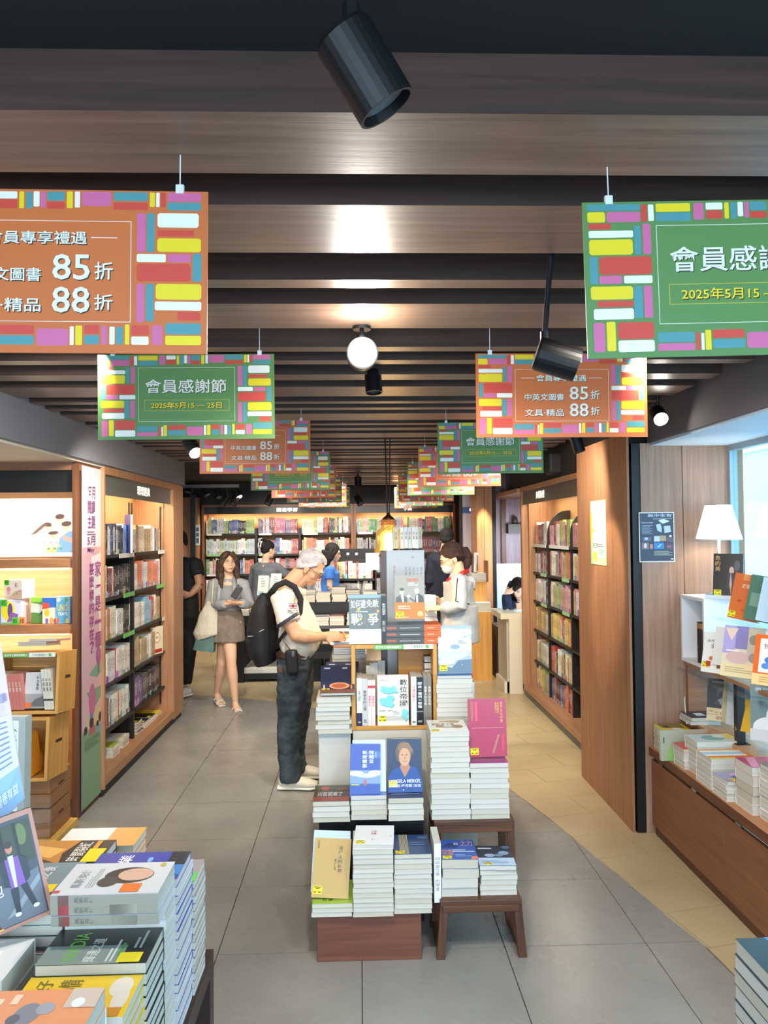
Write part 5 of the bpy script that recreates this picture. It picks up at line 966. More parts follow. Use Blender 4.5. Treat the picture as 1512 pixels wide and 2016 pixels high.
for k in range(3): nbook(f'cream paperback lying on the wrapped books, {ordw(3-k)} from the top', .15, .2, .03, 'e8cf9a', (.985, 1.45, zz+.016+.031*k), (FLAT, 0, R(8)), 1, [('l', .1, .2, .9, .8, 4, 'c8a86a')], None, 'cream paperbacks at the near right')
# ================================================================== BENCH AND WINDOW DISPLAY (right)
BX = 1.665; O = (BX, 3, 0); WB = wood('74452c', '94603f', 'x')
bn_ = tag(empty('window_bench', O), 'long low walnut cabinet bench along the window side with flat doors', 'cabinet')
P(MB().b2(BX-.008, .6, .47, 1.88, 4.365, .5), 'worktop', wood('a8744c', 'c9936a', 'y'), bn_, O)
P(MB().b2(BX-.01, .6, .455, BX+.01, 4.365, .499), 'edge_trim', wood('5e3521', '7d4d33', 'y'), bn_, O)
P(MB().b2(BX+.02, .6, .43, 2.15, 4.36, .47), 'shadow_gap', BLACK, bn_, O)
ys = [.62, 1.25, 1.86, 2.47, 3.08, pX(1345, 1600, BX).y, 4.36]
ys = [1.3, 2.0, 2.72, pX(1427, 1700, BX).y, pX(1345, 1600, BX).y, 4.36]
for i in range(len(ys)-1):
    d_ = P(MB().b2(BX, ys[i]+.0015, .06, BX+.02, ys[i+1]-.0015, .43), 'door', wood('74452c', '94603f', 'y', .42), bn_, O); bev(d_, .001, 1)
    mb = MB().b2(BX-.002, ys[i+1]-.16, .434, BX+.004, ys[i+1]-.11, .446); P(mb, 'door_catch', STEEL, bn_, O)
P(MB().b2(BX+.02, .6, 0, 2.15, 4.36, .06), 'plinth', wood('4d2c1c', '6a412b', 'y'), bn_, O)
# raised ledge, niche and shelf
lg = tag(empty('window_ledge', (1.88, 3, .5)), 'raised walnut ledge and shelf unit standing on the bench beside the window', 'shelf'); O = (1.88, 3, .5)
P(MB().b2(1.88, .6, .5, 2.15, 4.37, .655), 'ledge_front', wood('a8744c', 'c9936a', 'y'), lg, O)
P(MB().b2(1.875, .6, .64, 2.15, 4.37, .66), 'ledge_top', wood('b98458', 'd6a274', 'y'), lg, O)
P(MB().b2(1.885, 4.35, .66, 2.15, 4.372, .985), 'side_panel', wood('8d5d41', 'aa7653', 'x'), lg, O)
P(MB().b2(1.88, .9, .965, 2.15, 4.37, .985), 'upper_shelf', wood('a8744c', 'c9936a', 'y'), lg, O)
for y in (3.83, 1.9):
    P(MB().b2(1.90, y-.018, .66, 1.94, y+.018, .965).b2(1.885, y-.04, .66, 1.955, y+.04, .664), 'support_post', BLACKM, lg, O)
mcl = ACRYL
for y in (4.2, 3.92, 3.64, 3.36, 3.08):
    tag(MB().b2(1.80, y-.12, .95, 1.88, y+.12, .953).b2(1.80, y-.12, .953, 1.803, y+.12, .972).b2(1.877, y-.12, .90, 1.88, y+.12, .953).build('acrylic_ledge', mcl, None), f'clear acrylic book ledge clipped on the window shelf, {ordw([4.2, 3.92, 3.64, 3.36, 3.08].index(y)+1)} from the wood wall', 'book ledge', 'clear acrylic ledges')
# white cube
wb = tag(empty('white_cube_shelf', (1.857, 4.07, .99)), 'white open cube box beside the lamp, holding three black notebooks', 'box'); W2 = mat('f0f0f2', .5)
for (n_, c) in [('top_panel', (0, 0, .362, .31, .3, .38)), ('bottom_panel', (0, 0, 0, .31, .3, .018)), ('front_panel', (0, 0, .018, .31, .018, .362)), ('rear_panel', (0, .282, .018, .31, .3, .362)), ('side_panel', (.29, .018, .018, .31, .282, .362))]:
    MB().b2(*c).build(n_, W2, wb)
for k in range(3): nbook(f'black notebook with tan top band in the white cube, {ordw(k+1)} from the front', .15, .225, .016, 'black', (1.943, 4.13+.022*k, 1.009), (0, 0, 0), -1, [('sr', .84, .97, 'b98a4a', -1), ('r', 0, .84, 1, .97, 'b98a4a')], (.02, .05), 'black notebooks in the white cube')
# lamp
lx, ly = 2.01, 4.2; lz = 1.372
la = tag(empty('table_lamp', (lx, ly, lz)), 'lit table lamp with white tapered shade on the white cube by the window', 'lamp')
MB().lathe((0, 0, 0), [(0, 0), (.075, 0), (.075, .012), (.02, .03), (.0, .03)], 28).build('lamp_base', mat('cfe6ee', .05, trans=.6, key='glassbase'), la, smooth=True)
MB().ell((0, 0, .055), (.03, .03, .03)).build('glass_knob', mat('cfe6ee', .05, trans=.6, key='glassbase'), la, smooth=True)
MB().tube([(0, 0, .03), (0, 0, .34)], .008, 12).build('lamp_stem', STEEL, la, smooth=True)
sm = bpy.data.materials.new('lampshade'); sm.use_nodes = True; bs_ = sm.node_tree.nodes['Principled BSDF']; bs_.inputs['Base Color'].default_value = (.95, .93, .88, 1); bs_.inputs['Roughness'].default_value = .8; bs_.inputs['Emission Color'].default_value = (1, .95, .86, 1); bs_.inputs['Emission Strength'].default_value = .9
MB().lathe((0, 0, 0), [(.122, .315), (.070, .507)], 40).lathe((0, 0, 0), [(.120, .315), (.068, .507)], 40).build('lamp_shade', sm, la, smooth=True)
MB().lathe((0, 0, 0), [(.122, .313), (.122, .319), (.119, .319), (.119, .313)], 40).build('shade_rim', mat('dcdad2', .6), la, smooth=True)
MB().ell((0, 0, .39), (.028, .028, .04)).build('bulb', mat('fff1d8', .5, emit=12), la, smooth=True)
light('POINT', 'lamp_light', (lx, ly, lz+.40), 16, (1, .86, .66), size=.03)
tag(MB().tube([pd(1348, 1372, 4.36), pd(1348, 1385, 4.34), pd(1349, 1395, 4.33), pd(1350, 1408, 4.31), pd(1351, 1417, 4.3), pd(1352, 1425, 4.2)], .0035, 8).build('power_cord', mat('d8ccb0'), smooth=True), 'thin cream power cord rising behind the bench magazines', 'cord')
nbook('black cover book with pale dancer leaning in front of the lamp', .15, .235, .028, '1c1a1c', (1.99, 4.065, 1.378), (R(-10), 0, R(-38)), 1, [('e', .62, .6, .08, .1, 'c9a494'), ('p', [(.5, .55), (.7, .55), (.75, .2), (.45, .2)], '34303c'), ('e', .8, .72, .1, .12, '4a4c54'), ('v', '危的美', .06, .58, .24, .96, 'c89a5a'), ('p', [(.6, .6), (.64, .3), (.6, .05), (.55, .3)], 'c79c8a'), ('p', [(.78, .6), (.82, .3), (.8, .05), (.76, .3)], 'c79c8a')], (.03, .03))
tag(MB().b2(-.1, -.03, 0, .06, .06, .006).b2(-.1, -.03, .006, .06, -.027, .02).build('book_stand', mat('dfe9f0', .1), None, (1.965, 4.04, 1.371), (0, 0, R(-38))), 'white book stand under the black dancer cover book', 'stand')
# leaning display books on the shelf edge, facing the aisle
def lean(label, px, pyb, X, W, H_, T, col, art, rz=-52, rx=-16, sticker=None, group=None):
    p = pX(px, pyb, X); return nbook(label, W, H_, T, col, (p.x, p.y, p.z), (R(rx), 0, R(rz)), 1, art, sticker, group)
lean('white cover book with cartoon children standing on the acrylic ledge', 1411, 1326, 1.845, .165, .21, .02, 'f4f1ea', [('t', '全唐詩', .25, .6, .7, .72, '4a4a44'), ('t', '太陽', .1, .75, .4, .82, '6a6a60'), ('e', .3, .35, .08, .05, 'd87a4a'), ('e', .5, .32, .1, .06, 'e8b84a'), ('e', .75, .3, .08, .08, 'c85a5a'), ('r', .15, .15, .3, .28, 'b8443a'), ('r', .5, .12, .62, .28, '8a5a3a'), ('r', .7, .1, .85, .25, 'b86a7a'), ('e', .85, .5, .05, .1, '5a4a40'), ('l', .5, .85, .95, .92, 1, 'e0a0a0')], sticker=(.03, .12))
lean('purple and beige wide cover book on the middle acrylic ledge', 1459, 1335, 1.845, .2, .25, .025, 'e6d8bc', [('r', 0, .45, .3, 1, 'b8a8d8'), ('r', .3, .55, .6, 1, '8f84b8'), ('p', [(.02, .95), (.2, .7), (.35, .95)], 'efd0bc'), ('r', .6, .4, 1, 1, 'c9bda4'), ('e', .75, .75, .12, .1, '9a8a74'), ('e', .4, .38, .3, .12, 'dcb8b0'), ('r', 0, 0, 1, .26, 'f0dca8'), ('l', .1, .08, .9, .2, 3, 'c8b48a'), ('e', .8, .4, .15, .1, 'a8948a'), ('l', .1, .48, .6, .54, 1, 'f4efe2')], sticker=(.03, .12))
lean('orange bordered cover book with blue ink figures, nearest acrylic ledge', 1517, 1352, 1.845, .16, .23, .03, 'e86a2a', [('r', .15, .25, 1, .92, 'f6f2ea'), ('t', '哲學與', .25, .72, .9, .82, '8a5a5a'), ('e', .5, .5, .2, .08, '4a7ac0'), ('e', .7, .4, .15, .08, 'c05a4a'), ('e', .35, .38, .12, .06, '5a8ad0'), ('r', 0, 0, 1, .22, 'eecb8a'), ('l', .2, .05, .9, .18, 3, 'c8a060')], sticker=(.02, .08))
for k in range(1): lean('plain peach book tucked behind the cartoon children cover book', 1430, 1312, 1.88, .14, .2, .03, 'efe8e2', None)
# second tier: orange face book, green and teal books, page stacks
p = pX(1447, 1220, 1.93)
t2 = tag(MB().b2(0, 0, 0, .2, 1.6, .012).b2(.17, .0, -.17, .19, 1.6, 0).build('acrylic_ledge', mcl, None, (p.x-.03, p.y-1.35, p.z-.014)), 'long clear upper acrylic ledge above the window shelf', 'book ledge')
nbook('orange cover book with sketched face leaning on the upper ledge', .15, .235, .03, 'dd6f30', (p.x+.03, p.y-.02, p.z), (R(-12), R(8), R(-48)), 1, [('r', 0, .45, 1, 1, 'd86a34'), ('t', '戲夢人生', .3, .68, .85, .78, 'f2c8a0'), ('e', .3, .4, .08, .03, 'b8542a'), ('e', .7, .42, .08, .03, 'b8542a'), ('e', .5, .2, .1, .02, 'b8542a'), ('r', .3, .86, .5, 1, 'e8924a')], (.0, .03))
nbook('sage green cover book leaning behind the orange one', .15, .23, .03, '4f7a66', (p.x+.075, p.y-.10, p.z), (R(-12), R(8), R(-48)), 1, [('r', .1, .3, .9, .6, '7a9c86')])
nbook('pale blue backed book leaning third on the upper ledge', .15, .22, .03, 'c8dcec', (p.x+.10, p.y-.17, p.z), (R(-12), R(8), R(-48)), 1)
nbook('teal cover book standing at the window, nearest on the upper ledge', .15, .23, .04, '0f8a72', (p.x+.09, p.y-.33, p.z), (R(-8), 0, R(-58)), 1, [('r', 0, 0, 1, .2, '2a5a54'), ('r', .4, .2, .7, .9, '0c6a5a')])
for j, (yo, n) in enumerate([(.20, 4), (.42, 6)]):
    zz = .986
    for k in range(n+2):
        nbook(f'cream paged book, {ordw(n+2-k)} from the top of the {["first", "second"][j]} pile behind the shelf displays', .13, .19, .024, 'teal' if (k == n+1 and j == 0) else 'cream', (1.99, 3.72-yo, zz+.0125), (FLAT, 0, R(-90)), 1, None, None, 'books piled behind the shelf displays'); zz += .0247
# under shelf: black and beige book, silver books, grey-green record book
lean('black cover book with cream band leaning under the shelf', 1422, 1421, 1.95, .155, .225, .03, '15161a', [('e', .5, .65, .2, .15, '4a4c50'), ('p', [(.2, .4), (.5, .75), (.8, .4)], '2c2d32'), ('l', .15, .88, .85, .96, 1, '9a9ca0'), ('p', [(.35, .5), (.6, .6), (.5, .35)], '8a8c90'), ('r', 0, 0, 1, .3, 'd8c49a'), ('t', '繁花散盡', .25, .14, .9, .22, 'a8583a'), ('t', '劇終', .3, .04, .7, .12, 'a8583a')], rz=-36, rx=-14, sticker=(.02, .12))
for k in range(3): lean(['silver cover book behind the black one under the shelf', 'white backed book leaning under the shelf by the post', 'blue-white book leaning right of the black post'][k], [1446, 1456, 1480][k], [1424, 1430, 1436][k], 1.99, .14, .23, .022, ['c8b890', 'c9c9cc', 'a8c4dc'][k], None, rz=-50, rx=-14)
lean('large grey-green cover book with seated figure in a white cloud shape', 1527, 1462, 1.93, .21, .27, .02, '5f706a', [('e', .62, .42, .3, .26, 'dfdad8'), ('e', .4, .22, .35, .2, 'dcd6d4'), ('r', 0, 0, 1, .2, 'c8c2c0'), ('e', .55, .32, .1, .14, '3a2a2c'), ('e', .55, .5, .05, .05, '6a4038'), ('p', [(.4, .3), (.75, .3), (.7, .08), (.66, .08), (.64, .22), (.5, .22), (.44, .06), (.42, .06)], '2c2426'), ('t', '南音', .1, .84, .38, .92, 'c4ccc8'), ('l', .1, .94, .5, .96, 1, 'a8b4ae')], rz=-35, rx=-6, sticker=(.8, .04))
lean('yellow cover book half hidden beside the grey-green cover book', 1476, 1442, 1.95, .13, .16, .02, 'e8b02a', None, rz=-45, rx=-10)
# --- books on the front bench, near edge; long side along X
def bstack(label_top, where, xl, y0, D, z, n, T, top, art=None, sticker=None, L=.21, covers=None, rz=0):
    zz = z
    for i in range(n):
        last = i == n-1; c = top if last else (covers[i % len(covers)] if covers else 'white')
        nbook(label_top if last else f'white-paged book, {ordw(n-i)} down in {where}', D, L, T, c, (xl+L+rnd.uniform(-.003, .003), y0+D/2, zz+T/2), (FLAT, 0, R(90)+rz+rnd.uniform(-.02, .02)), 1, flip(art) if last and art else None, sticker if last else None, 'books in '+where)
        zz += T+.0005
bstack('yellow magazine on the thin pile at the far end of the bench', 'the magazine pile', 1.675, 4.17, .17, .5, 12, .0105, 'f0d81e', [('r', 0, .1, .5, .9, '8a7a3a'), ('r', .5, .4, .8, .7, 'f6f2e0'), ('e', .3, .3, .15, .1, '3a3420')], L=.16, covers=['grey', 'e8c21c', 'cfcabc'])
bstack('dark navy book with white label behind the magazine pile', 'the low navy pile', 1.86-.03, 4.19, .15, .661, 2, .02, '23294a', [('r', .3, .3, .7, .6, 'e8eaf0')], L=.17)
nbook('long pale green cover book standing on its side across the bench', .27, .16, .02, 'a9ad98', (pd(1350, 1475, 4.08).x, 4.09, .501), (R(-3), 0, 0), 1, [('p', [(.1, 0), (.35, .0), (.2, .6)], '8fb86a'), ('r', .55, 0, 1, 1, 'b9a894'), ('l', .05, .5, .1, .9, 1, '5a6a4a'), ('t', '粵劇', .6, .3, .75, .75, 'd8786a'), ('l', .8, .4, .95, .8, 3, '6a7a6a')])
bstack('red and yellow cornered book on a low bench pile', 'the low red topped pile', 1.672, 3.93, .13, .5, 5, .021, 'd8443a', [('r', 0, .4, .6, .8, 'f2d81e')], L=.17)
bstack('teal and white watercolour cover book on the bench', 'the watercolour pile', 1.695, 3.82, .15, .5, 7, .024, 'cfe4e0', [('e', .5, .5, .3, .25, '7fb8bc'), ('e', .3, .7, .2, .15, 'f0f6f4'), ('r', 0, .8, 1, 1, 'f0d8c0'), ('r', .1, .82, .6, .97, 'f2de22')], L=.23)
bstack('rainbow striped cover book beside the watercolour pile', 'the striped pile', 1.67, 3.62, .16, .5, 6, .024, 'dfeef0', [('r', 0, 0, .15, 1, 'f2a23a'), ('r', .15, 0, .3, 1, 'f4f2e8'), ('r', .3, 0, .55, 1, 'a9d0e8'), ('r', .55, 0, .7, 1, 'f6f4ee'), ('r', .7, 0, .9, 1, 'e87a3a'), ('r', .9, 0, 1, 1, 'f2e23a')], L=.24)
bstack('violet grey cover book with yellow sticker at the bench front', 'the violet pile', 1.668, 3.46, .14, .5, 5, .018, '9a94b8', [('e', .4, .5, .3, .2, 'd8a8c8'), ('e', .6, .4, .2, .15, '4a5aa8')], (.05, .7), L=.19)
bstack('magenta wave cover book on a thick pile at the bench front', 'the magenta pile', 1.70, 3.29, .15, .5, 5, .041, 'b0426e', [('p', [(0, .2), (1, .0), (1, .15), (0, .4)], 'd88ab0'), ('p', [(0, .6), (1, .4), (1, .5), (0, .75)], 'c8608e'), ('r', .1, .75, .5, .95, 'f2de22')], L=.22, covers=['f0e6dc', 'e8dccc', '8e2346'])
bstack('black and white photo cover book on the bench, near the viewer', 'the photo cover pile', 1.72, 3.12, .15, .5, 11, .021, '4b4c4e', [('e', .5, .5, .35, .12, '8a7a7a'), ('e', .3, .3, .1, .06, 'e8e4e0'), ('r', .1, .72, .5, .92, 'f2de22'), ('r', .7, .4, .95, .9, 'e8e8e6')], L=.22)
bstack('slate grey cover book on the bench pile nearest the viewer', 'the slate pile', 1.70, 2.93, .16, .5, 10, .0235, '5c666c', [('r', .0, .78, .35, 1, 'f2de22'), ('e', .6, .4, .2, .06, '8a9498')], L=.23)
for k, (y0, c) in enumerate([(2.72, 'navy'), (2.5, 'cream'), (2.25, 'teal')]): bstack(f'{c} cover book on the bench outside the main view, {ordw(k+1)} pile', f'the {ordw(k+1)} near bench pile', 1.70, y0, .16, .5, 6, .025, c)
# dark A3 poster on the panelled wall
def wall_print(name, label, x0, x1, z0, z1, y, base, art, cat='poster', T=.002, tilt=0, emit=0):
    W = x1-x0; H_ = z1-z0; o = MB().box((0, 0, 0), (W, T, H_)).build(name, inkmat(base), None, ((x0+x1)/2, y, (z0+z1)/2), (0, tilt, 0)); tag(o, label, cat)
    mb = MB(); mats = []; lay = 0
    for a in art:
        m = inkmat(a[-1])
        if m not in mats: mats.append(m)
        k = mats.index(m); lay += 1; yy = -T/2-.0003-.00012*lay; fn = lambda u, v, yy=yy: (-W/2+u*W, yy, -H_/2+v*H_)
        if a[0] == 'r': mb.poly([fn(a[1], a[2]), fn(a[3], a[2]), fn(a[3], a[4]), fn(a[1], a[4])], k)
        elif a[0] == 't': put_text(mb, a[1], a[2:6], fn, k)
        elif a[0] == 'e': mb.poly([fn(a[1]+a[3]*math.cos(t), a[2]+a[4]*math.sin(t)) for t in [2*math.pi*i/20 for i in range(20)]], k)
        elif a[0] == 'p': mb.poly([fn(*q) for q in a[1]], k)
        elif a[0] == 'l':
            u0, v0, u1, v1, n, _ = a[1:7]; hh = (v1-v0)/n
            for i in range(n): mb.poly([fn(u0, v0+i*hh+hh*.25), fn(u1-(.2*(u1-u0) if i % 2 else 0), v0+i*hh+hh*.25), fn(u1-(.2*(u1-u0) if i % 2 else 0), v0+i*hh+hh*.65), fn(u0, v0+i*hh+hh*.65)], k)
    mb.build('poster_print', mats, o); return o
q0, q1 = pd(1259, 1107, 4.375), pd(1327, 1008, 4.375)
wall_print('wall_poster', 'dark navy poster with white open book emblem on the wood wall', q0.x, q1.x, q0.z, q1.z, 4.376, 'e4ddd8', [('r', .025, .02, .975, .98, '262f45'), ('t', '無中生有', .25, .9, .93, .965, 'c4cddc'), ('l', .4, .855, .93, .875, 1, 'dfe6f0'), ('p', [(.55, .84), (.7, .86), (.87, .82), (.78, .79), (.68, .765), (.6, .8)], 'cddcee'), ('p', [(.48, .75), (.6, .77), (.64, .7), (.64, .59), (.52, .63)], 'b4cbe6'), ('p', [(.7, .72), (.88, .73), (.9, .6), (.72, .58)], 'b4cbe6'), ('t', '展覽文學館', .06, .775, .4, .8, 'c9d4e4'), ('l', .08, .56, .38, .75, 7, '8d98ae'),
      ('r', .42, .41, .58, .52, 'c8ccd8'), ('r', .58, .42, .76, .53, 'a8946a'), ('r', .78, .4, .95, .5, '5c5262'), ('e', .88, .52, .04, .02, 'e8e4dc'), ('r', .1, .42, .34, .5, '5c5868'), ('e', .2, .47, .05, .03, 'a8c0e8'), ('r', .07, .26, .27, .39, '7a6e74'), ('e', .17, .33, .04, .05, 'd8ccc8'), ('r', .3, .27, .38, .36, 'd8866a'), ('r', .41, .26, .7, .39, '2a7ac4'), ('p', [(.5, .3), (.6, .36), (.64, .36), (.55, .29)], '9fd0f0'), ('r', .72, .25, .94, .38, '4c3a50'), ('e', .84, .31, .07, .03, '8a5a6a'), ('l', .41, .13, .93, .23, 4, 'a8b098'), ('r', .88, .05, .96, .07, 'c9d4e4')])

# ================================================================== HANGING SIGNS
SW, SH = .6, .292
BL = """472,908,520,935,Y 524,908,615,935,P 472,888,615,905,T 474,938,535,953,R 474,957,594,975,W 474,980,592,1020,Y 597,945,614,1020,T 620,940,642,1020,P 474,1025,495,1095,T 500,1025,642,1072,R 498,1075,560,1095,P 565,1075,642,1095,W 474,1102,588,1136,Y 490,1140,588,1156,R 480,1160,588,1188,W 590,1102,613,1185,T 617,1102,640,1185,P 478,1196,508,1272,P 513,1194,537,1270,Y 543,1196,641,1240,R 543,1243,641,1273,W 618,890,634,935,R 637,890,652,933,W 658,888,752,910,Y 658,912,752,935,T 760,888,788,932,P 794,888,840,906,W 794,908,840,930,R 845,888,857,930,Y 862,888,878,930,T 881,887,896,925,W 899,887,912,928,P 915,887,960,910,T 915,912,960,930,R 965,886,980,928,Y 985,886,998,926,W 1003,886,1078,922,P 1083,886,1170,908,T 1083,912,1170,930,R 1175,886,1188,922,Y 1191,886,1200,922,W 1203,886,1215,922,R 1220,886,1306,908,P 1220,910,1306,930,T 1143,938,1165,1035,P 1168,938,1188,1035,T 1195,937,1300,973,W 1195,980,1288,995,R 1195,1000,1306,1034,Y 1143,1040,1217,1060,W 1222,1040,1280,1060,P 1285,1038,1308,1108,T 1143,1064,1280,1108,R 1143,1114,1163,1210,P 1167,1114,1187,1208,T 1192,1114,1308,1153,Y 1190,1158,1308,1180,W 1248,1183,1306,1205,R 1217,1212,1308,1240,T 1217,1243,1308,1266,Y 650,1224,750,1250,T 650,1253,750,1272,P 754,1226,765,1272,R 768,1228,776,1272,W 779,1220,795,1272,Y 799,1220,886,1242,R 799,1245,886,1268,T 892,1228,972,1270,P 976,1222,986,1268,W 990,1220,1007,1268,Y 1012,1218,1050,1240,R 1012,1243,1050,1266,T 1056,1220,1070,1266,P 1076,1222,1089,1266,W 1093,1222,1110,1266,T 1115,1216,1126,1266,Y 1131,1218,1175,1243,R 1131,1246,1175,1266,W 1183,1218,1210,1266,P"""
SC_ = {'Y': mat('e6cc18', .5), 'P': mat('cc6592', .5), 'T': mat('4d8f94', .5), 'R': mat('cf4536', .5), 'W': mat('e9e8dd', .45)}
def ctop(y): return 2.431 if any(a-.01 <= y <= b+.01 for a, b in sl) else 2.532
def sign_meshes():
    mb = MB(); order = list('YPTRW')
    for q in BL.split():
        x0, y0, x1, y1, c = q.split(','); x0, y0, x1, y1 = [float(k) for k in (x0, y0, x1, y1)]
        u0, u1 = (x0-460)/863, (x1-460)/863; v0, v1 = 1-(y1-882)/406, 1-(y0-882)/406
        a, b, c0, c1 = (u0-.5)*SW, (u1-.5)*SW, v0*SH, v1*SH; r = min(b-a, c1-c0)*.13
        mb.poly([(a+r, -.0022, c0), (b-r, -.0022, c0), (b, -.0022, c0+r), (b, -.0022, c1-r), (b-r, -.0022, c1), (a+r, -.0022, c1), (a, -.0022, c1-r), (a, -.0022, c0+r)], order.index(c))
    art = mb.mesh('sign_pattern', [SC_[k] for k in order])
    def fr(mb, u0, v0, u1, v1, t, m, y=-.0022):
        for q in ((u0, v0, u1, v0+t*2), (u0, v1-t*2, u1, v1), (u0, v0, u0+t, v1), (u1-t, v0, u1, v1)): mb.poly([((q[0]-.5)*SW, y, q[1]*SH), ((q[2]-.5)*SW, y, q[1]*SH), ((q[2]-.5)*SW, y, q[3]*SH), ((q[0]-.5)*SW, y, q[3]*SH)], m)
    def tx(mb, s, r, m):
        put_text(mb, s, r, lambda u, v: ((u-.5)*SW+.0018, -.0022, v*SH-.0018), 2); put_text(mb, s, r, lambda u, v: ((u-.5)*SW, -.0026, v*SH), m)
    g = MB(); fr(g, .228, .21, .775, .845, .0018, 0); tx(g, '會員感謝節', (.268, .54, .727, .705), 0); fr(g, .262, .335, .742, .465, .0012, 1); tx(g, '2025年5月15 — 25日', (.3, .362, .70, .438), 1)
    o = MB(); fr(o, .228, .19, .775, .81, .0018, 0); tx(o, '會員專享禮遇', (.352, .665, .645, .745), 0)
    for q in ((.262, .705, .34, .71), (.657, .705, .735, .71)): o.poly([((q[0]-.5)*SW, -.0024, q[1]*SH), ((q[2]-.5)*SW, -.0024, q[1]*SH), ((q[2]-.5)*SW, -.0024, q[3]*SH), ((q[0]-.5)*SW, -.0024, q[3]*SH)], 0)
    tx(o, '中英文圖書', (.283, .437, .512, .52), 0); tx(o, '85', (.545, .447, .655, .605), 0); tx(o, '折', (.668, .45, .722, .558), 0)
    tx(o, '文具·精品', (.283, .25, .512, .335), 0); tx(o, '88', (.545, .245, .655, .405), 0); tx(o, '折', (.668, .262, .722, .36), 0)
    mt = [mat('e6e4d6', .5), mat('efcf1c', .5), mat('33301e', .7)]
    return art, g.mesh('sign_lettering', mt), o.mesh('sign_lettering', mt)
ART, GTX, OTX = sign_meshes()
PG = MB().box((0, 0, SH/2), (SW, .004, SH)).mesh('hanging_sign', mat('5a8547', .5)); PO = MB().box((0, 0, SH/2), (SW, .004, SH)).mesh('hanging_sign', mat('cc6a30', .5))
LS = [(1.36, -.268, 'o'), (2.62, -.286, 'g'), (4.16, -.262, 'o'), (5.80, -.217, 'g'), (7.12, -.212, 'o'), (8.33, -.185, 'g'), (9.6, -.155, 'o'), (10.35, -.12, 'g')]
RS = [(1.39, .426, 'g'), (2.62, .409, 'o'), (4.28, .448, 'g'), (5.5, .433, 'o'), (6.79, .435, 'g'), (8.25, .431, 'o'), (9.7, .477, 'g'), (10.65, .497, 'o')]
for side, L_ in (('left', LS), ('right', RS)):
    for i, (y, xe, c) in enumerate(L_):
        x = xe-SW/2 if side == 'left' else xe+SW/2
        o = link('hanging_sign', PG if c == 'g' else PO, None, (x, y, 2.072), (0, R({('left', 0): .6, ('right', 0): -1.2, ('left', 1): -.2, ('left', 2): .2}.get((side, i), rnd.uniform(-.4, .4))), 0))
        tag(o, f'{"green member thanks festival" if c == "g" else "orange 85 and 88 discount"} sign hanging {ordw(i+1)} in the {side} row', 'sign', f'{"green" if c == "g" else "orange"} signs hanging from the slats')
        link('sign_pattern', ART, o); link('sign_lettering', GTX if c == 'g' else OTX, o)
        for dx in (-.25, .25): MB().tube([(dx, 0, SH+.003), (dx, 0, ctop(y)-2.072)], .0012, 6).box((dx, 0, SH+.004), (.014, .007, .016)).build('hanging_clip', mat('dfe3e6', .3), o)

# ================================================================== SPOTLIGHTS
SPB = mat('17181a', .42, .2)
def spot(label, head, aim, top=None, rad=.04, L=.11, lit=False, em=30, par=None):
    """black cylinder spotlight: head = centre, aim = direction of the mouth, top = fixing point on the ceiling"""
    head = Vector(head); aim = Vector(aim).normalized(); o = tag(empty('track_spotlight', head), label, 'spotlight')
    q = aim.to_track_quat('-Z', 'Y').to_matrix()
    f = lambda p: q @ Vector(p)
    a, b = f((0, 0, L/2)), f((0, 0, -L/2))
    mb = MB().lathe((0, 0, 0), [(0, L/2), (rad*.93, L/2), (rad, L/2-.006), (rad, -L/2), (rad*.9, -L/2), (rad*.86, -L/2+.02), (0, -L/2+.022)], 28, 0, q)
    mb.build('lamp_head', SPB, o, smooth=False)
    n = 28; mb = MB(); mb.add([f((rad*.84*math.cos(2*math.pi*k/n), rad*.84*math.sin(2*math.pi*k/n), -L/2+.012)) for k in range(n)], [tuple(range(n))]); mb.build('lens', mat('fff6e6', .4, emit=em) if lit else mat('6a6c70', .2), o)
    if top:
        t = Vector(top)-head; j = f((0, 0, L*.28)) + Vector((0, 0, rad*.7)); e = Vector(t)
        MB().tube([j, j+Vector((0, 0, .03))], .012, 12).tube([f((0, 0, L*.28)), j], .008, 10).build('swivel_joint', SPB, o)
        MB().tube([j+Vector((0, 0, .03)), e-Vector((0, 0, .0))], .007, 10).build('rod', SPB, o)
        MB().cyl(e-Vector((0, 0, .012)), e, .03, 20).build('ceiling_plate', SPB, o)
    return o
h = pd(718, 140, .97); spot('large black spotlight close to the viewer under the front slats', h, (.52, .12, -.82), (h.x+.022, h.y+.03, 2.53), .04, .108)
h = pd(1096, 707, 1.86); t = pz(1092, 503, 2.43); spot('black spotlight on a long rod beside the green sign', h, (.9, -.1, -.3), (t.x, t.y, ctop(t.y)), .042, .105)
h = pd(713, 698, 2.45); spot('glaring lit spotlight over the aisle facing the viewer', h, (0.02, -1, -.12), (h.x, h.y+.06, ctop(h.y+.06)), .05, .09, True, 60)
light('SPOT', 'glare_light', tuple(h+Vector((0, -.07, 0))), 16, (1, .95, .86), (0, 0, 1.2), .04, angle=120)
light('POINT', 'glare_spill', tuple(h+Vector((0, -.08, .03))), 4, (1, .95, .86), size=.03)
h = pd(735, 752, 3.3); spot('unlit spotlight hanging behind the glaring one', h, (.05, -.15, -1), (h.x, h.y, ctop(h.y)), .037, .1)
h = pd(378, 880, 4.9); spot('lit spotlight under the left soffit beside the green sign', h, (.45, -.6, -.62), (h.x-.05, h.y, ctop(h.y)), .045, .14, True, 25)
h = pd(1297, 818, 3.9); spot('lit spotlight at the right soffit over the dark poster', h, (-.1, -.8, -.5), (h.x, h.y, ctop(h.y)), .04, .1, True, 40)
h = pd(1136, 872, 4.6); spot('dark spotlight with bright rim above the wood pier', h, (.25, -.1, -.9), (h.x-.06, h.y, ctop(h.y)), .035, .12)
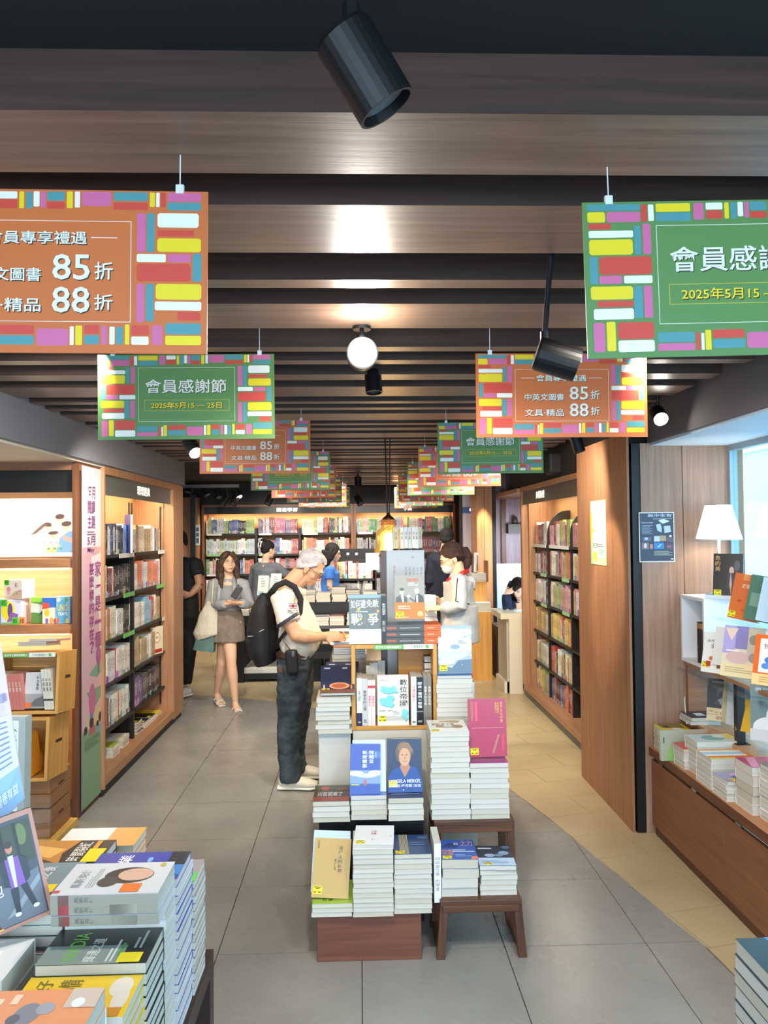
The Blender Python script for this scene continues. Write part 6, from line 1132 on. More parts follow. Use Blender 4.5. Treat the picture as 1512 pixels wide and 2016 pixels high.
h = pd(971, 940, 5.9); spot('black tilted spotlight behind the third right-hand sign', h, (.7, -.2, -.4), (h.x, h.y, ctop(h.y)), .04, .11)
h = pd(705, 948, 8.6); spot('small dark spotlight far down the aisle between the sign rows', h, (0, -.1, -1), (h.x, h.y, ctop(h.y)), .04, .11)
far = [(373, 962, 0), (405, 968, 0), (430, 972, 0), (444, 985, 0), (467, 972, 1), (462, 985, 0), (533, 963, 0), (531, 985, 0), (706, 985, 0), (907, 962, 0)]
for k, (px, py, lt) in enumerate(far):
    h = pd(px, py, 10.3); spot(f'{"lit" if lt else "dark"} track spotlight in the far back cluster, {ordw(k+1)} from the left', h, (rnd.uniform(-.6, .6), -.35, -.8), (h.x, h.y, 2.4), .05, .13, bool(lt), 25)
# smoke detector disc
h = pz(930, 804, 2.44); tag(MB().lathe((0, 0, 0), [(0, -.02), (.05, -.02), (.06, 0), (0, 0)], 24).build('smoke_detector', mat('e4e2da', .5), None, (h.x, h.y, ctop(h.y)), smooth=True), 'flat white round ceiling detector beside the orange right-hand sign', 'detector')
# wall speaker, right
h = pd(1093, 895, 6.6); tag(bev(MB().box((0, 0, 0), (.16, .14, .2)).build('wall_speaker', mat('1c1b1b', .6), None, (h.x, h.y, 2.33)), .03, 4), 'black rounded speaker under the ceiling at the right', 'speaker')

# ================================================================== PENDANT
PY = 5.6; pc = pd(765, 1062, PY); pr = 25/1500*PY
pn = tag(empty('pendant_lamp', (pc.x, PY, pc.z)), 'amber glass bell pendant with glowing bulb over the centre island', 'lamp')
am = mat('e89a2c', .08, key='amber', trans=.75, emit=.25); am.node_tree.nodes['Principled BSDF'].inputs['Emission Color'].default_value = (1, .45, .05, 1); am.node_tree.nodes['Principled BSDF'].inputs['Base Color'].default_value = (1, .62, .2, 1)
hz_ = lambda v: -(v-1062)/1500*PY
prof = [(.55*pr, hz_(1034)), (.62*pr, hz_(1040)), (.95*pr, hz_(1046)), (1.0*pr, hz_(1056)), (1.0*pr, hz_(1076)), (1.12*pr, hz_(1081)), (1.12*pr, hz_(1088)), (1.22*pr, hz_(1092))]
MB().lathe((0, 0, 0), prof, 32).build('glass_shade', am, pn, smooth=True)
MB().lathe((0, 0, 0), [(0, hz_(1009)), (.12*pr, hz_(1009)), (.16*pr, hz_(1014)), (.45*pr, hz_(1020)), (.5*pr, hz_(1023)), (0, hz_(1023))], 24).build('lamp_cap', mat('3a1f18', .3, .5), pn, smooth=True)
mb = MB()
for k in range(10):
    an = 2*math.pi*k/10
    for (za, zb2) in ((1023, 1029), (1029, 1035)): mb.ell((.5*pr*math.cos(an), .5*pr*math.sin(an), hz_((za+zb2)/2)), (.014, .014, .011), None, 8, 5)
mb.lathe((0, 0, 0), [(.5*pr, hz_(1023)), (.52*pr, hz_(1035))], 24); mb.build('faceted_glass_collar', mat('c98a4a', .05, trans=.5), pn)
MB().ell((0, 0, hz_(1066)), (.62*pr, .62*pr, .095)).build('bulb', mat('ffd89a', .5, emit=28), pn, smooth=True)
light('POINT', 'pendant_light', (pc.x, PY-.02, pc.z-.13), 15, (1, .76, .45), size=.06)
for k, (dx, th) in enumerate(((-.018, .0055), (.018, .004))): MB().tube([(dx*.4, 0, hz_(1010)), (dx, 0, 2.43-pc.z)], th, 8).build('cord', mat('120e0c', .6), pn)
# ================================================================== MIDDLE DISTANCE TABLES, COUNTERS, ALCOVE
def flatbooks(where, x0, x1, y, z, rows, pal, D=.2, W=.15, cols=None, grp_=None, n=(2, 4)):
    x = x0; k = 0
    while x+W < x1:
        k += 1; m = rnd.randint(*n); zz = z
        for i in range(m):
            T = rnd.uniform(.018, .03); c = rnd.choice(pal)
            nbook(f'{c} book, {ordw(m-i)} down in the {ordw(k)} pile, {where}', W-.006, D, T, c, (x+W/2+rnd.uniform(-.005, .005), y, zz+T/2), (FLAT, 0, rnd.uniform(-.06, .06)), 1, [('r', .1, .1, .9, .4, rnd.choice(pal)), ('l', .2, .6, .8, .85, 2, 'grey')] if i == m-1 else None, (.05, .05) if i == m-1 and rnd.random() < .4 else None, f'books lying on {where}')
            zz += T+.0005
        x += W+rnd.uniform(.0, .02)
YA = 9.0; xa = pd(463, 1300, YA).x; xb = xa+1.0
t1 = tag(empty('display_table', ((xa+xb)/2, YA, 0)), 'black display table with open frame behind the two shoppers at the left', 'table'); O = ((xa+xb)/2, YA, 0)
zt = .78
P(MB().b2(xa, YA, zt-.12, xb, YA+.8, zt), 'table_top', BLACKM, t1, O)
for (x, y) in [(xa, YA), (xb-.1, YA), (xa, YA+.7), (xb-.1, YA+.7)]: P(MB().b2(x, y, 0, x+.1, y+.1, zt-.12), 'leg', BLACK, t1, O)
P(MB().b2(xa+.1, YA+.03, .03, xb-.1, YA+.8, .1), 'lower_rail', BLACK, t1, O); P(MB().b2(xa+.1, YA+.04, .1, xb-.1, YA+.8, .16), 'lower_shelf', mat('e3e2dc', .5), t1, O)
flatbooks('black table behind the shoppers', xa+.01, xb, YA+.02, zt, 1, ['white', 'white', 'cream', 'pale blue', 'grey'], n=(3, 4))
flatbooks('black table, back row', xa+.2, xb, YA+.4, zt, 1, ['white', 'cream', 'sky blue', 'tan'], n=(2, 3))
for (px, py, c, w_) in [(517, 1172, 'cfcfc2', .13), (542, 1168, 'c4c6c0', .13), (533, 1176, '8fa0a8', .12)]:
    p = pd(px, py, YA+.3); nbook(f'{["pale grey", "light grey", "slate blue"][[517, 542, 533].index(px)]} cover book propped upright on the black table', w_, .24, .03, c, (p.x, p.y, max(zt+.1, p.z)), (R(-14), 0, R(-12)), 1, [('l', .3, .4, .7, .9, 4, '8a8c88'), ('r', .1, .05, .6, .2, '7fa0b8')])
YB2 = 7.9; xa = pd(588, 1200, YB2).x; xb = pd(752, 1200, YB2).x
t2 = tag(empty('tiered_table', ((xa+xb)/2, YB2, 0)), 'black two-tier book table behind the white-haired shopper', 'table'); O = ((xa+xb)/2, YB2, 0)
z1 = pd(660, 1185, YB2).z; z2 = pd(660, 1231, YB2-.3).z
P(MB().b2(xa, YB2, .5, xb, YB2+.6, z1), 'upper_tier', BLACKM, t2, O); P(MB().b2(xa, YB2-.32, .5, xb, YB2, z2), 'lower_tier', BLACK, t2, O)
for x_ in (xa+.05, xb-.08): P(MB().b2(x_, YB2-.28, 0, x_+.04, YB2-.24, .5), 'leg', BLACK, t2, O)
P(MB().b2(xa, YB2-.34, z2-.03, xb, YB2-.32, z2+.002), 'edge_strip', mat('4a4a48', .4), t2, O)
flatbooks('upper tier of the black table', xa+.02, xb, YB2+.01, z1, 1, ['white', 'white', 'cream', 'pale blue', 'grey'], n=(3, 4), D=.2)
flatbooks('upper tier, back row', xa+.02, xb, YB2+.25, z1, 1, ['white', 'sky blue', 'cream', 'navy'], n=(3, 5))
flatbooks('lower tier of the black table', xa+.02, xb, YB2-.31, z2, 1, ['white', 'tan', 'orange', 'pale blue', 'grey', 'crimson'], n=(3, 5), D=.2)
p = pd(668, 1246, 6.3)
lt = tag(bev(MB().b2(-.32, 0, p.z-.12, .4, .45, p.z-.06).b2(.3, .1, 0, .36, .4, p.z-.12).build('display_table', BLACKM, None, (p.x, 6.1, 0)), .004, 1), 'low black table between the shopper and the island', 'table')
flatbooks('low black table beside the island', p.x-.3, p.x+.38, 6.11, p.z-.06, 1, ['white', 'cream', 'yellow', 'tan'], n=(1, 2))
# propped pale boards on the rack in front of the back wall
YR = 10.6
for k, (px, py, c) in enumerate([(601, 1105, 'a8a08a'), (620, 1100, 'cfcabc'), (640, 1097, 'a9a49c')]):
    p = pd(px, py, YR); nbook(['brown photo cover magazine shown face out above the black table', 'cream cover magazine shown face out above the black table', 'grey figure cover magazine shown face out above the black table'][k], .17, .25, .02, c, (p.x, YR, p.z-.1), (R(-8), 0, 0), 1, [('e', .5, .5, .25, .2, '7a7468'), ('l', .2, .8, .8, .92, 1, 'efe9dc')])
q0, q1 = pd(592, 1105, YR), pd(655, 1105, YR); rk = tag(empty('magazine_rack', ((q0.x+q1.x)/2, YR, 0)), 'black slanted magazine rack in front of the back wall bookcase', 'rack'); O = ((q0.x+q1.x)/2, YR, 0)
P(MB().b2(q0.x-.1, YR-.03, q0.z-.13, q1.x+.1, YR+.1, q0.z-.1).b2(q0.x-.6, YR-.03, q0.z-.5, q1.x+.1, YR+.12, q0.z-.47), 'rack_shelf', BLACKM, rk, O); P(MB().b2(q0.x-.6, YR+.12, 0, q1.x+.1, YR+.15, q0.z-.1), 'rack_back', BLACKM, rk, O)
shelf_row((q0.x-.58, YR), 'X', 1.0, q0.z-.468, R(90), 'slanted row on the black magazine rack', 'books on the black magazine rack', ['dark grey', 'white', 'grey', 'black', 'cream'], 'left end', t=(.02, .035), h=(.2, .25), lean=.5)

# --- right rear: wood column with light, blue sign, pine counter
YC = 9.4; xa, xb = pd(941, 1200, YC).x, pd(971, 1200, YC).x
cl = st(MB().b2(xa, YC, 0, xb, YC+.5, 2.5).build('wall_rear_column', wood('a9714c', 'd09b6c', 'z'))); MB().b2((xa+xb)/2-.002, YC-.001, 0, (xa+xb)/2+.002, YC, 2.5).build('panel_joint', BLACK, cl)
light('SPOT', 'column_light', ((xa+xb)/2-.02, YC-.12, 2.25), 60, (1, .82, .5), ((xa+xb)/2, YC+.0, 1.2), .02, angle=40, blend=.6)
st(MB().b2(xb, YC, 0, xb+.05, YC+.03, 2.5).build('trim_8', BLACK))
xa2, xb2 = pd(913, 1200, 10.3).x, pd(944, 1200, 10.3).x
st(MB().b2(xa2, 10.3, 0, xb2, 10.4, 2.5).build('wall_rear_panel', wood('a08c8c', 'c4b0ae', 'z'))); st(MB().b2(xa2-.04, 10.3, 0, xa2, 10.34, 2.5).build('trim_9', BLACK))
z1 = pd(926, 1010, 10.28).z; z2 = pd(926, 998, 10.28).z
o = MB().b2(xa2, 10.28, z1, xb2, 10.3, z2).build('header_sign', inkmat('2c4a84')); tag(o, 'blue strip sign with white lettering on the rear wood panel', 'sign')
mb = MB(); put_text(mb, '語言', (0, 0, 1, 1), lambda u, v: (xa2+.09+u*.07, 10.278, z1+.025+v*.04)); mb.build('header_lettering', mat('ffffff', .5, emit=1.5), o)
YD = 8.9; xa, xb = pd(934, 1300, YD).x, pd(969, 1300, YD).x
z1, z2, z3, z4 = pd(950, 1205, YD).z, pd(950, 1187, YD).z, pd(950, 1147, YD).z, pd(950, 1130, YD).z
pc_ = tag(empty('pine_stand', ((xa+xb)/2, YD, 0)), 'tall pine stand against the lit column, with white page stacks on it', 'stand'); O = ((xa+xb)/2, YD, 0)
P(MB().b2(xa-.05, YD, 0, xb, YD+.3, z1), 'lower_box', PINE_Z, pc_, O); P(MB().b2(xa-.05, YD+.16, z1, xb-.03, YD+.3, z3), 'upper_box', PINE_Z, pc_, O); P(MB().b2(xb-.035, YD+.1, z3, xb-.015, YD+.3, z4+.15), 'end_post', mat('8a5a34'), pc_, O)
for j, (zz, hh, n) in enumerate(((z1, z2-z1, 4), (z3, z4-z3, 4))):
    for k in range(n): nbook(f'white page stack book, {ordw(n-k)} from the top of the {["lower", "upper"][j]} pile on the pine stand', .2, .15, hh/n-.001, 'white', ((xa+xb)/2, YD+.01+.14*j, zz+hh/n*(k+.5)), (FLAT, 0, rnd.uniform(-.03, .03)), 1, None, None, 'page stacks on the pine stand')
p = pd(940, 1130, YD+.1); nbook('thin white edged book standing on the pine stand', .12, .24, .03, 'dfe0e4', (p.x, YD+.22, z4+.002), (0, R(10), R(70)), 1, [('r', .1, .1, .9, .9, '4c505a')])
# alcove behind the right bookcase
st(MB().b2(1.72, 9.95, 0, 3.3, 10.0, 2.5).build('wall_alcove', wood('8d7078', 'b29aa4', 'z')))
st(MB().b2(1.86, 9.9, 1.2, 1.92, 9.95, 2.3).build('trim_10', wood('5e3a2c', '7d5440', 'z')))
st(MB().b2(1.70, 8.15, 2.157, 3.2, 9.95, 2.2).build('trim_11', LW))
p0 = pd(974, 1110, 9.5); o = MB().b2(p0.x, 9.5, .45, p0.x+1.2, 9.53, p0.z).build('partition', mat('d8ecf4', .4)); tag(o, 'pale bluish-white desk screen behind the young woman at the counter', 'partition')
light('AREA', 'screen_glow', (p0.x+.45, 9.0, 1.65), 14, (.72, .88, 1), (p0.x+.4, 9.5, .95), .5)
p = pd(1018, 1050, 9.6); ws = tag(empty('wall_shelf', (p.x+.05, 9.8, p.z)), 'small dark corner shelf with a little jar in the alcove', 'shelf')
MB().b2(-.12, 0, 0, .2, .15, .12).build('shelf_board', mat('5e544c', .5), ws); 
jr = tag(MB().lathe((0, 0, 0), [(0, 0), (.03, 0), (.04, .04), (.03, .08), (.02, .1), (0, .1)], 16).build('jar', mat('4a3c38', .3), None, (p.x+.03, 9.87, p.z+.121), smooth=True), 'small brown jar on the dark alcove shelf', 'jar')
p0, p1 = pz(1005, 1367, 0), pd(1005, 1209, 8.1); xs = p0.x
ct = tag(empty('counter', (xs+.3, 8.13, 0)), 'cream white counter desk with overhanging top at the end of the right bookcase', 'desk'); O = (xs+.3, 8.13, 0); CM = mat('ddd6c0', .35)
P(MB().b2(xs-.09, 8.15, p1.z-.06, xs+.56, 8.75, p1.z), 'desk_top', CM, ct, O); P(MB().b2(xs, 8.15, 0, xs+.56, 8.2, p1.z-.06), 'front_panel', CM, ct, O)
P(MB().b2(xs-.02, 8.2, 0, xs+.02, 8.7, p1.z-.06), 'side_panel', mat('b9b4a6', .5), ct, O); P(MB().b2(xs-.05, 8.2, .0, xs, 8.7, .12), 'foot', CM, ct, O)
tag(MB().b2(-.09, 0, 0, .09, .12, .008).build('phone', mat('dfeaf4', .2), None, (pd(1026, 1207, 8.4).x, 8.35, p1.z+.001)), 'pale device lying on the white counter before the young woman', 'phone')
# dark cabinet at the foot of the partition
tag(bev(MB().b2(0, 0, 0, .16, .5, .62).build('side_cabinet', mat('4a3a34', .5), None, (pd(978, 1300, 8.95).x, 8.95, 0)), .003, 1), 'dark brown low cabinet beside the white counter', 'cabinet')
# ================================================================== PEOPLE
from mathutils import noise
TS = bpy.data.scenes.new('shaping')
def union(mb, name, mats, parent, voxel=.006, smooth=3, wr=0, wsc=9, wdir=(1, 1, .35), smat=None):
    me = mb.mesh(name, mats)
    bm = bmesh.new(); bm.from_mesh(me); bmesh.ops.recalc_face_normals(bm, faces=bm.faces); bm.to_mesh(me); bm.free()
    t = bpy.data.objects.new('tmp', me); TS.collection.objects.link(t)
    r = t.modifiers.new('r', 'REMESH'); r.mode = 'VOXEL'; r.voxel_size = voxel; r.use_smooth_shade = True
    if smooth: s = t.modifiers.new('s', 'SMOOTH'); s.iterations = smooth; s.factor = .5
    
    with bpy.context.temp_override(scene=TS, view_layer=TS.view_layers[0]):
        dg = bpy.context.evaluated_depsgraph_get(); out = bpy.data.meshes.new_from_object(t.evaluated_get(dg)); out.name = name
    bpy.data.objects.remove(t)
    if wr:
        n = len(out.vertices); no = [0.0]*(3*n); out.vertex_normals.foreach_get('vector', no); co = [0.0]*(3*n); out.vertices.foreach_get('co', co)
        for i in range(n):
            q = Vector((co[3*i]*wsc*wdir[0], co[3*i+1]*wsc*wdir[1], co[3*i+2]*wsc*wdir[2])); k = (noise.noise(q)+.5*noise.noise(q*2.3+Vector((5, 1, 3))))*wr
            for j in range(3): co[3*i+j] += no[3*i+j]*k
        out.vertices.foreach_set('co', co)
    out.materials.clear()
    for m in (mats if isinstance(mats, list) else [mats]): out.materials.append(m)
    for p in out.polygons: p.use_smooth = True
    return link(name, out, parent)
def skinmat(c, key):
    m = mat(c, .5, key=key, spec=.4); b = m.node_tree.nodes['Principled BSDF']; b.inputs['Subsurface Weight'].default_value = .08; b.inputs['Subsurface Radius'].default_value = (.02, .008, .004); return m
def headm(yaw, pitch, roll=0):
    """head frame: local -Y is the face. yaw turns the face from -Y towards +X; pitch > 0 looks down"""
    return (Matrix.Rotation(yaw, 3, 'Z') @ Matrix.Rotation(pitch, 3, 'X') @ Matrix.Rotation(roll, 3, 'Y'))
def head(mb, c, M_, s=1.0, ears=True, fem=False):
    f = lambda *p: c + M_ @ (Vector(p)*s); e = M_.to_euler()
    E_ = lambda p, r, n=(16, 10): mb.ell(f(*p), [k*s for k in r], e, *n)
    E_((0, .018, .035), (.076, .094, .083)); E_((0, -.03, -.01), (.066, .062, .085)); E_((0, -.035, -.055), (.055, .055, .055)); E_((0, -.062, -.092), (.028, .028, .022))
    E_((.045, -.045, -.03), (.022, .03, .03)); E_((-.045, -.045, -.03), (.022, .03, .03)); E_((0, -.075, .02), (.05, .018, .012))
    mb.tube([f(0, -.085, .008), f(0, -.098, -.016), f(0, -.112 if not fem else -.107, -.036)], [.007*s, .009*s, .012*s], 10); E_((.011, -.094, -.038), (.009, .01, .007)); E_((-.011, -.094, -.038), (.009, .01, .007))
    E_((0, -.088, -.064), (.022, .012, .006)); E_((0, -.086, -.073), (.018, .011, .006)); E_((0, -.08, -.06), (.03, .015, .016))
    if ears:
        for k in (-1, 1): E_((k*.077, .01, -.018), (.009, .02, .031)); E_((k*.079, .004, -.042), (.007, .011, .011))
def face_bits(par, c, M_, s, lip='b8736a', brow='2a211e', eyes=True, white=False):
    f = lambda *p: c + M_ @ (Vector(p)*s); e = M_.to_euler()
    for k in (-1, 1):
        if eyes:
            mb = MB(); mb.ell(f(k*.029, -.0835, -.002), (.0125*s, .006*s, .0055*s), e, 10, 6, 0); mb.ell(f(k*.029, -.0885, -.002), (.0055*s, .003*s, .0052*s), e, 8, 5, 1); mb.tube([f(k*.015, -.0885, .001), f(k*.029, -.0905, .0055), f(k*.044, -.083, .001)], .0014*s, 6, 1)
            mb.build('eye', [mat('e9e4de', .3), mat('1c1412', .25)], par, smooth=True)
        MB().tube([f(k*.014, -.094, .018), f(k*.03, -.0945, .024), f(k*.047, -.08, .019)], [.0028*s, .0035*s, .0015*s], 6).build('eyebrow', mat(brow, .8), par, smooth=True)
    MB().ell(f(0, -.0965, -.0665), (.02*s, .0055*s, .0045*s), e, 12, 6).ell(f(0, -.0935, -.0735), (.017*s, .0055*s, .005*s), e, 12, 6).build('lips', mat(lip, .4), par, smooth=True)
def glasses(par, c, M_, s, col='3a2c28', r=.0014):
    f = lambda *p: c + M_ @ (Vector(p)*s); mb = MB()
    for k in (-1, 1):
        pts = [f(k*.031+.022*math.cos(t), -.1, -.003+.016*math.sin(t)) for t in [2*math.pi*i/18 for i in range(19)]]; mb.tube(pts, r*s, 6)
        mb.tube([f(k*.053, -.099, .003), f(k*.075, -.06, .003), f(k*.081, .0, .002), f(k*.081, .018, -.016)], r*s*1.2, 6)
    mb.tube([f(-.009, -.1, 0), f(0, -.103, .003), f(.009, -.1, 0)], r*s, 6); mb.build('glasses', mat(col, .3, .4), par, smooth=True)
def hand(mb, w, d, nrm, side=1, curl=.4, s=1.0, thumb=.5):
    """w wrist, d finger direction, nrm palm normal (fingers curl towards it), side: thumb side sign along d x nrm"""
    d = Vector(d).normalized(); nrm = Vector(nrm); nrm = (nrm-d*nrm.dot(d)).normalized(); lat = d.cross(nrm).normalized()*side; w = Vector(w)
    mb.tube([w-d*.01*s, w+d*.03*s, w+d*.065*s, w+d*.092*s], [(.026*s, .019*s), (.036*s, .017*s), (.041*s, .015*s), (.037*s, .011*s)], 14, up=nrm)
    for i, (o_, L_) in enumerate(((.029, .072), (.0105, .08), (-.0085, .075), (-.027, .058))):
        p = w+d*(.085-.004*abs(i-1))*s+lat*o_*s; a = .0; pts = [p-d*.015*s]; dr = d
        pts.append(p)
        for k, fr in enumerate((.45, .3, .25)):
            a += curl*(1.0 if k else .8)+.03*i; dr = (d*math.cos(a)+nrm*math.sin(a)+lat*.02*(1.5-i)).normalized(); p = p+dr*L_*fr*s; pts.append(p)
        mb.tube(pts, [.0092*s, .0094*s, .0086*s, .008*s, .0062*s], 8)
    p = w+d*.02*s+lat*.028*s; pts = [p]; 
    dr = (d*.62+lat*.62+nrm*thumb).normalized(); p = p+dr*.042*s; pts.append(p); dr = (d*.85+lat*.15+nrm*thumb).normalized(); p = p+dr*.03*s; pts.append(p); p = p+(dr+nrm*.2).normalized()*.024*s; pts.append(p)
    mb.tube(pts, [.0145*s, .0115*s, .0105*s, .008*s], 9)
def V(*a): return Vector(a)
def shoe(par, ank, fwd, name, m, msole, L=.29, H_=.1, wd=.052, accent=None):
    """ank: ankle point above the floor; the sole rests at z = 0"""
    f = Vector((fwd[0], fwd[1], 0)).normalized(); lat = Vector((-f.y, f.x, 0)); a = Vector((ank[0], ank[1], 0))
    mb = MB(); mb.tube([a-f*.075+V(0, 0, .05), a-f*.05+V(0, 0, .052), a+V(0, 0, .055), a+f*.07+V(0, 0, .048), a+f*.14+V(0, 0, .038), a+f*.19+V(0, 0, .034)], [(wd*.55, .03), (wd*.8, .045), (wd*.85, .05), (wd*.95, .04), (wd, .03), (wd*.7, .02)], 14, up=(0, 0, 1))
    mb.tube([a+V(0, 0, .04), a+V(0, 0, H_)], [(wd*.8), (wd*.72)], 12); u = union(mb, name, m, par, .005, 3)
    mb = MB(); mb.tube([a-f*.085+V(0, 0, .016), a-f*.05+V(0, 0, .016), a+f*.05+V(0, 0, .015), a+f*.14+V(0, 0, .015), a+f*.205+V(0, 0, .018)], [(wd*.7, .016), (wd*.95, .0155), (wd*.85, .0145), (wd*1.1, .0145), (wd*.6, .012)], 14, up=(0, 0, 1)); union(mb, 'sole', msole, u, .005, 2)
    return u

# ---------------------------------------------------------------- 1. white-haired man with the backpack (faces +X)
Y = 5.36; SK = skinmat('d9a27c', 'skin_man'); PX = lambda x, y, dy=0: pd(x, y, Y+dy)
root = pd(583, 1545, Y); man = tag(empty('person', (0, 0, 0)), 'white-haired man in a white polo shirt, jeans and black backpack, reading at the island', 'person')
hc = PX(612, 1117); HM = headm(R(90-4), R(40)); hs = .99
arm = [PX(556, 1182, -.17), PX(562, 1215, -.2), PX(584, 1250, -.21)]; wr1 = PX(640, 1252, -.13); 
arm2 = [PX(566, 1182, .17), PX(585, 1215, .2), PX(600, 1246, .19)]; wr2 = PX(648, 1256, .02)
mb = MB(); head(mb, hc, HM, hs)
mb.tube([PX(562, 1170), PX(574, 1148), PX(590, 1130), hc+HM @ V(0, .035, -.02)], [.075, .064, .06, .055], 14); mb.tube([PX(570, 1160), hc+HM @ V(0, -.01, -.06)], [.06, .045], 12)
mb.tube([PX(566, 1170), PX(572, 1200), PX(586, 1250), PX(582, 1290)], [(.16, .09), (.18, .11), (.16, .12), (.15, .1)], 16, up=(1, 0, 0))
mb.tube(arm, [.05, .05, .048], 12); mb.ell(arm[2], (.05, .05, .05)); mb.tube([arm[2], PX(600, 1254, -.2), PX(620, 1255, -.16), wr1], [.05, .048, .038, .028], 12)
mb.tube(arm2, [.05, .05, .046], 12); mb.tube([arm2[2], wr2], [.046, .028], 12)
hand(mb, wr1, (1, .15, -.05), (.05, .85, -.5), -1, .85, 1.05, .3); hand(mb, wr2, (1, -.1, -.05), (0, -.8, .5), 1, .75, 1.05, .3)
union(mb, 'body', SK, man, .0055, 4)
face_bits(man, hc, HM, hs, 'b0685a', '8a7a72'); glasses(man, hc, HM, hs, '4a3c38', .0018)
f = lambda *p: hc + HM @ (Vector(p)*hs); e_ = HM.to_euler(); mb = MB()
mb.ell(f(0, .028, .040), (.0795*hs, .0955*hs, .0855*hs), e_, 20, 12); mb.ell(f(0, .075, -.015), (.062, .038, .055), e_)
mb.tube([f(0, -.05, .088), f(0, .0, .112), f(0, .05, .108)], [(.045, .012), (.05, .016), (.05, .016)], 12, up=f(0, 0, 1)-f(0, 0, 0))
for k in (-1, 1): mb.tube([f(k*.068, -.03, .05), f(k*.073, .0, .015), f(k*.068, .04, -.02), f(k*.05, .075, -.05)], [.01, .012, .016, .018], 10)
for k in range(5): a_ = -.04+.02*k; mb.tube([f(a_, -.01, .112), f(a_*1.1, -.05, .098), f(a_*1.1+.006, -.07, .078)], [.012, .011, .005], 8)
hh = union(mb, 'hair', jeans_mat('aaa1a1', 'cbc2c1', 30, .12), man, .005, 2, .0022, 60, (1, 1, 1))
# polo shirt
CW = jeans_mat('d6ccba', 'e6dccb', 8); mb = MB()
mb.tube([PX(582, 1290), PX(587, 1272), PX(590, 1250), PX(584, 1222), PX(574, 1195), PX(569, 1172), PX(573, 1160)], [(.165, .105), (.185, .135), (.19, .15), (.2, .128), (.21, .118), (.165, .085), (.085, .066)], 24, up=(1, 0, 0))
for (a_, s_) in ((arm, -1), (arm2, 1)):
    q = a_[1]+(a_[2]-a_[1])*.3; mb.tube([PX(566, 1176, s_*.12), a_[0], a_[0]+(a_[1]-a_[0])*.6, q], [.07, .082, .078, .082], 16)
sh = union(mb, 'polo_shirt', CW, man, .008, 3, .011, 10, (1, 1, .7))
q = arm[1]+(arm[2]-arm[1])*.3; dq = (arm[2]-arm[1]).normalized()
for (o_, c, t) in ((-.012, '2b2c38', .006), (-.024, '2b2c38', .004)):
    MB().tube([q+dq*(o_-t), q+dq*(o_+t)], [.0875, .0875], 28).build('sleeve_stripe', mat(c, .8), sh)
# collar
cc = PX(581, 1158); MB().lathe(cc, [(.085, -.014), (.088, .0), (.07, .028), (.066, .026), (.08, -.004)], 28, 0, Matrix.Rotation(R(28), 3, 'Y')).build('collar', CW, sh, smooth=True)
# flag emblem on the sleeve
fp = PX(577, 1193, -.295); mb = MB(); W_, H_ = .055, .038
def fq(u0, v0, u1, v1, k, dy): mb.poly([(fp.x+u0*W_, fp.y-dy, fp.z+v0*H_), (fp.x+u1*W_, fp.y-dy, fp.z+v0*H_), (fp.x+u1*W_, fp.y-dy, fp.z+v1*H_), (fp.x+u0*W_, fp.y-dy, fp.z+v1*H_)], k)
fq(-.5, -.5, .5, .5, 0, 0)
for s_ in (1, -1):
    mb.poly([(fp.x+u*W_, fp.y-.0004, fp.z+v*s_*H_) for u, v in ((-.5, -.5), (-.38, -.5), (.5, .36), (.5, .5), (.38, .5), (-.5, -.36))], 1); mb.poly([(fp.x+u*W_, fp.y-.0006, fp.z+v*s_*H_) for u, v in ((-.5, -.5), (-.45, -.5), (.5, .43), (.5, .5), (.45, .5), (-.5, -.43))], 2)
fq(-.13, -.5, .13, .5, 1, .0008); fq(-.5, -.2, .5, .2, 1, .0008); fq(-.07, -.5, .07, .5, 2, .001); fq(-.5, -.11, .5, .11, 2, .001)
put_text(mb, 'GREAT BRITAIN', (-.6, -.95, .6, -.7), lambda u, v: (fp.x+u*W_, fp.y-.0002, fp.z+v*H_), 0); put_text(mb, '1 8 9 6', (-.35, -1.3, .35, -1.1), lambda u, v: (fp.x+u*W_, fp.y-.0002, fp.z+v*H_), 0)
mb.build('sleeve_emblem', [mat('2b3470', .7), mat('f0ece4', .7), mat('b8242c', .7)], sh)
# jeans
JN = jeans_mat('20292f', '434f55', 9); mb = MB()
mb.tube([PX(580, 1279), PX(580, 1292), PX(581, 1320)], [(.16, .115), (.17, .125), (.168, .122)], 20, up=(1, 0, 0))
for s_, pts, rr_ in ((-1, [(577, 1312, -.09), (575, 1345, -.1), (571, 1410, -.1), (567, 1465, -.1), (571, 1515, -.1), (572, 1538, -.1)], [(.1, .112), (.1, .108), (.085, .088), (.075, .075), (.07, .072), (.075, .08)]), (1, [(588, 1312, .09), (590, 1345, .1), (586, 1410, .11), (579, 1460, .12), (582, 1500, .14), (585, 1520, .14)], [(.1, .105), (.1, .1), (.085, .085), (.075, .075), (.075, .075), (.08, .08)])):
    mb.tube([PX(*p) for p in pts], rr_, 20, up=(1, 0, 0))
jn = union(mb, 'jeans', JN, man, .008, 4, .009, 14, (1, 1, 1.2))
mb = MB().lathe(PX(580, 1284), [(.13, -.018), (.131, .018)], 36); me = mb.mesh('belt', mat('4a3024', .5)); bo = link('belt', me, man); 
for v in me.vertices: v.co.y = PX(580, 1284).y+(v.co.y-PX(580, 1284).y)*1.38
sp_ = PX(552, 1318, -.20); MB().box((0, 0, 0), (.03, .004, .04)).build('leather_patch', mat('6a4636', .6), jn, tuple(sp_), (0, 0, R(-35)))
bev(MB().box((0, 0, 0), (.085, .04, .165)).build('phone_pouch', mat('0d0d0f', .7), man, tuple(PX(575, 1303, -.215)), (0, R(-4), R(-6))), .02, 4)
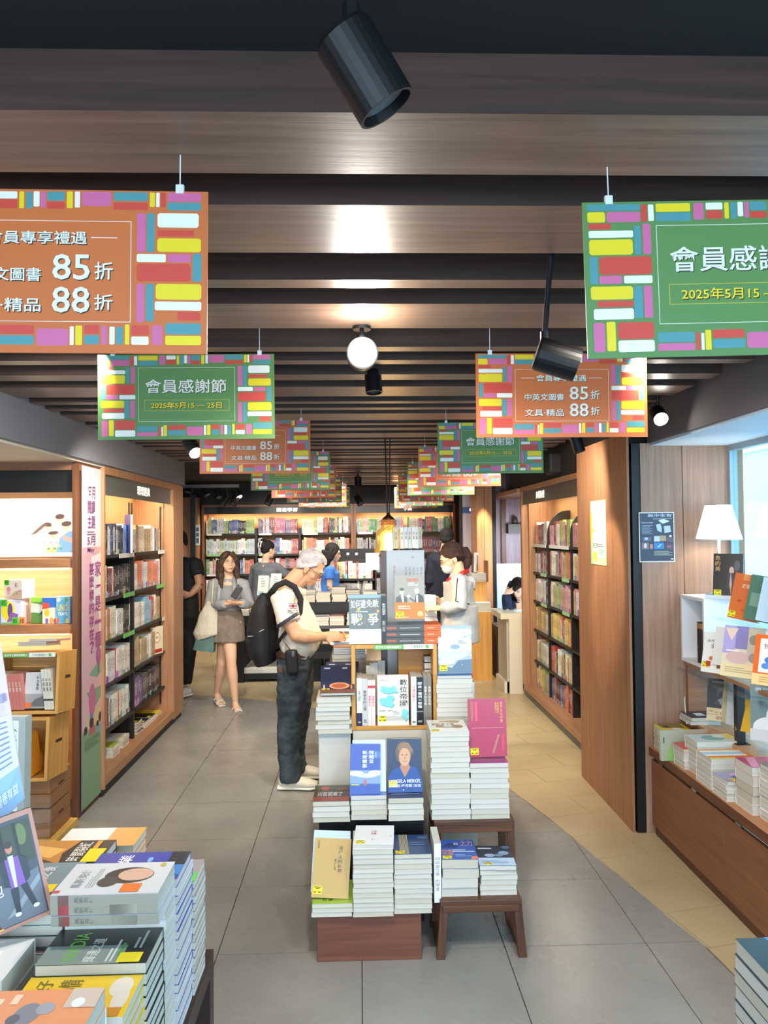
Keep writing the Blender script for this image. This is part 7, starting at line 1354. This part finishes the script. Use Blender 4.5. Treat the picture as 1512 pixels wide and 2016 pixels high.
MB().ell((0, 0, 0), (.012, .006, .022)).build('pouch_emblem', mat('55585e', .4), man, tuple(PX(577, 1288, -.24)))
SHW = mat('dcd6c6', .6); SOL = mat('efeadd', .6)
for (px, py, dy) in ((571, 1540, -.1), (588, 1525, .14)):
    a_ = PX(px, py, dy); a_.z = 0; k = shoe(man, a_, (1, -.08), 'sneaker', SHW, SOL)
MB().box((0, 0, 0), (.03, .002, .012)).build('sole_accent', mat('e8c832', .5), man, tuple(PX(608, 1545, -.155)), (0, 0, R(-5)))
# backpack and straps
BK = mat('0e0e10', .75); bc = PX(516, 1240); mb = MB()
mb.tube([PX(525, 1170), PX(518, 1200), PX(515, 1240), PX(517, 1280), PX(524, 1306)], [(.10, .045), (.14, .085), (.15, .105), (.15, .1), (.13, .07)], 22, up=(1, 0, 0))
mb.tube([PX(505, 1232), PX(501, 1262), PX(506, 1295)], [(.11, .05), (.12, .065), (.11, .05)], 18, up=(1, 0, 0))
bk = union(mb, 'backpack', BK, man, .008, 4, .005, 10)
MB().tube([PX(488, 1253, -.1), PX(500, 1252, -.135), PX(512, 1243, -.15), PX(520, 1239, -.15)], .0025, 6).build('zip_piping', mat('b8b8ba', .4), bk)
for s_ in (-1, 1):
    d_ = s_*.125
    pts = [PX(530, 1172, d_), PX(545, 1153, d_), PX(562, 1146, d_), PX(580, 1156, d_*1.15), PX(592, 1180, d_*1.3), PX(590, 1205, d_*1.45), PX(575, 1232, d_*1.62), PX(558, 1250, d_*1.6), PX(545, 1268, d_*1.4)]
    MB().tube(pts, [(.022, .007)]*6+[(.013, .005)]*3, 10, up=(0, 1, 0)).build('strap', BK, bk, smooth=True)
MB().tube([PX(561, 1240, -.2), PX(558, 1262, -.2), PX(572, 1280, -.2)], .004, 8).build('dangling_strap', mat('5a4a3e', .7), bk)
# open book in his hands
b0 = PX(668, 1262, -.05)
ob = tag(MB().box((0, 0, 0), (.17, .24, .012)).build('open_book', mat('efe9df', .6), None, (b0.x+.01, b0.y, b0.z-.004), (R(6), R(12), R(8))), 'open illustrated book held by the white-haired man', 'book')
MB().poly([(-.08, -.11, .0065), (.08, -.11, .0065), (.08, .0, .0065), (-.08, .0, .0065)]).build('page_picture', jeans_mat('3a3c44', 'e0e4ea', 30), ob)
b1 = PX(668, 1245, .12); tag(MB().box((0, 0, 0), (.18, .02, .05)).build('white_sheet', mat('f6f2ea', .6), None, (b1.x+.02, b1.y+.06, b1.z), (R(60), 0, 0)), 'white cover standing behind the book the man is reading', 'book')

# ---------------------------------------------------------------- generic figure for the others
def figure(label, Y, J, fwd, look, skin, hair_c, cloth, s=1.0, voxel=.007, fem=False, bits=True, legs='trousers', dress=None, hair='short', sleeves='long', shoes='202022', brow='2a211e', torso=(1, 1), wr=.006, lip='b8736a'):
    """J: pixel joints (x, y, depth offset); fwd: unit facing; look: (yaw, pitch) of head"""
    g = {k: pd(v[0], v[1], Y+(v[2] if len(v) > 2 else 0)) for k, v in J.items() if k != 'toe' and not (k[:2] == 'hd' and k[-1] == 'v')}
    rt = tag(empty('person'), label, 'person'); HM = headm(R(look[0]), R(look[1]), R(look[2]) if len(look) > 2 else 0); hc = g['head']; S = mat(skin, .5) if isinstance(skin, str) else skin
    fw = Vector((fwd[0], fwd[1], 0)).normalized(); lt = Vector((-fw.y, fw.x, 0))
    mb = MB(); head(mb, hc, HM, .96*s if fem else s, True, fem); hs = .96*s if fem else s
    nk = .05 if fem else .06; mb.tube([g['neck']-V(0, 0, .04), g['neck']+V(0, 0, .02), hc+HM @ V(0, .02, -.05)], [nk*1.3, nk, nk*.95], 12)
    tw, td_ = torso; mb.tube([g['pelvis'], g['pelvis']*.5+g['neck']*.5, g['neck']-V(0, 0, .08), g['neck']-V(0, 0, .02)], [(.13*tw*s, .09*td_*s), (.12*tw*s, .085*td_*s), (.15*tw*s, .09*td_*s), (.08*s, .06*s)], 14, up=fw)
    ar = .042 if fem else .05
    for k in ('L', 'R'):
        if 'sh'+k in g:
            mb.tube([g['sh'+k], g['el'+k]], [ar*s, ar*.88*s], 12)
            mb.tube([g['el'+k], g['el'+k]*.6+g['wr'+k]*.4, g['wr'+k]], [ar*.9*s, ar*.82*s, ar*.56*s], 12)
            hd_ = J.get('hd'+k+'v', None); d_ = (Vector(hd_[0]) if hd_ else (g['wr'+k]-g['el'+k])).normalized(); nm = Vector(hd_[1]) if hd_ else fw*-1
            hand(mb, g['wr'+k], d_, nm, (hd_[2] if hd_ else 1), .35, .92*s)
    if legs == 'bare':
        for k in ('L', 'R'):
            mb.tube([g['pelvis']+lt*(.08 if k == 'L' else -.08)*s, g['kn'+k]+(g['pelvis']-g['kn'+k])*.5, g['kn'+k]+V(0, 0, .05), g['kn'+k], g['kn'+k]*.72+g['an'+k]*.28, g['kn'+k]*.35+g['an'+k]*.65, g['an'+k]], [.09*s, .075*s, .056*s, .052*s, .055*s, .042*s, .03*s], 14)
            tf = Vector(J['toe'][0 if k == 'L' else 1]).normalized(); an = g['an'+k]
            mb.tube([an+V(0, 0, .0), an-tf*.01+V(0, 0, -.02), an+tf*.07+V(0, 0, -.055), an+tf*.13+V(0, 0, -.075), an+tf*.165+V(0, 0, -.082)], [(.03, .03), (.032, .04), (.036, .022), (.042, .014), (.036, .01)], 12, up=(0, 0, 1))
            for q in range(5): la = Vector((-tf.y, tf.x, 0))*((q-2)*.016); mb.tube([an+tf*.15+la+V(0, 0, -.082), an+tf*(.185-.006*abs(q-1))+la+V(0, 0, -.086)], [.009, .0075], 7)
    union(mb, 'body', S, rt, voxel, 3)
    if bits: face_bits(rt, hc, HM, hs, lip, brow)
    # top
    mb = MB(); pe, ne = g['pelvis'], g['neck']; mid = pe*.5+ne*.5
    mb.tube([pe-V(0, 0, .03), pe+V(0, 0, .1), mid, ne*.8+pe*.2, ne-V(0, 0, .07), ne-V(0, 0, .01)], [(.16*tw*s, .12*td_*s), (.155*tw*s, .12*td_*s), (.15*tw*s, .115*td_*s), (.175*tw*s, .12*td_*s), (.15*tw*s, .085*td_*s), (.07*s, .06*s)], 20, up=fw)
    for k in ('L', 'R'):
        if 'sh'+k in g:
            a, b, c = g['sh'+k], g['el'+k], g['wr'+k]; rr_ = ar*1.35*s
            if sleeves == 'long': mb.tube([ne*.35+a*.65-V(0, 0, .02), a, b, b*.4+c*.6, c-(c-b)*.06], [rr_*1.1, rr_*1.15, rr_*1.1, rr_, rr_*.78], 14)
            else: mb.tube([ne*.35+a*.65-V(0, 0, .02), a, a*.45+b*.55], [rr_*1.05, rr_*1.15, rr_*1.1], 14)
    top = union(mb, cloth[0], cloth[1], rt, voxel+.001, 4, wr, 11, (1, 1, .6))
    if dress:
        mb = MB(); z0 = g['hem']; mb.tube([pe+V(0, 0, .12), pe+V(0, 0, 0), (pe+z0)*.5, z0], [(.14*s, .11*s), (.165*s, .135*s), (.175*s, .14*s), (.18*s, .145*s)], 22, up=fw); union(mb, 'dress', dress, rt, voxel+.001, 3, .008, 16, (1, 1, .3))
    if legs == 'trousers':
        mb = MB(); mb.tube([pe+V(0, 0, .06), pe-V(0, 0, .1)], [(.15*tw*s, .115*td_*s), (.165*tw*s, .12*td_*s)], 18, up=fw)
        for k in ('L', 'R'):
            hp = pe+lt*(.085 if k == 'L' else -.085)*s-V(0, 0, .05); mb.tube([hp, g['kn'+k], g['an'+k]+V(0, 0, .0)], [(.1*s, .1*s), (.078*s, .078*s), (.07*s, .07*s)], 16)
        union(mb, 'trousers', cloth[2], rt, voxel+.001, 3, wr, 12)
        for k in ('L', 'R'): shoe(rt, g['an'+k], fw, 'shoe', mat(shoes, .5), mat('e8e4dc', .6), .27)
    # hair
    f = lambda *p: hc + HM @ (Vector(p)*hs); e_ = HM.to_euler(); hm = jeans_mat({'17110f': '0b0909', '3a2319': '33231b', '2c1a17': '22130f'}[hair_c], {'17110f': '1d1614', '3a2319': '5a4435', '2c1a17': '40271f'}.get(hair_c, hair_c), 40, .15); mb = MB()
    mb.ell(f(0, .026, .042), (.084*hs, .099*hs, .089*hs), e_, 18, 11); mb.ell(f(0, .07, -.01), (.07*hs, .045*hs, .06*hs), e_)
    if hair == 'short':
        for k in (-1, 1): mb.tube([f(k*.066, -.04, .05), f(k*.074, .0, .02), f(k*.066, .04, -.02)], [.018, .016, .02], 8)
    if hair == 'long':
        for k in (-1, 1):
            mb.tube([f(k*.02, -.06, .105), f(k*.062, -.06, .05), f(k*.08, -.03, -.02), f(k*.088, -.01, -.1), f(k*.09, -.02, -.19), f(k*.085, -.03, -.27)], [.03, .03, .026, .03, .028, .012], 10)
            mb.tube([f(k*.05, .05, .03), f(k*.07, .06, -.08), f(k*.075, .06, -.2), f(k*.06, .05, -.29)], [.06, .05, .045, .02], 10)
        mb.tube([f(0, .08, 0), f(0, .09, -.12), f(0, .085, -.26)], [.07, .06, .03], 12)
    if hair == 'bob':
        for k in (-1, 1): mb.tube([f(k*.06, .0, .07), f(k*.078, .02, .0), f(k*.08, .025, -.08), f(k*.072, .03, -.17), f(k*.06, .03, -.2)], [.035, .036, .038, .034, .014], 10)
        for k in (-1, 1): mb.tube([f(k*.06, -.05, .06), f(k*.078, -.025, -.01), f(k*.08, -.0, -.08), f(k*.075, .01, -.14)], [.026, .026, .03, .014], 10)
        mb.tube([f(0, .07, 0), f(0, .08, -.1), f(0, .07, -.16)], [(.08), (.07), (.03)], 12)
    if hair == 'bun': mb.ell(f(0, .105, .05), (.06, .05, .065), e_); mb.tube([f(0, .06, .1), f(.02, .11, .1), f(0, .13, .04)], [.03, .035, .03], 10)
    if hair == 'pony':
        for k in (-1, 1): mb.tube([f(k*.03, -.066, .082), f(k*.062, -.045, .04), f(k*.072, -.0, .015), f(k*.06, .06, .0)], [.010, .016, .016, .028], 10)
        q = f(0, .112, .02); bk_ = fw*-1
        mb.tube([q-bk_*.02, q+bk_*.03, q+bk_*.05+V(0, 0, -.05), q+bk_*.045+V(0, 0, -.11), q+bk_*.03+V(0, 0, -.17)], [.022, .028, .038, .034, .012], 12)
    union(mb, 'hair', hm, rt, .006, 2, .003, 45, (1, 1, .25))
    return rt, g, HM, hc, top

# 2. woman in grey cardigan with phone
GC = jeans_mat('8e9296', 'a6aaac', 9); SKW = skinmat('e2b698', 'skin_w')
w1, g, HM, hc, top = figure('woman with long brown hair in a grey cardigan holding a phone, bags on her arm', 7.75, dict(head=(449, 1108, .0), neck=(450, 1137, .02), pelvis=(448, 1222, .02), shL=(478, 1148, .0), shR=(422, 1148, .0), elL=(490, 1192, -.02), elR=(413, 1192, .0), wrL=(474, 1187, -.2), wrR=(447, 1189, -.19), knL=(455, 1306, -.08), knR=(437, 1306, .08), anL=(463, 1382, -.06), anR=(427, 1364, .2), hem=(448, 1262, .02),
    hdLv=((-.9, -.3, .0), (0, .6, .8), 1), hdRv=((.9, -.25, .35), (.2, .3, -1), 1), toe=[(.45, -1, 0), (.5, -1, 0)]), (.1, -1), (24, -8), SKW, '3a2319', ('cardigan', GC), .98, .006, True, legs='bare', dress=jeans_mat('75695e', '8a7d70', 14), hair='long', brow='3a2a22', torso=(.9, .85), wr=.005)
glasses(w1, hc, HM, .95, '6a5048', .0012)
mb = MB(); mb.tube([g['neck']+V(0, -.02, -.09), g['neck']+V(0, -.03, -.2), g['pelvis']+V(0, -.02, .12)], [(.1, .085), (.115, .1), (.12, .1)], 18, up=(0, -1, 0)); union(mb, 'square_neck_top', jeans_mat('83878a', '94989a', 9), w1, .007, 3)
for s_ in (-1, 1): MB().tube([g['neck']+V(s_*.055, -.02, -.0), g['neck']+V(s_*.07, -.095, -.08), g['neck']+V(s_*.078, -.12, -.2), g['pelvis']+V(s_*.08, -.13, .15)], [(.02, .012)]*4, 10, up=(0, -1, 0)).build('cardigan_edge', GC, top, smooth=True)
ph = tag(bev(MB().box((0, 0, 0), (.066, .009, .13)).build('phone', mat('121214', .5), None, tuple(pd(466, 1166, 7.47)), (R(-8), R(32), 0)), .006, 3), 'black mobile phone held up by the woman in grey', 'phone')
MB().box((-.018, -.006, .055), (.035, .004, .035)).build('camera_bump', mat('2b2b30', .2), ph); MB().ell((-.024, -.009, .062), (.008, .003, .008)).ell((-.012, -.009, .048), (.008, .003, .008)).build('lens', mat('55585c', .1, .5), ph)
for (an, td_, nm) in ((g['anL'], Vector((.45, -1, 0)).normalized(), 'sandal'), (g['anR'], Vector((.5, -1, 0)).normalized(), 'sandal')):
    la = Vector((-td_.y, td_.x, 0)); z = an.z-.098; SM = mat('e4dccb', .4); sd = MB().tube([an-td_*.05+V(0, 0, z*0-.05), an+td_*.06+V(0, 0, -.075), an+td_*.12+V(0, 0, -.096), an+td_*.2+V(0, 0, -.099)], [(.03, .005), (.034, .005), (.042, .005), (.034, .005)], 12, up=(0, 0, 1)).build('sandal', SM, w1, smooth=True)
    MB().tube([an-td_*.045+V(0, 0, -.05), an-td_*.045+V(0, 0, -an.z)], [.02, .017], 12).build('heel', SM, sd)
    for q in (.05, .13, .155): c_ = an+td_*q+V(0, 0, -.034-.25*(q-.02)); MB().tube([c_+la*.045+V(0, 0, -.02), c_+la*.02+V(0, 0, .012), c_-la*.02+V(0, 0, .012), c_-la*.045+V(0, 0, -.02)], .006, 6).build('strap', SM, sd)
# bags
b_ = pd(411, 1224, 7.68); mb = MB(); mb.tube([b_+V(.03, 0, .2), b_+V(.0, 0, .05), b_+V(-.02, 0, -.12), b_+V(-.01, 0, -.155)], [(.03, .05), (.05, .1), (.06, .135), (.05, .12)], 18, up=(1, 0, 0))
bg = tag(union(mb, 'tote_bag', jeans_mat('bdb6a2', 'd0c9b6', 10), None, .007, 3, .006, 16, (1, 1, .3)), 'beige pleated shoulder bag hanging at the woman in grey', 'bag')
MB().tube([b_+V(.04, -.05, .18), g['shR']+V(.0, -.05, .04), g['shR']+V(.02, .03, .05), b_+V(.04, .06, .18)], .009, 8).build('strap', mat('cbbf9a', .7), bg, smooth=True)
b_ = pd(406, 1262, 7.7); tag(MB().prism([tuple(b_+V(-.07, -.05, .11)), tuple(b_+V(.09, -.05, .12)), tuple(b_+V(.08, -.05, -.11)), tuple(b_+V(-.12, -.05, -.08))], (0, .1, 0)).build('paper_bag', jeans_mat('4f6a66', '62807a', 6)), 'grey-green bag hanging under the beige shoulder bag', 'bag')

# 3. masked woman in white jacket reading (faces -X)
WJ = jeans_mat('a6abad', 'c3c8ca', 7)
w2, g, HM, hc, top = figure('woman in a face mask and white jacket with ponytail, reading beside the island', 6.0, dict(head=(888, 1098, 0), neck=(902, 1127, 0), pelvis=(905, 1215, 0), shL=(900, 1140, .15), shR=(903, 1142, -.16), elL=(890, 1190, .2), elR=(905, 1195, -.22), wrL=(868, 1188, .08), wrR=(868, 1198, -.12), knL=(905, 1348, .09), knR=(900, 1350, -.09), anL=(910, 1460, .1), anR=(905, 1466, -.1), hem=(905, 1262, 0), hdLv=((-1, 0, .25), (0, -1, -.2), 1), hdRv=((-1, .1, .1), (0, .6, -1), -1)),
    (-1, 0), (-86, 26), SKW, '2c1a17', ('jacket', WJ, mat('2b2d33', .8)), .98, .006, True, legs='trousers', hair='pony', torso=(1, 1.05), wr=.008)
mb = MB(); mb.tube([g['pelvis']+V(0, 0, .1), g['pelvis']-V(0, 0, .05), g['hem']], [(.19, .14), (.2, .15), (.21, .16)], 20, up=(-1, 0, 0)); union(mb, 'jacket_skirt', WJ, w2, .008, 3, .008, 10)
f = lambda *p: hc + HM @ (Vector(p)*.94); e_ = HM.to_euler(); glasses(w2, hc, HM, .95, '5a3a34', .0014)
MB().ell(f(0, -.066, -.062), (.054, .045, .047), e_, 18, 11).build('face_mask', mat('b9cccb', .9), w2, smooth=True)
for k in (-1, 1): MB().tube([f(k*.05, -.08, -.035), f(k*.078, -.0, -.005)], .0012, 5).build('mask_loop', mat('e8eeee', .6), w2)
n_ = g['neck']; mb = MB(); mb.tube([n_+V(.075, 0, .01), n_+V(.03, -.06, .0), n_+V(-.05, -.055, -.04), n_+V(-.085, 0, -.075), n_+V(-.05, .055, -.04), n_+V(.03, .06, 0), n_+V(.075, 0, .01)], .018, 10); union(mb, 'red_collar', mat('c3262b', .7), w2, .005, 2)
MB().ell(f(0, .11, .03), (.02, .012, .02), e_).build('hair_clip', mat('b89a5a', .3, .6), w2)
MB().tube([n_+V(.07, .06, -.05), n_+V(.10, .0, -.07), n_+V(.10, -.04, -.13)], [.035, .045, .03], 12).build('hood', WJ, w2, smooth=True)
MB().tube([g['shR']+V(-.02, -.085, .02), g['shR']+V(-.04, -.12, -.15), g['pelvis']+V(.05, -.2, .12)], .005, 6).build('bag_cord', mat('1e1e20', .6), w2)
p = pd(849, 1188, 5.95); nbook('small white book held open by the masked woman', .12, .17, .012, 'f4f0e6', (p.x-.005, p.y, p.z-.1), (R(-12), R(6), R(35)), 1, [('l', .15, .2, .85, .85, 6, 'c8c4ba')])
p = pd(848, 1222, 5.9); nbook('patterned pale booklet lying under the masked woman hands', .15, .2, .02, 'd8dae2', (p.x, p.y, p.z-.05), (R(-40), 0, R(20)), 1, [('e', .4, .6, .2, .15, '8a90b8'), ('e', .7, .3, .15, .1, 'd8b0a0')])

# 4. person in black T-shirt at the end of the left bookcase (faces the rear shelf)
figure('person in a black T-shirt and black trousers, half hidden by the left bookcase', 8.3, dict(head=(350, 1068, .1), neck=(358, 1094, .1), pelvis=(366, 1195, 0), shL=(356, 1108, .22), shR=(386, 1110, -.02), elL=(350, 1155, .22), elR=(393, 1152, -.1), wrL=(350, 1168, -.1), wrR=(374, 1172, -.16), knL=(360, 1270, .1), knR=(374, 1272, -.02), anL=(358, 1340, .12), anR=(364, 1345, -.02), hdRv=((-1, -.2, .3), (0, 1, 0), 1)),
    (-.6, -.8), (-50, 20), 'b98466', '17110f', ('t_shirt', mat('131416', .85), mat('0f1012', .85)), 1.0, .008, False, hair='short', sleeves='short', bits=True, wr=.006, shoes='d8d6d0')
# 5. person in grey-blue shirt with claw clip, back turned
w3, g, HM, hc, top = figure('person in a grey-blue shirt with dark pinned-up hair and white claw clip, back turned', 10.2, dict(head=(529, 1082, 0), neck=(523, 1105, 0), pelvis=(517, 1190, 0), shL=(503, 1116, .08), shR=(545, 1117, -.03), elL=(495, 1150, .1), elR=(560, 1130, .0), wrL=(505, 1175, .2), wrR=(578, 1136, .12), knL=(512, 1250, 0), knR=(524, 1250, 0), anL=(512, 1292, 0), anR=(524, 1292, 0)),
    (.55, .83), (130, 12), 'e2b698', '17110f', ('shirt', jeans_mat('5d6068', '74777e', 7), mat('2c2e34', .85)), 1.0, .008, True, hair='bun', torso=(1.15, 1.1), wr=.008, bits=True)
glasses(w3, hc, HM, .95, '8a7a72', .0012)
f = lambda *p: hc + HM @ (Vector(p)*.95); mb = MB()
for k in (-1, 1): mb.tube([f(k*.03, .15, .09), f(k*.03, .165, .05), f(k*.028, .155, .0)], .008, 8)
mb.tube([f(-.03, .155, .02), f(.03, .155, .02)], .006, 8).tube([f(-.03, .16, .08), f(.03, .16, .08)], .006, 8); mb.build('claw_clip', mat('f0eeea', .4), w3, smooth=True)
# 6. woman in blue T-shirt, side view
figure('woman in a bright blue T-shirt with dark straight hair, side on beyond the tiered table', 9.33, dict(head=(656, 1088, 0), neck=(650, 1113, 0), pelvis=(651, 1185, 0), shL=(650, 1121, .12), shR=(649, 1122, -.13), elL=(655, 1155, .14), elR=(649, 1155, -.14), wrL=(667, 1168, .1), wrR=(662, 1175, -.1), knL=(652, 1250, 0.08), knR=(650, 1250, -.08), anL=(650, 1320, .08), anR=(650, 1320, -.08)),
    (1, -.1), (80, 14), 'd9b49c', '17110f', ('t_shirt', jeans_mat('2f66ba', '4a80d0', 9), mat('2a3040', .85)), .97, .008, True, hair='bob', sleeves='short', wr=.005)
# 7. man in black at the dictionary shelf, back turned
figure('man in a dark navy jacket, back turned, at the dictionary shelf', 9.3, dict(head=(880, 1060, 0), neck=(876, 1085, 0), pelvis=(868, 1180, 0), shL=(852, 1098, .0), shR=(896, 1098, .0), elL=(846, 1145, -.05), elR=(903, 1145, 0), wrL=(858, 1172, .15), wrR=(896, 1178, .15), knL=(862, 1260, 0), knR=(874, 1260, 0), anL=(862, 1325, 0), anR=(874, 1325, 0)),
    (-.1, 1), (165, 8), 'cfa284', '17110f', ('jacket', jeans_mat('10131f', '1a2036', 6), mat('101114', .85)), 1.02, .008, False, hair='short', torso=(1.15, 1.1), wr=.006, bits=False)
# 8. young woman bent over the counter
w5, g, HM, hc, top = figure('young woman with long black hair in a navy top leaning over the white counter', 8.65, dict(head=(1020, 1158, 0), neck=(1026, 1183, .08), pelvis=(1040, 1235, .5), shL=(1045, 1196, .1), shR=(1006, 1192, .1), elL=(1050, 1210, -.05), elR=(1000, 1202, -.08), wrL=(1040, 1207, -.15), wrR=(996, 1168, -.08), knL=(1040, 1270, .5), knR=(1030, 1270, .5), anL=(1040, 1330, .5), anR=(1030, 1330, .5), hdRv=((.8, .1, .35), (0, .9, -.3), 1)),
    (-.1, -1), (10, 34), 'e6c4b0', '17110f', ('top', jeans_mat('15213c', '22365e', 7), mat('22242c', .85)), .97, .007, True, hair='long', wr=.006)
light('POINT', 'phone_glow', tuple(g['head']+V(.05, -.25, -.12)), 1.2, (.75, .88, 1), size=.05)

bpy.data.scenes.remove(TS)

# ================================================================== only the books that show largest stay single; the small rest is one mass
def world_basis(o):
    M_ = o.matrix_basis.copy()
    while o.parent: o = o.parent; M_ = o.matrix_basis @ M_
    return M_
def tree(o): return [o]+[x for c in o.children for x in tree(c)]
books = [o for o in COL.objects if o.parent is None and o.get('category') == 'book']
from mathutils.bvhtree import BVHTree
bv, bf, own = [], [], []
for r_ in [o for o in COL.objects if o.parent is None and o.name[:4] not in ('acry', 'wind')]:
    for o in tree(r_):
        if o.type != 'MESH' or len(o.data.polygons) > 30000: continue
        M_ = world_basis(o); k = len(bv); bv += [M_ @ v.co for v in o.data.vertices]
        for p in o.data.polygons: bf.append([k+i for i in p.vertices]); own.append(r_.name)
bvh = BVHTree.FromPolygons(bv, bf); hits = {}; p0 = Vector((0, 0, EYE))
for py in range(3, 2016, 5):
    for px in range(3, 1512, 5):
        i = bvh.ray_cast(p0, ray(px, py))[2]
        if i is not None: hits[own[i]] = hits.get(own[i], 0)+1
books.sort(key=lambda o: -hits.get(o.name, 0))
KEEP = 400; rest = books[KEEP:]
print('books', len(books), 'seen', sum(1 for b in books if hits.get(b.name)), 'cut at', hits.get(books[min(KEEP, len(books)-1)].name, 0))
vv, ff, mi_, cs, rs_, gs, mats = [], [], [], [], [], [], []
swap = {SPINE.name: SPINE_J, COVER.name: COVER_J, PAGES.name: PAGES_J}
dead = []
for b in rest:
    c = tuple(b.color); rv = rnd.random()
    for o in tree(b):
        dead.append(o)
        if o.type != 'MESH': continue
        me = o.data; M_ = world_basis(o); co = [v.co for v in me.vertices]
        if not co: continue
        lo = [min(v[i] for v in co) for i in range(3)]; hi = [max(v[i] for v in co) for i in range(3)]
        o0 = len(vv)
        for v in co:
            vv.append(tuple(M_ @ v)); cs.extend(c); rs_.append(rv); gs.extend([(v[i]-lo[i])/max(1e-6, hi[i]-lo[i]) for i in range(3)])
        sl_m = [swap.get(m.name, m) for m in me.materials]
        for m in sl_m:
            if m not in mats: mats.append(m)
        for p in me.polygons: ff.append(tuple(o0+i for i in p.vertices)); mi_.append(mats.index(sl_m[p.material_index]))
if rest:
    me = bpy.data.meshes.new('small_books'); me.from_pydata(vv, [], ff); me.polygons.foreach_set('material_index', mi_)
    for m in mats: me.materials.append(m)
    a = me.attributes.new('bcol', 'FLOAT_COLOR', 'POINT'); a.data.foreach_set('color', cs)
    a = me.attributes.new('brnd', 'FLOAT', 'POINT'); a.data.foreach_set('value', rs_)
    a = me.attributes.new('bgen', 'FLOAT_VECTOR', 'POINT'); a.data.foreach_set('vector', gs)
    so = stuff(link('small_books', me)); so['label'] = 'many small distant books filling the shelves and tables of the shop'; so['category'] = 'books'
    bpy.data.batch_remove(dead)
